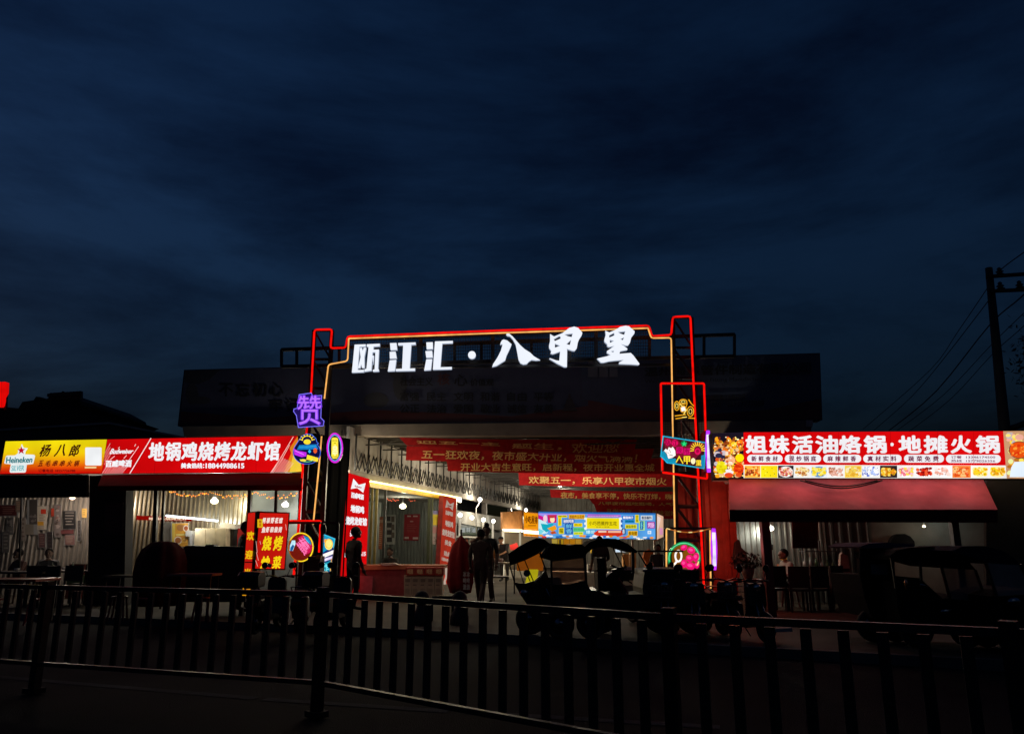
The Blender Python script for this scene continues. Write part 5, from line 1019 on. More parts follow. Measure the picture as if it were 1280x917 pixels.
for sag, du in ((10, 0), (7.5, 6)): cb.tube([pl.hit(1000 + du + (1103 - 1000 - 2 * du) * k / 14, 600 + sag * math.sin(math.pi * k / 14)) for k in range(15)], .014, (.008, .008, .008), 5)
single('sagging_cable', cb, M_STEEL, 'pair of black cables sagging across the pinkish right awning', 'cable')
# inside right restaurant
t = ceiling_disc('bright white lamp on the metal wall beside the red post', 963, 660, RBW.off(.45), .085, 8, (255, 250, 225)); lamp('lamp_light', RBW.off(1.4).hit(963, 668), 4, (1, .98, .88), t, .1)
t = ceiling_disc('tiny warm lamp above the round black arch in the dim room', 1155, 657.5, RBW.off(.5), .035, 1.3, (255, 235, 190)); t = ceiling_disc('hidden cold lamp at the top of the dim room by the dark post', 1186, 650, RBW.off(.5), .05, 1.8, (190, 235, 240))
m = MB(); m.extrude(RBW.off(.3), [(1113, 682), (1113.5, 676), (1117, 670), (1123, 667), (1131, 666.8), (1138, 670), (1143, 676), (1144, 682)], (.012, .011, .012), .2); single('round_backed_sofa', m, M_CLOTH, 'black round topped sofa back in the dim room', 'sofa')
blk('notice_card', 'small yellow notice on the metal wall above the seated person', 'notice', 19.1, [(976.5, 694), (983.5, 694), (983.5, 699.5), (976.5, 699.5)], (.75, .36, .02), .03, M_PRINT)
blk('orange_box', 'orange box on the table behind the seated person', 'box', 18.7, [(977, 705), (984.5, 705), (984.5, 727), (977, 727)], (.55, .12, .02), .3)
blk('fuse_box', 'small black box fixed to the metal wall near the lamp', 'fuse box', 19.0, [(958, 680), (966.5, 680), (966.5, 687), (958, 687)], (.01, .01, .01), .12)
ap = MB(); ap.extrude(front(17.2), [(1051, 693), (1053, 690), (1056, 693), (1060, 694), (1062.5, 710), (1063.5, 727), (1049.5, 727), (1050, 710)], (.42, .38, .32), .1); ap.extrude(front(17.08), [(1053.5, 710), (1062, 710), (1062.5, 714.5), (1053.5, 714.5)], (.08, .06, .05), .02); single('hanging_apron', ap, M_CLOTH, 'pale apron with dark pocket hanging in the dim restaurant', 'apron')
tb = thing('dining_table', 'dark dining table in front of the seated person in white', 'table', at(1010, 728, 17.5)); p = at(1010, 722, 17.5); m = MB(); m.box((p.x, p.y, .80), (1.5, .8, .05), DK); m.build('tabletop', M_WOOD, tb)
for sx in (-.65, .65):
    for sy in (-.32, .32): m = MB(); m.box((p.x + sx, p.y + sy, .445), (.05, .05, .66), DK); m.build('leg', M_STEEL, tb)
for k, (u, lb) in enumerate(((1004, 'small white bowl at left on the dark dining table'), (1014, 'small white bowl at right on the dark dining table'))):
    p = at(u, 716, 17.3); m = MB(); m.lathe((p.x, p.y, .826), [(.03, 0), (.07, .05), (.075, .07), (.066, .06), (.02, .012)], (.6, .6, .58), 14); single('bowl', m, M_PLASTIC, lb, 'bowl')
for k, (u, Y, rz, lb_) in enumerate(((968, 17.0, .3, 'dark chair between the red post and the seated person in white'), (1000, 16.8, -.2, 'dark chair in front of the dark dining table near its left end'), (1021, 16.9, .2, 'dark chair in front of the dark dining table at its middle'), (1040, 17.2, .5, 'dark chair at the far right end of the dark dining table'))):
    p = at(u, 760, Y); t = thing('chair', lb_, 'chair', (p.x, Y, .12), rz, 'dark chairs in the right restaurant'); c_ = (.012, .011, .011)
    m = MB(); m.box((0, 0, .45), (.44, .44, .05), c_); m.build('seat', M_WOOD, t, True); m = MB(); m.box((0, -.2, .72), (.42, .035, .44), c_); m.build('backrest', M_WOOD, t, True)
    for sx in (-1, 1):
        for sy in (-1, 1): m = MB(); m.bar((sx * .19, sy * .19, 0), (sx * .19, sy * .19, .43 if sy > 0 else .9), .04, c_); m.build('leg', M_WOOD, t, True)
rk = thing('shelf_rack', 'dark steel shelf rack against the far dim wall of the right restaurant', 'shelf', at(1020, 740, 18.9)); rk.location.z = .12; WL[rk.name] = Vector(rk.location)
for u in (1003, 1025, 1047): m = MB(); a = at(u, 690, 18.9); m.bar((a.x, a.y, .12), (a.x, a.y, 1.6), .04, (.12, .12, .12)); m.build('upright', M_STEEL, rk)
for z in (.5, .95, 1.35): m = MB(); a, b = at(1003, 690, 18.9), at(1047, 690, 18.9); m.box(((a.x + b.x) / 2, a.y, z), (b.x - a.x, .35, .03), (.12, .12, .12)); m.build('shelf', M_STEEL, rk)
g = random.Random(77)
for z in (.515, .965):
    for k in range(6):
        p = at(1005 + k * 7, 690, 18.85); m = MB(); h = g.uniform(.12, .26); m.lathe((p.x, p.y, z), [(.045, 0), (.045, h * .6), (.015, h * .8), (.015, h)], g.choice([(.3, .3, .28), (.06, .12, .05), (.2, .06, .03)]), 8); o = single('bottle', m, M_PLASTIC, 'small bottle standing on the dark shelf rack', 'bottle', 'bottles on the dark shelf rack')
# potted plant on a box, hanging coat
pt = thing('potted_plant', 'bushy potted plant on a brown stand beside the red post', 'plant', at(937, 745, 15.7)); pt.location.z = .12; WL[pt.name] = Vector(pt.location); pv = Vector(pt.location)
m = MB(); m.box(pv + Vector((.05, 0, .36)), (.42, .4, .72), (.20, .10, .06)); m.build('stand', M_WOOD, pt)
m = MB(); m.lathe(pv + Vector((0, 0, .72)), [(.08, 0), (.12, .12), (.14, .24), (.13, .24), (.11, .2)], (.5, .2, .13), 16); m.build('pot', M_PLASTIC, pt)
m = MB(); g = random.Random(4)
for k in range(420):
    a, e, r = g.uniform(0, 6.28), g.uniform(-.2, 1.3), g.uniform(.08, .34); c = pv + Vector((r * 1.15 * math.cos(a) * math.cos(e), r * math.sin(a) * math.cos(e), .98 + r * .8 * math.sin(e))); d = Vector((g.gauss(0, 1), g.gauss(0, 1), g.gauss(0, .6))).normalized(); w = d.cross(Vector((0, 0, 1))).normalized() * .022; m.poly([c - d * .05, c + w, c + d * .06, c - w], (.05, .035, .02))
m.build('foliage', M_LEAF, pt)
m = MB()
for k in range(10): a = k * .63; m.tube([pv + Vector((0, 0, .9)), pv + Vector((.16 * math.cos(a), .14 * math.sin(a), 1.15))], .006, (.05, .04, .02), 4)
m.build('stem', M_LEAF, pt)
m = MB(); m.extrude(front(17.2), [(920, 678), (924, 674), (927, 684), (933, 690), (935, 700), (937, 706), (930, 703), (926, 712), (920, 711), (918, 694)], (.012, .011, .012), .15); single('hanging_coat', m, M_CLOTH, 'black coat hanging at the edge of the red corrugated wall', 'coat')

# ------------------------------------------------------------------ utility pole, cables, tree at the right
UY = 23.0
up = thing('utility_pole', 'dark concrete utility pole with two crossarms cut by the right edge', 'utility pole', at(1262, 735, UY)); up.location.z = 0; WL[up.name] = Vector(up.location)
a, b = at(1236, 335, UY), at(1258, 560, UY); base = b + (b - a) * (b.z / (a.z - b.z)); m = MB(); m.tube([base, b, a], [.19, .165, .105], (.05, .05, .05), 12); m.build('pole', M_CONC, up)
m = MB(); m.bar(at(1232, 346, UY - .15), at(1330, 339, UY - 1.2), .1, DK); m.build('crossarm', M_STEEL, up); m = MB(); m.bar(at(1236, 364, UY - .15), at(1330, 360, UY - 1.2), .1, DK); m.build('crossarm', M_STEEL, up)
for (u, v) in ((1250, 345), (1251, 363), (1275, 361.5), (1296, 342)):
    p = at(u, v - 1, UY - .3); m = MB(); m.lathe(p, [(.05, 0), (.13, .03), (.06, .08), (.12, .12), (.05, .17), (.07, .22), (.03, .26)], (.03, .02, .02), 10); m.build('insulator', M_PLASTIC, up)
def cable(label, pts, Y0, Y1, r=.016):
    m = MB(); n = len(pts); q = []
    for i in range(n - 1):
        for k in range(4):
            f = k / 4; p0 = pts[max(0, i - 1)]; p1, p2 = pts[i], pts[i + 1]; p3 = pts[min(n - 1, i + 2)]
            c = [.5 * ((2 * p1[j]) + (-p0[j] + p2[j]) * f + (2 * p0[j] - 5 * p1[j] + 4 * p2[j] - p3[j]) * f * f + (-p0[j] + 3 * p1[j] - 3 * p2[j] + p3[j]) * f ** 3) for j in (0, 1)]; q.append(c)
    q.append(pts[-1]); m.tube([at(u, v, Y0 + (Y1 - Y0) * k / (len(q) - 1)) for k, (u, v) in enumerate(q)], r, (.01, .01, .012), 5); single('power_cable', m, M_STEEL, label, 'cable', 'cables running down from the utility pole')
cable('thin cable starting highest on the pole and falling to the left', [(1237, 356), (1197, 415), (1163, 462), (1079, 536)], UY, 44)
cable('thin cable starting second highest on the pole', [(1240, 370), (1181, 446.6), (1140, 495), (1092, 538)], UY, 44)
cable('thickest cable crossing behind the pole', [(1330, 318), (1279, 369), (1238, 405), (1171, 488), (1111, 538)], UY - 2, 44, .028)
cable('thin cable crossing the pole below the thick one', [(1330, 345), (1279, 392), (1239, 431), (1181, 492), (1121, 538)], UY - 2, 44)
cable('lowest cable crossing the pole', [(1330, 350), (1284, 403), (1242, 441), (1190, 497), (1135, 540)], UY - 2, 44)
cable('short cable rising from the top insulator out of the frame', [(1250, 338), (1265, 326), (1330, 280)], UY - .3, UY - 6)
tre = thing('tree', 'dark tree crown cut off by the right edge beside the utility pole', 'tree', at(1315, 735, 26)); tre.location.z = 0; WL[tre.name] = Vector(tre.location); g = random.Random(8)
cc = at(1312, 455, 26); m = MB(); m.tube([Vector((cc.x, 26, 0)), Vector((cc.x + .1, 26, 3.5)), cc], [.2, .15, .05], (.03, .025, .02), 8)
for k in range(9): a = k * .7; m.tube([Vector((cc.x + .05, 26, 3.6 + k * .25)), Vector((cc.x + .9 * math.cos(a), 26 + .9 * math.sin(a), 5.0 + k * .3))], [.05, .015], (.03, .025, .02), 5)
m.build('trunk', M_WOOD, tre); m = MB()
for k in range(2200):
    v = Vector((g.gauss(0, .42), g.gauss(0, .42), g.gauss(0, .6))); c = cc + v + Vector((0, 0, .1 * math.sin(k))); d = Vector((g.gauss(0, 1), g.gauss(0, 1), g.gauss(0, 1))).normalized(); w = d.orthogonal().normalized() * .05; m.poly([c - d * .11, c + w, c + d * .11, c - w], (.03, .045, .02))
m.build('crown', M_LEAF, tre)
m = MB(); m.tube([at(1258, 537, UY), at(1270, 533, UY), at(1300, 522, UY)], .09, DK, 8); single('bent_pipe', m, M_STEEL, 'dark bent pipe at the foot of the visible pole above the sign', 'pipe')

# ------------------------------------------------------------------ vehicles
def gy(v, z=.12): return (EYE - z) * F / (v - HORIZON)
def wheel(par, c, r, w, axis='Y'):
    """rim with a tyre as its sub-part; axle along local Y"""
    M = Matrix.Rotation(R(90), 3, 'X'); c = Vector(c); m = MB()
    m.lathe(c, [(.02, -w * .5), (r * .25, -w * .5), (r * .28, -w * .2), (r * .68, -w * .25), (r * .7, w * .25), (r * .28, w * .2), (r * .25, w * .5), (.02, w * .5)], (.25, .25, .26), 16, None, M)
    o = m.build('wheel', M_CHROME, par, True); t = MB()
    t.lathe(c, [(r * .68, -w * .4), (r * .9, -w * .5), (r, -w * .25), (r, w * .25), (r * .9, w * .5), (r * .68, w * .4), (r * .66, 0), (r * .68, -w * .4)], (.012, .012, .012), 20, None, M); t.build('tyre', M_TYRE, o, True); return o
def prof(m, pts, w, col, y0=0.0, taper=1.0):
    """side profile in the xz plane given a width with slightly drawn-in edges"""
    n = len(pts); cx = sum(p[0] for p in pts) / n; cz = sum(p[1] for p in pts) / n; vs = []
    for y, k in ((-w / 2, .86), (-w / 2 * .8, 1), (w / 2 * .8, 1), (w / 2, .86)): vs += [(cx + (x - cx) * k, y0 + y, cz + (z - cz) * k) for x, z in pts]
    fs = [tuple(range(n))[::-1], tuple(3 * n + i for i in range(n))]
    for a in range(3): fs += [(a * n + i, a * n + (i + 1) % n, (a + 1) * n + (i + 1) % n, (a + 1) * n + i) for i in range(n)]
    return m.add(vs, fs, col)
def scooter(label, loc, rz, col, topbox=False, basket=False, round_mirror=True, group='scooters parked outside the market'):
    t = thing('electric_scooter', label, 'scooter', loc, rz, group); t.scale = (.86, .86, .84)
    m = MB(); prof(m, [(-.78, .52), (-.72, .66), (-.3, .68), (-.12, .6), (-.1, .34), (.28, .30), (.36, .26), (.30, .22), (-.30, .22), (-.42, .36), (-.7, .42)], .30, col); m.build('body', M_PAINT, t, True)
    m = MB(); prof(m, [(.30, .28), (.36, .26), (.52, .62), (.50, .98), (.42, 1.0), (.40, .62)], .36, col); m.build('front_shield', M_PAINT, t, True)
    m = MB(); prof(m, [(-.78, .67), (-.76, .77), (-.5, .79), (-.1, .74), (-.06, .66), (-.3, .66)], .28, (.012, .012, .012)); m.build('seat', M_VINYL, t, True)
    wheel(t, (.66, 0, .22), .22, .10); wheel(t, (-.56, 0, .22), .22, .11)
    m = MB(); m.tube([(.66, .07, .22), (.50, .06, .7)], .02, (.2, .2, .2), 6); m.tube([(.66, -.07, .22), (.50, -.06, .7)], .02, (.2, .2, .2), 6); m.build('fork', M_CHROME, t, True)
    m = MB(); m.tube([(.66 + .26 * math.cos(R(a)), 0, .22 + .26 * math.sin(R(a))) for a in range(20, 170, 15)], .045, col, 6); m.build('front_mudguard', M_PAINT, t, True)
    m = MB(); m.tube([(.36, -.34, 1.02), (.44, -.16, 1.04), (.46, 0, 1.0), (.44, .16, 1.04), (.36, .34, 1.02)], .016, (.05, .05, .05), 6); h = m.build('handlebar', M_CHROME, t, True)
    for sy in (-1, 1):
        m = MB(); m.tube([(.40, sy * .25, 1.03), (.34, sy * .37, 1.02)], .02, (.01, .01, .01), 7); m.build('grip', M_TYRE, h, True)
        m = MB(); m.tube([(.43, sy * .2, 1.04), (.42, sy * .27, 1.2)], .007, (.02, .02, .02), 5); m.build('mirror_stalk', M_STEEL, h, True)
        m = MB(); m.lathe((.42, sy * .28, 1.245), [(.02, -.012), (.062, -.008), (.066, .006), (.058, .01), (.02, .01)] if round_mirror else [(.02, -.012), (.045, -.008), (.05, .006), (.045, .01), (.02, .01)], (.02, .02, .02), 14, None, Matrix.Rotation(R(90), 3, 'Y')); m.build('mirror', M_CHROME, h, True)
    m = MB(); m.ball((.50, 0, .92), .075, (.5, .5, .5), 12, 8, (.5, 1.1, .8)); m.build('headlight', M_CHROME, t, True)
    m = MB(); m.box((-.80, 0, .56), (.05, .2, .06), (.25, .01, .01)); m.build('tail_light', M_PLASTIC, t, True)
    m = MB(); m.tube([(-.5, -.13, .72), (-.85, -.13, .86), (-.92, 0, .87), (-.85, .13, .86), (-.5, .13, .72)], .013, (.1, .1, .1), 6); m.build('grab_rail', M_CHROME, t, True)
    m = MB(); m.tube([(-.1, .1, .24), (-.12, .26, .02)], .012, (.05, .05, .05), 5); m.build('kickstand', M_STEEL, t, True)
    if topbox: m = MB(); prof(m, [(-1.05, .88), (-1.08, 1.1), (-1.0, 1.17), (-.74, 1.17), (-.66, 1.1), (-.68, .88)], .40, (.015, .015, .016)); m.build('top_box', M_PLASTIC, t, True)
    if basket:
        m = MB()
        for z in (.72, .82, .92): m.tube([(.52, -.16, z), (.78, -.18, z), (.78, .18, z), (.52, .16, z)], .006, (.12, .12, .12), 4)
        for k in range(7): y = -.17 + k * .057; m.tube([(.78, y, .92), (.77, y, .70)], .004, (.12, .12, .12), 4); m.tube([(.77, y, .70), (.53, y * .9, .70)], .004, (.12, .12, .12), 4)
        m.build('basket', M_STEEL, t, True)
    return t
def on_ground(u, Y, z=.12): p = at(u, 760, Y); return Vector((p.x, Y, z))
BLKC, NAVY, GREYC = (.012, .012, .013), (.012, .014, .022), (.03, .03, .032)
scooter('dark scooter with black top box parked in front of the red lightbox', on_ground(334, 13.2), R(86), BLKC, True)
scooter('dark scooter parked directly below the round yellow ringed sign', on_ground(378, 13.5), R(98), GREYC, False, True)
scooter('dark scooter with black box behind the seat below the slanted blue sign', on_ground(416, 13.3), R(80), BLKC, True)
scooter('dark scooter with front basket standing under the watermelon sign', on_ground(838, 12.9), R(-112), NAVY, False, True)
scooter('dark scooter with round mirrors in front of the red corrugated wall', on_ground(866, 12.5), R(-98), BLKC, False, False)
scooter('grey scooter with basket below the violet edge sign', on_ground(897, 12.8), R(-80), GREYC, False, True)
scooter('dark scooter nearest to the red post and the potted plant', on_ground(926, 12.2), R(-70), BLKC, False, False)
scooter('dark scooter with top box behind the cargo tricycle and under the garland', on_ground(812, 14.2), R(-60), BLKC, True, False)
fp_ = [(-.32, .9), (.32, .9), (.34, 1.02), (.30, 1.13), (.22, 1.19), (-.22, 1.19), (-.30, 1.13), (-.34, 1.02)]

def canopied(name, label, cat, u, Y, group):
    return thing(name, label, cat, on_ground(u, Y), 0, group)
G3 = 'canopied vehicles parked before the gate'
def shell(par, name, Y, pts, depth, col, mat): m = MB(); m.extrude(front(Y), pts, col, depth); return m.build(name, mat, par)
def wheel_at(par, u, Y, r, dy=0.0):
    p = at(u, 760, Y); c = Vector((p.x, Y + dy, .12 + r)) - wloc(par); return wheel(par, c, r, .11)
# (a) scooter under a rain canopy, its clear windscreen towards the street
Ya = 12.4; cs = canopied('covered_scooter', 'scooter with black rain canopy and large clear windscreen at the left end of the vehicles', 'scooter', 662, Ya, G3)
shell(cs, 'canopy', Ya, [(635.5, 692), (650.5, 682), (661, 676.5), (671, 672), (680, 673.5), (687, 678.5), (674.5, 689.4), (656, 699), (637, 705.5)], .85, (.007, .007, .008), M_MATT)
for nm, pts in (('windscreen', [(637, 705.7), (656, 699.2), (674.3, 690), (682.7, 713), (668, 726.5), (656, 730), (643.5, 728.7)]), ('side_curtain', [(675, 689.6), (686.6, 679), (690, 683.5), (677, 696.5)])):
    m = MB(); pl = front(Ya); m.poly([pl.hit(a, b, .02) for a, b in pts], (.85, .83, .78)); w = m.build(nm, M_FILM, cs)
    m = MB(); q = [pl.hit(a, b, .02) for a, b in pts]
    for a, b in zip(q, q[1:] + q[:1]): m.bar(a, b, .022, BLKC)
    if nm == 'windscreen':
        for (a, b, c, d) in ((646.5, 702.5, 655, 729.5), (655.5, 699, 667, 726.5)): m.bar(pl.hit(a, b, .03), pl.hit(c, d, .03), .016, BLKC)
    m.build('screen_frame', M_STEEL, w)
m = MB(); p = front(Ya).hit(658.5, 716, -.1); m.lathe(p, [(.02, -.01), (.05, -.008), (.055, .006), (.02, .01)], BLKC, 14, None, Matrix.Rotation(R(90), 3, 'X')); m.tube([p, p - Vector((-.1, 0, .25))], .008, BLKC, 5); m.build('mirror', M_CHROME, cs)
shell(cs, 'body', Ya + .15, [(643, 729), (656, 731), (669, 727), (683, 714), (688, 728), (692, 745), (689, 770), (672, 776), (660, 757), (650, 742)], .5, BLKC, M_PAINT)
shell(cs, 'seat', Ya + .2, [(681, 722), (700, 721), (702, 731), (684, 733)], .4, (.01, .01, .01), M_VINYL)
wheel_at(cs, 663, Ya + .3, .24); wheel_at(cs, 697, Ya + .5, .24)
m = MB(); m.ball(front(Ya + .1).hit(655.5, 741), .07, (.4, .4, .42), 12, 8, (1, .5, 1)); m.build('headlight', M_CHROME, cs)
m = MB(); m.tube([front(Ya).hit(683, 735, .03), front(Ya).hit(689, 748, .03), front(Ya).hit(690, 757, .03)], .012, (.4, .4, .4), 6); m.build('crash_bar', M_CHROME, cs)
# (b) covered tricycle with a cloudy rear curtain
Yb = 12.0; ct = canopied('covered_tricycle', 'covered tricycle with black roof and brownish cloudy plastic rear curtain', 'tricycle', 712, Yb, G3)
shell(ct, 'roof', Yb, [(677, 697), (688, 682), (690, 678.6), (716, 681), (727, 679.8), (731, 683), (731, 695.5), (715, 698), (689, 700.5)], 1.1, (.007, .007, .008), M_MATT)
m = MB(); pl = front(Yb); m.poly([pl.hit(a, b, .01) for a, b in ((689, 700.3), (730, 695.6), (732.5, 726), (711, 731), (689.5, 731))], (.80, .58, .45)); cu_ = m.build('rear_curtain', M_FILM, ct)
m = MB(); pl = front(Yb + .03); m.poly([pl.hit(a, b, .0) for a, b in ((689, 700.3), (730, 695.6), (732.5, 726), (711, 731), (689.5, 731))], (.85, .72, .6)); m.build('inner_curtain', clear_film('creased_plastic_film', .3), ct)
m = MB(); q = [front(Yb).hit(a, b, .02) for a, b in ((689, 700.3), (730, 695.6), (732.5, 726), (711, 731), (689.5, 731))]
for a, b in zip(q, q[1:] + q[:1]): m.bar(a, b, .03, BLKC)
m.build('frame', M_STEEL, ct)
shell(ct, 'body', Yb + .05, [(689, 731), (711, 731.5), (733, 727), (741, 742), (744, 772), (700, 774), (690, 756)], .9, BLKC, M_PAINT)
for u in (700, 738): wheel_at(ct, u, Yb + .1, .22)
m = MB(); m.box(front(Yb).hit(728, 756, .03), (.09, .03, .05), (.5, .12, .06)); m.build('tail_light', M_PLASTIC, ct)
m = MB(); m.box(front(Yb).hit(708, 750, .03), (.32, .02, .12), (.05, .05, .05)); m.build('number_plate', M_PLASTIC, ct)
# (c) cargo tricycle with arched cab roof
Yc = 12.6; cg = canopied('cargo_tricycle', 'long cargo tricycle with arched black cab roof and open load bed', 'tricycle', 800, Yc, G3)
arch = [(727, 693), (731, 683), (738, 676.5), (748, 673), (760, 672.3), (774, 674), (786, 680), (797, 688.5), (796, 691), (784, 688), (772, 684), (760, 682.8), (748, 683.5), (740, 686), (734, 691), (731, 696)]
shell(cg, 'cab_roof', Yc, arch, 1.0, (.007, .007, .008), M_MATT)
for Yp in (Yc + .02, Yc + .95):
    m = MB(); pl = front(Yp)
    for (a, b, c, d, w) in ((791, 688, 791.5, 716, .045), (731, 694, 733, 730, .035), (797, 688.5, 854, 688.5, .028), (798, 690, 812, 714, .022), (766, 684, 781, 715, .018), (776, 686, 783, 712, .015), (740, 713, 792, 713, .02)): m.bar(pl.hit(a, b), pl.hit(c, d), w, BLKC)
    m.build('cab_frame', M_STEEL, cg)
shell(cg, 'load_bed', Yc, [(806, 712), (820, 710.5), (852, 711), (874, 713), (875, 735), (878, 760), (806, 760), (803, 735)], 1.0, BLKC, M_PAINT)
shell(cg, 'cab_floor', Yc + .05, [(735, 738), (748, 737), (760, 744), (806, 742), (806, 762), (738, 768)], .9, BLKC, M_PAINT)
shell(cg, 'driver_seat', Yc + .3, [(746, 697), (756, 697), (758, 724), (775, 727), (776, 738), (748, 738)], .5, (.01, .01, .01), M_VINYL)
shell(cg, 'front_cowl', Yc + .3, [(757, 722), (768, 712), (775, 709), (783, 716), (778, 729), (786, 748), (776, 756), (764, 745)], .35, BLKC, M_PAINT)
m = MB(); pl = front(Yc + .2); m.tube([pl.hit(764, 706), pl.hit(770, 709), pl.hit(778, 710.5), pl.hit(783, 707)], .018, (.1, .1, .1), 6); h = m.build('handlebar', M_CHROME, cg)
m = MB(); pl = front(Yc + .18); m.tube([pl.hit(773, 722), pl.hit(780, 733), pl.hit(785, 742)], .016, (.55, .03, .04), 6); m.build('red_trim', M_PAINT, cg)
for u, r in ((752, .25), (824, .27), (864, .27)): wheel_at(cg, u, Yc + .3, r)
m = MB(); m.box(front(Yc).hit(838, 713, .02), (.9, .04, .03), (.06, .06, .06)); m.build('bed_rim', M_STEEL, cg)
m = MB(); m.box(front(Yc).hit(807, 741, .03), (.06, .04, .1), (.5, .5, .5)); m.build('side_reflector', M_CHROME, cg)
# (d) enclosed tricycles at the right
G4 = 'enclosed tricycles parked before the right restaurant'
Yd = 11.6; d1 = canopied('enclosed_tricycle', 'boxy tricycle with flat pinkish roof at the left of the right hand row', 'tricycle', 1110, Yd, G4)
shell(d1, 'roof', Yd - .05, [(1075, 683), (1086, 679), (1108, 677.5), (1142, 680), (1143, 684), (1078, 685)], 1.2, (.13, .075, .11), M_MATT)
shell(d1, 'body', Yd, [(1075, 719), (1112, 719), (1112, 700), (1118, 700), (1120, 748), (1118, 775), (1090, 772), (1080, 745)], 1.1, (.022, .018, .018), M_MATT)
shell(d1, 'rear_panel', Yd + .02, [(1075, 685), (1117, 685), (1117, 719), (1075, 719)], .04, (.02, .017, .017), M_MATT)
m = MB(); m.extrude(front(Yd), [(1089, 705), (1109, 704), (1110, 718), (1090, 717)], (.34, .29, .29), .015); m.build('window_sticker', M_PRINT, d1)
m = MB(); m.extrude(front(Yd), [(1091, 691), (1104, 691), (1104, 698), (1091, 698)], (.01, .01, .012), .015); m.build('window', M_CHROME, d1)
m = MB(); m.extrude(front(Yd), [(1078, 726), (1094, 722), (1098, 736), (1093, 758), (1084, 752)], (.26, .19, .11), .015); m.build('lower_panel', M_PAINT, d1)
for u in (1088, 1116): wheel_at(d1, u, Yd + .2, .23)
Ye = 11.0; d2 = canopied('enclosed_tricycle', 'dark tricycle with black arched roof in the middle of the right hand row', 'tricycle', 1180, Ye, G4)
shell(d2, 'roof', Ye, [(1113, 694), (1122, 687), (1140, 684), (1165, 683), (1190, 688), (1206, 696), (1220, 712), (1190, 710), (1160, 702), (1130, 699), (1113, 699)], 1.15, (.005, .005, .006), M_MATT)
m = MB(); pl = front(Ye); m.poly([pl.hit(a, b) for a, b in ((1176, 706), (1219, 713), (1228, 735), (1232, 752), (1186, 748))], (.62, .52, .47)); m.build('side_curtain', M_FILM2, d2)
shell(d2, 'body', Ye + .05, [(1120, 728), (1150, 722), (1178, 748), (1215, 745), (1234, 752), (1240, 786), (1130, 786), (1122, 760)], 1.0, BLKC, M_MATT)
m = MB(); pl = front(Ye); [m.bar(pl.hit(*a), pl.hit(*b), .03, BLKC) for a, b in (((1176, 705), (1188, 750)), ((1219, 712), (1234, 755)), ((1114, 697), (1120, 735)), ((1150, 700), (1152, 735)))]; m.build('frame', M_STEEL, d2)
m = MB(); m.ball(front(Ye - .1).hit(1133, 730), .06, (.75, .35, .2), 10, 8, (.45, .5, 1.3)); m.build('side_lamp', M_CHROME, d2)
m = MB(); pl = front(Ye - .1); m.tube([pl.hit(1150, 730), pl.hit(1157, 731), pl.hit(1162, 736)], .012, (.5, .5, .5), 6); m.build('handlebar', M_CHROME, d2)
for u in (1142, 1205, 1228): wheel_at(d2, u, Ye + .2, .24)
m = MB(); m.ball(front(Ye).hit(1184, 764, .02), .07, (.3, .3, .3), 10, 6, (1.5, .4, .7)); m.build('headlight', M_CHROME, d2)
Yf = 10.4; d3 = canopied('enclosed_tricycle', 'tricycle with rounded bluish roof at the right edge of the right hand row', 'tricycle', 1265, Yf, G4)
shell(d3, 'roof', Yf, [(1190, 688), (1205, 682.5), (1230, 682), (1252, 687), (1268, 697), (1276, 706), (1240, 704), (1215, 696)], 1.15, (.014, .016, .034), M_MATT)
m = MB(); pl = front(Yf); m.poly([pl.hit(a, b) for a, b in ((1232, 703), (1275, 706), (1290, 735), (1288, 742), (1246, 745))], (.72, .58, .50)); m.build('windscreen', M_FILM2, d3)
m = MB(); [m.bar(pl.hit(*a), pl.hit(*b), .03, BLKC) for a, b in (((1232, 703), (1246, 746)), ((1275, 705), (1292, 738)))]; m.build('frame', M_STEEL, d3)
shell(d3, 'body', Yf + .05, [(1240, 745), (1262, 738), (1290, 736), (1330, 740), (1330, 800), (1250, 800)], 1.0, BLKC, M_MATT)
for u in (1262, 1310): wheel_at(d3, u, Yf + .2, .24)
m = MB(); m.ball(front(Yf - .02).hit(1268, 752), .08, (.3, .3, .3), 10, 6, (1.2, .4, .8)); m.build('headlight', M_CHROME, d3)

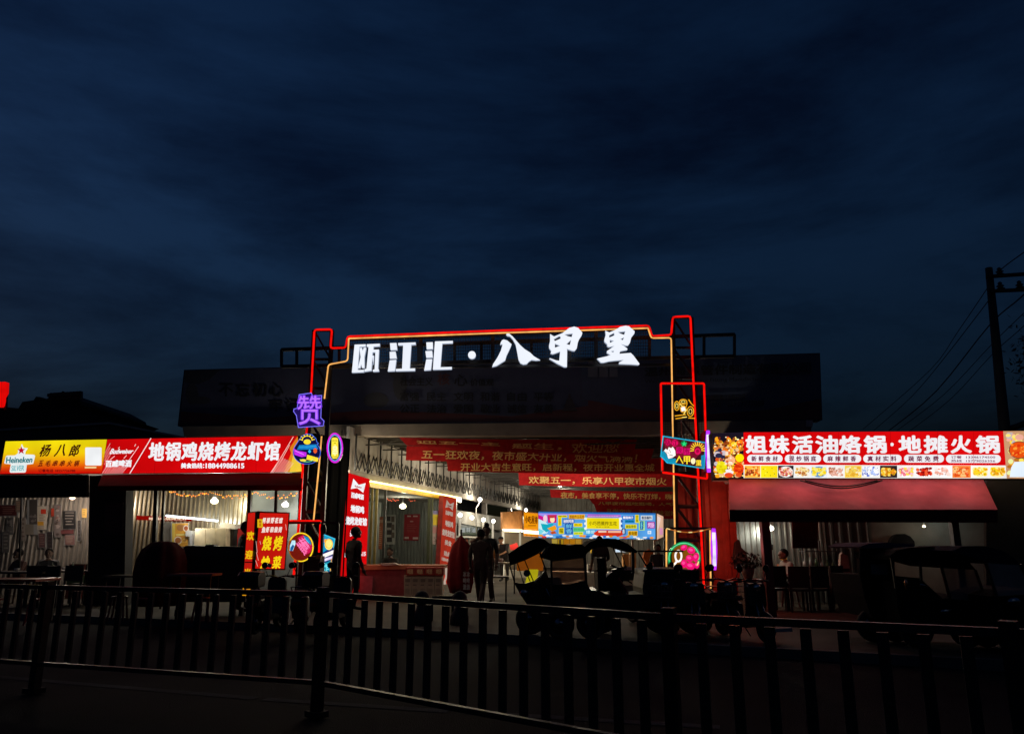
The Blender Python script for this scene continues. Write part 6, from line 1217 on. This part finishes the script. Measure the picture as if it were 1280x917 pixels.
# ------------------------------------------------------------------ people
def person(label, loc, rz, joints, cols, scale=1.0, hair=(.012, .01, .009), cap=None, bun=False):
    """one skinned body; joints: offsets (x right, y forward, z up) for a 1.7 m figure"""
    J = dict(pelvis=(0, 0, .92), waist=(0, .01, 1.06), chest=(0, .0, 1.28), neck=(0, .0, 1.45), head0=(0, .015, 1.50), hipl=(-.10, 0, .88), hipr=(.10, 0, .88), kneel=(-.11, .03, .49), kneer=(.11, .03, .49), anklel=(-.11, -.02, .08), ankler=(.11, -.02, .08), toel=(-.12, .16, .04), toer=(.12, .16, .04),
             shl=(-.18, 0, 1.39), shr=(.18, 0, 1.39), ell=(-.23, -.02, 1.10), elr=(.23, -.02, 1.10), wrl=(-.23, .08, .86), wrr=(.23, .08, .86))
    J.update(joints); look = J.pop('look', 0.0)
    rad = dict(pelvis=.15, waist=.135, chest=.155, neck=.056, head0=.056, hipl=.095, hipr=.095, kneel=.062, kneer=.062, anklel=.042, ankler=.042, toel=.036, toer=.036, shl=.07, shr=.07, ell=.046, elr=.046, wrl=.030, wrr=.030)
    E = [('pelvis', 'waist'), ('waist', 'chest'), ('chest', 'neck'), ('neck', 'head0'), ('pelvis', 'hipl'), ('pelvis', 'hipr'), ('hipl', 'kneel'), ('hipr', 'kneer'), ('kneel', 'anklel'), ('kneer', 'ankler'), ('anklel', 'toel'), ('ankler', 'toer'), ('chest', 'shl'), ('chest', 'shr'), ('shl', 'ell'), ('shr', 'elr'), ('ell', 'wrl'), ('elr', 'wrr')]
    names = list(J); me = bpy.data.meshes.new('person'); me.from_pydata([J[n] for n in names], [(names.index(a), names.index(b)) for a, b in E], [])
    ob = bpy.data.objects.new('person', me); COL.objects.link(ob); ob.modifiers.new('skin', 'SKIN'); su = ob.modifiers.new('sub', 'SUBSURF'); su.levels = su.render_levels = 1
    for i, n in enumerate(names): sv = me.skin_vertices[0].data[i]; sv.radius = (rad[n] * (1.15 if n in ('chest', 'pelvis', 'waist') else 1), rad[n] * (.78 if n in ('chest', 'pelvis', 'waist') else 1)); sv.use_root = n == 'pelvis'
    ev = bpy.data.meshes.new_from_object(ob.evaluated_get(bpy.context.evaluated_depsgraph_get()))
    m = MB(); V = [v.co.copy() for v in ev.vertices]; skin, shirt, legs, shoe = cols
    segc = {('chest', 'neck'): shirt, ('neck', 'head0'): skin, ('ell', 'wrl'): skin, ('elr', 'wrr'): skin, ('anklel', 'toel'): shoe, ('ankler', 'toer'): shoe}
    def sc(p):
        best = None
        for a, b in E:
            A_, B_ = Vector(J[a]), Vector(J[b]); d = B_ - A_; t = max(0, min(1, (p - A_).dot(d) / d.length_squared)); q = (p - A_ - d * t).length
            if best is None or q < best[0]: best = (q, a, b, t)
        a, b = best[1], best[2]
        if (a, b) in segc: return segc[(a, b)]
        return shirt if (a, b) in (('pelvis', 'waist'), ('waist', 'chest'), ('chest', 'shl'), ('chest', 'shr'), ('shl', 'ell'), ('shr', 'elr')) else legs
    for p in ev.polygons: m.add([V[i] for i in p.vertices], [list(range(len(p.vertices)))], sc(p.center), True)
    bpy.data.objects.remove(ob); bpy.data.meshes.remove(me); bpy.data.meshes.remove(ev)
    h = Vector(J['head0']); hc = h + Vector((0, .02, .115)); M = Matrix.Rotation(look, 3, 'Z')
    hd = MB(); hd.ball((0, 0, 0), .108, skin, 16, 12, (.72, .88, 1.08)); hd.ball((0, .07, -.075), .045, skin, 10, 6, (1, .7, .8)); hd.tube([(0, .088, .02), (0, .112, -.018), (0, .092, -.026)], [.008, .014, .010], skin, 6)
    for sx in (-1, 1): hd.ball((sx * .080, 0, -.01), .028, skin, 8, 6, (.35, .7, 1.1)); hd.ball((sx * .030, .088, .016), .010, (.02, .02, .02), 8, 6)
    hd.tube([(-.022, .090, -.055), (0, .097, -.057), (.022, .090, -.055)], .005, tuple(c * .6 for c in skin), 5)
    m.add([hc + M @ p for p in hd.v], hd.f, skin, True)
    for fi in range(len(hd.f)): m.c[len(m.c) - len(hd.f) + fi] = hd.c[fi]
    for s_, e_, w_ in ((-1, 'ell', 'wrl'), (1, 'elr', 'wrr')):      # hands with five fingers
        w = Vector(J[w_]); d = (w - Vector(J[e_])).normalized(); side = d.cross(Vector((0, 0, 1)) if abs(d.z) < .9 else Vector((0, 1, 0))).normalized(); nn = side.cross(d)
        pc0 = w + d * .05; m.tube([w - d * .01, pc0, w + d * .085], [.026, .036, .034], skin, 8)
        for k, ln in enumerate((.062, .075, .080, .070)): b = w + d * .08 + side * (-.027 + k * .018); m.tube([b, b + d * ln * .55 + nn * .006, b + d * ln + nn * .022], [.0095, .009, .006], skin, 6)
        b = w + d * .03 + side * -.03; m.tube([b, b + d * .03 - side * .022, b + d * .062 - side * .02 + nn * .012], [.011, .010, .007], skin, 6)
    t = m.build('person', M_SKIN, None, True); t.location = loc; t.rotation_euler = (0, 0, rz); t.scale = (scale * 1.12, scale * 1.12, scale); tag(t, label, 'person')
    hm = MB(); hm.ball((0, -.012, .022), .114, hair, 16, 10, (.76, .9, 1.0)); keep = []
    hm.v = [Vector((p.x, min(p.y, .055 if p.z < .075 else .09), max(p.z, -.045 if p.y < .0 else .045))) for p in hm.v]
    if bun: hm.ball((0, -.05, .14), .06, hair, 10, 8)
    hm.v = [hc + M @ p for p in hm.v]; hm.build('hair', M_CLOTH, t, True)
    if cap:
        c = MB(); c.ball((0, 0, .05), .118, cap, 16, 8, (.78, .92, .75)); c.v = [Vector((p.x, p.y, max(p.z, .045))) for p in c.v]; c.box((0, .13, .052), (.13, .12, .012), cap); c.v = [hc + M @ p for p in c.v]; c.build('cap', M_CLOTH, t, True)
    return t
SK = (.30, .19, .13)
person('standing person in dark clothes seen from the side before the red backlit sign', on_ground(439, 17.0), R(-48), dict(wrl=(-.16, .22, .98), ell=(-.2, -.03, 1.1)), ((.08, .045, .035), (.009, .009, .010), (.009, .009, .011), (.015, .015, .015)), 1.02)
person('walking person with red brown top at the left of the pair in the hall mouth', on_ground(600, 18.2), R(-12), dict(kneel=(-.08, .10, .5), anklel=(-.06, .16, .09), toel=(-.06, .32, .05), kneer=(.07, .02, .5), ankler=(.05, -.22, .12), toer=(.06, -.08, .04), wrr=(.2, .16, .9)), ((.12, .075, .06), (.035, .014, .013), (.03, .014, .012), (.02, .02, .02)), 1.0)
person('dark dressed person with raised arm at the right of the pair in the hall mouth', on_ground(607.5, 19.2), R(170), dict(elr=(.3, .16, 1.36), wrr=(.14, .3, 1.44), kneel=(-.1, .08, .5)), ((.12, .08, .06), (.02, .02, .022), (.03, .02, .02), (.02, .02, .02)), 1.06, bun=True)
person('cook in dark clothes bending over the stall behind the metal table', on_ground(631, 29.5), R(150), dict(chest=(0, .14, 1.24), neck=(0, .22, 1.38), head0=(0, .25, 1.42), shl=(-.18, .16, 1.33), shr=(.18, .16, 1.33), ell=(-.22, .28, 1.1), elr=(.22, .28, 1.1), wrl=(-.12, .42, 1.02), wrr=(.12, .42, 1.02), look=.4), ((.45, .25, .15), (.03, .03, .032), (.03, .03, .03), (.02, .02, .02)), 1.0, cap=(.02, .02, .02))
SIT = dict(pelvis=(0, 0, .50), waist=(0, .0, .64), chest=(0, .03, .86), neck=(0, .05, 1.03), head0=(0, .065, 1.08), hipl=(-.1, .02, .48), hipr=(.1, .02, .48), kneel=(-.12, .44, .50), kneer=(.12, .44, .50), anklel=(-.12, .44, .09), ankler=(.12, .44, .09), toel=(-.12, .60, .05), toer=(.12, .60, .05), shl=(-.18, .03, .97), shr=(.18, .03, .97), ell=(-.22, .12, .72), elr=(.22, .12, .72), wrl=(-.12, .34, .76), wrr=(.12, .34, .76))
def stool(p, rz, label, col=(.12, .015, .015), group='plastic stools'):
    t = thing('stool', label, 'stool', p, rz, group); m = MB(); m.lathe((0, 0, .42), [(.10, 0), (.15, .005), (.15, .02), (.10, .028)], col, 4 * 4); m.build('seat', M_PLASTIC, t, True)
    for sx in (-1, 1):
        for sy in (-1, 1): m = MB(); m.bar((sx * .095, sy * .095, .42), (sx * .14, sy * .14, 0), .03, col); m.build('leg', M_PLASTIC, t, True)
    return t
def sitter(label, u, Y, rz, cols, **k):
    p = on_ground(u, Y); d = Vector((-math.sin(rz), math.cos(rz), 0)); stool(p + Vector((0, 0, 0)), rz, 'plastic stool under the ' + label.split(',')[0][:60], (.1, .015, .015)); return person(label, p, rz, SIT, cols, .98, **k)
sitter('seated dark person at the window table of the corner shop', 487, 22.3, R(160), ((.14, .09, .07), (.02, .02, .02), (.02, .02, .02), (.02, .02, .02)))
sitter('seated person in white shirt facing left at the dark dining table', 989, 18.0, R(100), ((.2, .12, .09), (.32, .30, .28), (.06, .06, .07), (.4, .4, .4)))
sitter('seated diner in dark clothes under the poster wall at left', 53, 19.6, R(200), ((.2, .13, .1), (.05, .05, .055), (.03, .03, .03), (.02, .02, .02)))
sitter('seated diner in brown clothes near the left edge of the photo', 18, 19.2, R(150), ((.2, .13, .1), (.12, .06, .05), (.03, .03, .03), (.02, .02, .02)))
person('standing person with a peaked cap between the black counter and red lightbox', on_ground(298, 16.6), R(-60), dict(), ((.18, .10, .07), (.02, .02, .022), (.02, .02, .02), (.02, .02, .02)), 1.08, cap=(.01, .01, .01))
person('dark person standing behind the load bed beside the golden light tube', on_ground(826, 18.6), R(160), dict(), ((.12, .08, .06), (.02, .02, .022), (.02, .02, .02), (.02, .02, .02)), .80)
person('dark standing person by the stall inside the arched cab view', on_ground(752, 20.5), R(20), dict(wrr=(.16, .25, 1.0)), ((.14, .09, .07), (.02, .02, .022), (.02, .02, .02), (.02, .02, .02)), .92)

# ------------------------------------------------------------------ things on the forecourt
lb = thing('lightbox_sign', 'red upright lightbox with yellow barbecue characters and narrow welcome side face', 'sign', on_ground(333, 15.0)); LBF = Plane(at(322, 680, 15.0), at(362, 680, 15.2)); LBS = Plane(at(303, 680, 15.4), at(321, 680, 15.0))
m = MB(); m.extrude(LBF, [(323.5, 638.5), (362.5, 640), (356.5, 712), (317.5, 711.5)], (.03, .01, .01), .2); m.extrude(LBS, [(308.5, 640), (322, 638.5), (316.5, 744), (301.5, 744)], (.02, .006, .006), .05); m.build('case', M_PAINT, lb)
A = Art(LBF); A.P([(324.8, 640.5), (361, 641.5), (355.3, 710.5), (319, 710)], S(206, 24, 14)); A.build('front_print', M_SIGN, lb)
A = Art(LBF, .012); wl = S(250, 225, 215)
for i, c in enumerate('柯桥野花馆'): A.text(c, ((328.5 + i * 5.2, 647), (332.6 + i * 5.2, 646.7), (332 + i * 5.2, 653.3), (327.9 + i * 5.2, 653.5)), wl, .35, .15)
for i, c in enumerate('鱼虾和烧烤'): A.text(c, ((327.6 + i * 5.2, 658.4), (331.8 + i * 5.2, 658.1), (331.2 + i * 5.2, 664.8), (327 + i * 5.2, 665)), wl, .35, .15)
A.pill(323.3, 648.5, 327, 659, S(225, 180, 20)); A.column('特色', 324, 326.4, 650, 658, S(160, 20, 10), .1)
for i, c in enumerate('烧烤'): A.text(c, ((329 + i * 14, 670.5), (339.5 + i * 14, 669.5), (338 + i * 14, 687), (327.5 + i * 14, 687.5)), S(250, 214, 20), .6, .1)
for i, c in enumerate('炒菜'): A.text(c, ((327 + i * 14.5, 695.5), (337.5 + i * 14.5, 694.5), (336 + i * 14.5, 710), (325.5 + i * 14.5, 710)), S(250, 214, 20), .6, .1)
A.P([(333, 702.5), (340, 705), (338.5, 709.5), (331.5, 707)], (.004, .004, .004)); [A.line([(a, b), (c, d)], .5, S(240, 190, 180)) for a, b, c, d in ((320, 676, 321.5, 690), (320.5, 690, 323, 700), (319.5, 700, 322, 707), (357, 655, 358, 662), (325, 676, 326, 680))]
A.build('lettering', M_ART, lb)
A = Art(LBS); A.P([(310, 641), (319, 640), (312.5, 743), (303, 743)], S(196, 26, 16)); A.P([(303.6, 733), (313, 733), (312.5, 744), (302.9, 744)], S(240, 160, 20)); A.P([(306.2, 701.5), (316.6, 701.5), (316.4, 703), (306, 703)], S(40, 5, 5)); A.build('side_print', M_SIGN, lb)
A = Art(LBS, .012)
for c, v, u in zip('欢迎光', (664, 687.5, 710.5), (309.3, 307.4, 305.5)): A.text(c, ((u, v), (u + 8.3, v), (u + 7.4, v + 10.5), (u - .8, v + 10.5)), S(240, 190, 15), .5)
A.build('side_lettering', M_ART, lb)
bx = thing('black_counter', 'big black counter with sloping top in front of the lit kitchen', 'counter', on_ground(262, 15.8)); m = MB(); m.extrude(front(15.6), [(232, 681.5), (306, 683), (307, 694), (220, 695)], (.03, .03, .033), .5); m.build('hood', M_PAINT, bx)
m = MB(); m.extrude(front(15.5), [(219, 694), (308, 693.5), (306, 752), (217, 752)], (.010, .010, .012), .9); m.build('case', M_PAINT, bx); m = MB(); m.extrude(front(15.62), [(258, 680), (267, 680), (268, 682), (256, 682)], BLKC, .2); m.build('handle', M_STEEL, bx)
for u in (222, 302): m = MB(); m.box(on_ground(u, 15.9) + Vector((0, 0, .06)), (.08, .08, .12), BLKC); m.build('foot', M_STEEL, bx)
rcv = thing('covered_cart', 'dark red dome shaped cloth cover with hanging folds left of the black counter', 'covered cart', on_ground(197, 15.3)); c = on_ground(197, 15.3); k_ = 15.3 / F
m = MB(); m.lathe(c, [(27 * k_, .25), (28 * k_, .62), (29 * k_, .86), (27.5 * k_, 1.10), (23 * k_, 1.30), (14 * k_, 1.43), (4 * k_, 1.46)], (.07, .011, .010), 40, lambda t, i: 1 + .05 * math.sin(t * 9 + i * .2) + .02 * math.sin(t * 23)); m.build('cover', M_CLOTH, rcv)
[MB().bar(c + Vector((a * .28, b * .28, 0)), c + Vector((a * .28, b * .28, .6)), .04, DK).build('leg', M_STEEL, rcv) for a in (-1, 1) for b in (-1, 1)]
def table(label, u, Y, w, d, h, col, legc=DK, mat=None, group=None, rz=0.0):
    p = on_ground(u, Y); t = thing('table', label, 'table', p, rz, group); m = MB(); m.box((0, 0, h - .02), (w, d, .04), col); m.build('tabletop', mat or M_PLASTIC, t, True)
    for sx in (-1, 1):
        for sy in (-1, 1): m = MB(); m.bar((sx * (w / 2 - .06), sy * (d / 2 - .06), 0), (sx * (w / 2 - .06), sy * (d / 2 - .06), h - .04), .04, legc); m.build('leg', M_STEEL, t, True)
    return t
table('red topped outdoor table at the lower left edge of the photo', 14, 14.6, 1.25, .8, .78, (.30, .03, .02))
stool(on_ground(46, 14.2), .3, 'red plastic stool beside the red topped table at the left edge', (.28, .02, .02)); stool(on_ground(-6, 14.2), .1, 'red plastic stool cut off by the left edge', (.28, .02, .02))
stool(on_ground(148, 14.9), .2, 'red plastic stool behind the railing left of the covered cart', (.14, .015, .015)); stool(on_ground(176, 14.4), .6, 'red plastic stool in front of the covered cart', (.14, .015, .015)); stool(on_ground(251, 14.6), .4, 'red plastic stool in front of the black counter', (.14, .015, .015))
table('thin edged wooden table in front of the black counter', 240, 14.9, .85, .5, .86, (.28, .12, .09), DK, M_WOOD)
table('dark dining table under the black menu board', 78, 18.9, 1.5, .8, .78, (.10, .05, .045)); table('dark dining table near the left edge under the posters', 25, 18.3, 1.3, .8, .78, (.06, .05, .05)); table('low dark table left of the covered cart', 165, 17.2, 1.1, .7, .74, (.10, .08, .06))
g = random.Random(31)
for k, (u, v, Y) in enumerate(((58, 701, 18.6), (66, 700, 18.8), (74, 700, 19.0), (84, 700, 18.8), (91, 700, 18.7), (14, 704, 18.2), (28, 705, 18.4), (38, 704, 18.2))):
    p = on_ground(u, Y); p.z = .90; m = MB(); h = .07 if k % 3 else .2; m.lathe(p, [(.03, 0), (.06, h * .5), (.062, h), (.054, h), (.02, .01)] if k % 3 else [(.032, 0), (.032, h * .6), (.013, h * .8), (.013, h)], (.55, .5, .46) if k % 3 else (.05, .09, .05), 12)
    single('bowl' if k % 3 else 'bottle', m, M_PLASTIC, 'pale bowl on the dark dining tables at left' if k % 3 else 'dark glass bottle on the dark dining tables at left', 'bowl' if k % 3 else 'bottle', 'bowls on the left dining tables' if k % 3 else 'bottles on the left dining tables')
for k, (u, Y, rz, lb_) in enumerate(((44, 18.2, .2, 'dark chair in front of the table near the left edge'), (70, 18.0, -.3, 'dark chair left in front of the table under the black menu board'), (92, 18.1, .1, 'dark chair right in front of the table under the black menu board'), (100, 19.2, 1.4, 'dark chair at the right end of the table under the black menu board'))):
    t = thing('chair', lb_, 'chair', on_ground(u, Y), rz, 'dark chairs in the left restaurant'); c_ = (.03, .025, .025)
    m = MB(); m.box((0, 0, .45), (.42, .42, .04), c_); m.build('seat', M_WOOD, t, True); m = MB(); m.box((0, -.2, .75), (.40, .03, .34), c_); m.build('backrest', M_WOOD, t, True)
    for sx in (-1, 1):
        for sy in (-1, 1): m = MB(); m.bar((sx * .18, sy * .19, 0), (sx * .18, sy * .19, .43 if sy > 0 else .9), .035, c_); m.build('leg', M_WOOD, t, True)
# counter, cartons in front of the corner shop
ctr = thing('serving_counter', 'counter with red and pinkish cloth sides in front of the corner shop', 'counter', on_ground(477, 20.6)); m = MB(); m.extrude(front(20.6), [(449, 712), (506, 710), (506, 746), (449, 748)], (.22, .05, .06), .7); m.build('body', M_CLOTH, ctr)
m = MB(); m.extrude(front(20.55), [(447, 706), (556, 706), (556, 710), (448, 712)], (.42, .14, .06), .9); m.build('top', M_WOOD, ctr); m = MB(); m.extrude(front(20.52), [(450, 719), (466, 720), (465, 741), (450, 742)], (.35, .10, .14), .03); m.build('pink_cloth', M_CLOTH, ctr)
for k in range(5):
    u = 505 + k * 9.6; t = thing('carton', ['pale carton leftmost of the row below the red boxes', 'pale carton second from the left below the red boxes', 'pale carton in the middle of the row below the red boxes', 'pale carton second from the right below the red boxes', 'pale carton rightmost of the row below the red boxes'][k], 'carton', on_ground(u + 4, 20.3), 0, 'cartons stacked before the corner shop'); A = Art(front(20.2)); A.extrude(A.pl, [(u, 719), (u + 9.2, 719), (u + 9.2, 749), (u, 749)], (.40, .33, .25), .45, .002); A.build('box', M_CARD, t)
    A = Art(front(20.2), .006); A.rect(u + 1.5, 723, u + 7.5, 727, (.2, .15, .12)); A.rect(u + 1.5, 730, u + 6, 731.5, (.2, .15, .12)); A.P([(u + 1.5, 735), (u + 7, 735), (u + 7, 742), (u + 1.5, 742)], (.28, .22, .17)); A.build('carton_print', M_PRINT, t)
for k in range(4):
    u = 507 + k * 12; t = thing('red_box', ['red printed box leftmost of the row on the pale cartons', 'red printed box second from left on the pale cartons', 'red printed box second from right on the pale cartons', 'red printed box rightmost of the row on the pale cartons'][k], 'box', on_ground(u + 5, 20.2), 0, 'red boxes on top of the cartons'); A = Art(front(20.15)); A.extrude(A.pl, [(u, 709), (u + 11.5, 709), (u + 11.5, 718.6), (u, 718.6)], (.34, .03, .02), .45, .002); A.build('box', M_CARD, t)
    A = Art(front(20.15), .006); A.text('啤酒', (u + 2.5, 711, u + 9, 717), (.62, .38, .2), .3); A.build('lettering', M_PRINT, t)
m = MB(); m.extrude(front(20.5), [(474, 704), (492, 703), (498, 705.5), (478, 707)], (.4, .3, .26), .3); single('paper_menus', m, M_PRINT, 'loose pale menus lying on the serving counter', 'menus')
pc2 = on_ground(575, 18.9); ug_ = thing('closed_parasol', 'folded dark red parasol with white lettering behind the walking pair', 'parasol', pc2); kk = 18.9 / F
m = MB(); m.lathe(pc2, [(11 * kk, .25), (14.5 * kk, .5), (14.5 * kk, .9), (13.5 * kk, 1.15), (10 * kk, 1.38), (5 * kk, 1.5), (.03, 1.6)], (.2, .010, .012), 32, lambda t, i: 1 + (.14 * math.sin(t * 7) + .06 * math.sin(t * 13 + i)) * (1 - i * .08)); m.build('canopy', M_CLOTH, ug_)
m = MB(); m.tube([pc2, pc2 + Vector((0, 0, 1.75))], .025, (.3, .3, .3), 8); m.lathe(pc2, [(.26, 0), (.26, .08), (.06, .12)], (.05, .05, .05), 16); m.build('pole', M_CHROME, ug_)
A = Art(front(18.45)); [A.text(c, (579 + j * 4.5, 714 + i * 8, 582.6 + j * 4.5, 720.5 + i * 8), (.6, .5, .48), .3) for j in range(2) for i, c in enumerate('冰啤酒')]; A.build('lettering', M_PRINT, ug_)
# metal table and stools in the hall mouth
table('grey metal table with tubs behind the walking pair', 622, 23.0, 1.1, .7, .86, (.36, .34, .32), DK, M_GALV); stool(on_ground(611, 20.0), 0, 'dark stool in front of the grey metal table', (.02, .02, .02))
table('small low table on the hall floor right of the walking pair', 623, 19.6, .5, .5, .62, (.10, .09, .085), (.015, .015, .015))
p = on_ground(618, 22.9); p.z = .99; m = MB(); m.lathe(p, [(.22, 0), (.26, .05), (.26, .1), (.22, .11)], (.5, .32, .26), 18); single('basin', m, M_PLASTIC, 'pinkish basin on the grey metal table', 'basin'); p = on_ground(616, 23.1); p.z = 1.10; m = MB(); m.lathe(p, [(.16, 0), (.18, .3), (.19, .42), (.15, .42)], (.45, .2, .06), 16); single('tub', m, M_PLASTIC, 'brown orange tub standing in the pinkish basin', 'tub')
# stone ball bollards
for u, lb_ in ((527, 'dark stone ball bollard at left before the cartons'), (574.5, 'dark stone ball bollard at right before the closed parasol')):
    p = on_ground(u, 14.2); t = thing('ball_bollard', lb_, 'bollard', p, 0, 'stone ball bollards'); m = MB(); m.ball(p + Vector((0, 0, .45)), .135, (.05, .045, .045), 20, 14); m.build('ball', M_CONC, t); m = MB(); m.lathe(p, [(.17, 0), (.17, .14), (.11, .24), (.08, .34)], (.05, .045, .045), 18); m.build('base', M_CONC, t)
bar_ = thing('low_barrier', 'low dark barrier bar between the two ball bollards', 'barrier', on_ground(552, 14.9)); m = MB(); a, b = on_ground(540, 14.9), on_ground(566, 14.9); m.bar(a + Vector((0, 0, .42)), b + Vector((0, 0, .42)), .06, BLKC); m.build('rail', M_STEEL, bar_)
for q in (a, b): m = MB(); m.bar(q, q + Vector((0, 0, .40)), .05, BLKC); m.build('post', M_STEEL, bar_)
pn = thing('stall_podium', 'brown upright podium with orange top beside the slanted blue sign', 'podium', on_ground(391, 16.2)); m = MB(); m.extrude(front(16.2), [(385, 695), (400, 695), (399, 752), (383, 752)], (.14, .05, .025), .4); m.build('body', M_WOOD, pn); m = MB(); m.extrude(front(16.15), [(395, 694), (401, 694), (400.5, 698), (394.5, 698)], (.7, .35, .05), .1); m.build('lit_label', M_PRINT, pn)
blk('door_mat', 'pale patterned paving patch seen through the railing at right', 'mat', 11.4, [(968, 786), (990, 784), (991, 789), (966, 790)], (.3, .28, .25), .5, M_CONC)  # light falling on the ground, put into the colour of a pale slab

# ------------------------------------------------------------------ railing along the road
RH = 1.08
def rail_pt(u, v): return on_z(u, v, RH)
rp_ = [rail_pt(-95, 729.5), rail_pt(60, 733.5), rail_pt(404, 742), rail_pt(836, 771), rail_pt(1262, 790), rail_pt(1700, 818)]
bnum = [7, 14, 13, 10, 9]
for i in range(5):
    a, b = rp_[i], rp_[i + 1]; a = Vector((a.x, a.y, 0)); b = Vector((b.x, b.y, 0)); d = (b - a).normalized(); ln = (b - a).length
    t = thing('roadside_railing', ['steel railing panel cut by the left edge', 'steel railing panel before the left restaurant and red lightbox', 'steel railing panel before the hall mouth', 'steel railing panel before the scooters and right restaurant', 'steel railing panel cut by the right edge'][i], 'railing', (a + b) / 2, 0, 'steel railing panels along the road')
    c = (.028, .028, .031)
    m = MB(); m.bar(a + Vector((0, 0, RH)), b + Vector((0, 0, RH)), .055, c, .045); m.build('top_rail', M_RAIL, t)
    m = MB(); m.bar(a + Vector((0, 0, .30)), b + Vector((0, 0, .30)), .05, c, .04); m.build('bottom_rail', M_RAIL, t)
    n = max(3, round(ln / .205)); up_ = Vector((0, 0, 1)); nr = Vector((d.y, -d.x, 0))
    for k in range(1, n):
        q = a.lerp(b, k / n); m = MB(); m.box(q + Vector((0, 0, (RH + .30) / 2)), (.062, .026, RH - .36), c, math.atan2(d.y, d.x)); m.build('bar', M_RAIL, t)
    c = (.014, .014, .016)
    for q in ((a,) if i < 4 else (a, b)):
        m = MB(); m.box(q + Vector((0, 0, RH / 2 + .03)), (.085, .085, RH + .06), c, math.atan2(d.y, d.x)); m.build('post', M_RAIL, t)
        m = MB(); m.box(q + Vector((0, 0, .035)), (.17, .14, .05), (.008, .008, .008), math.atan2(d.y, d.x)); m.build('foot', M_CONC, t)
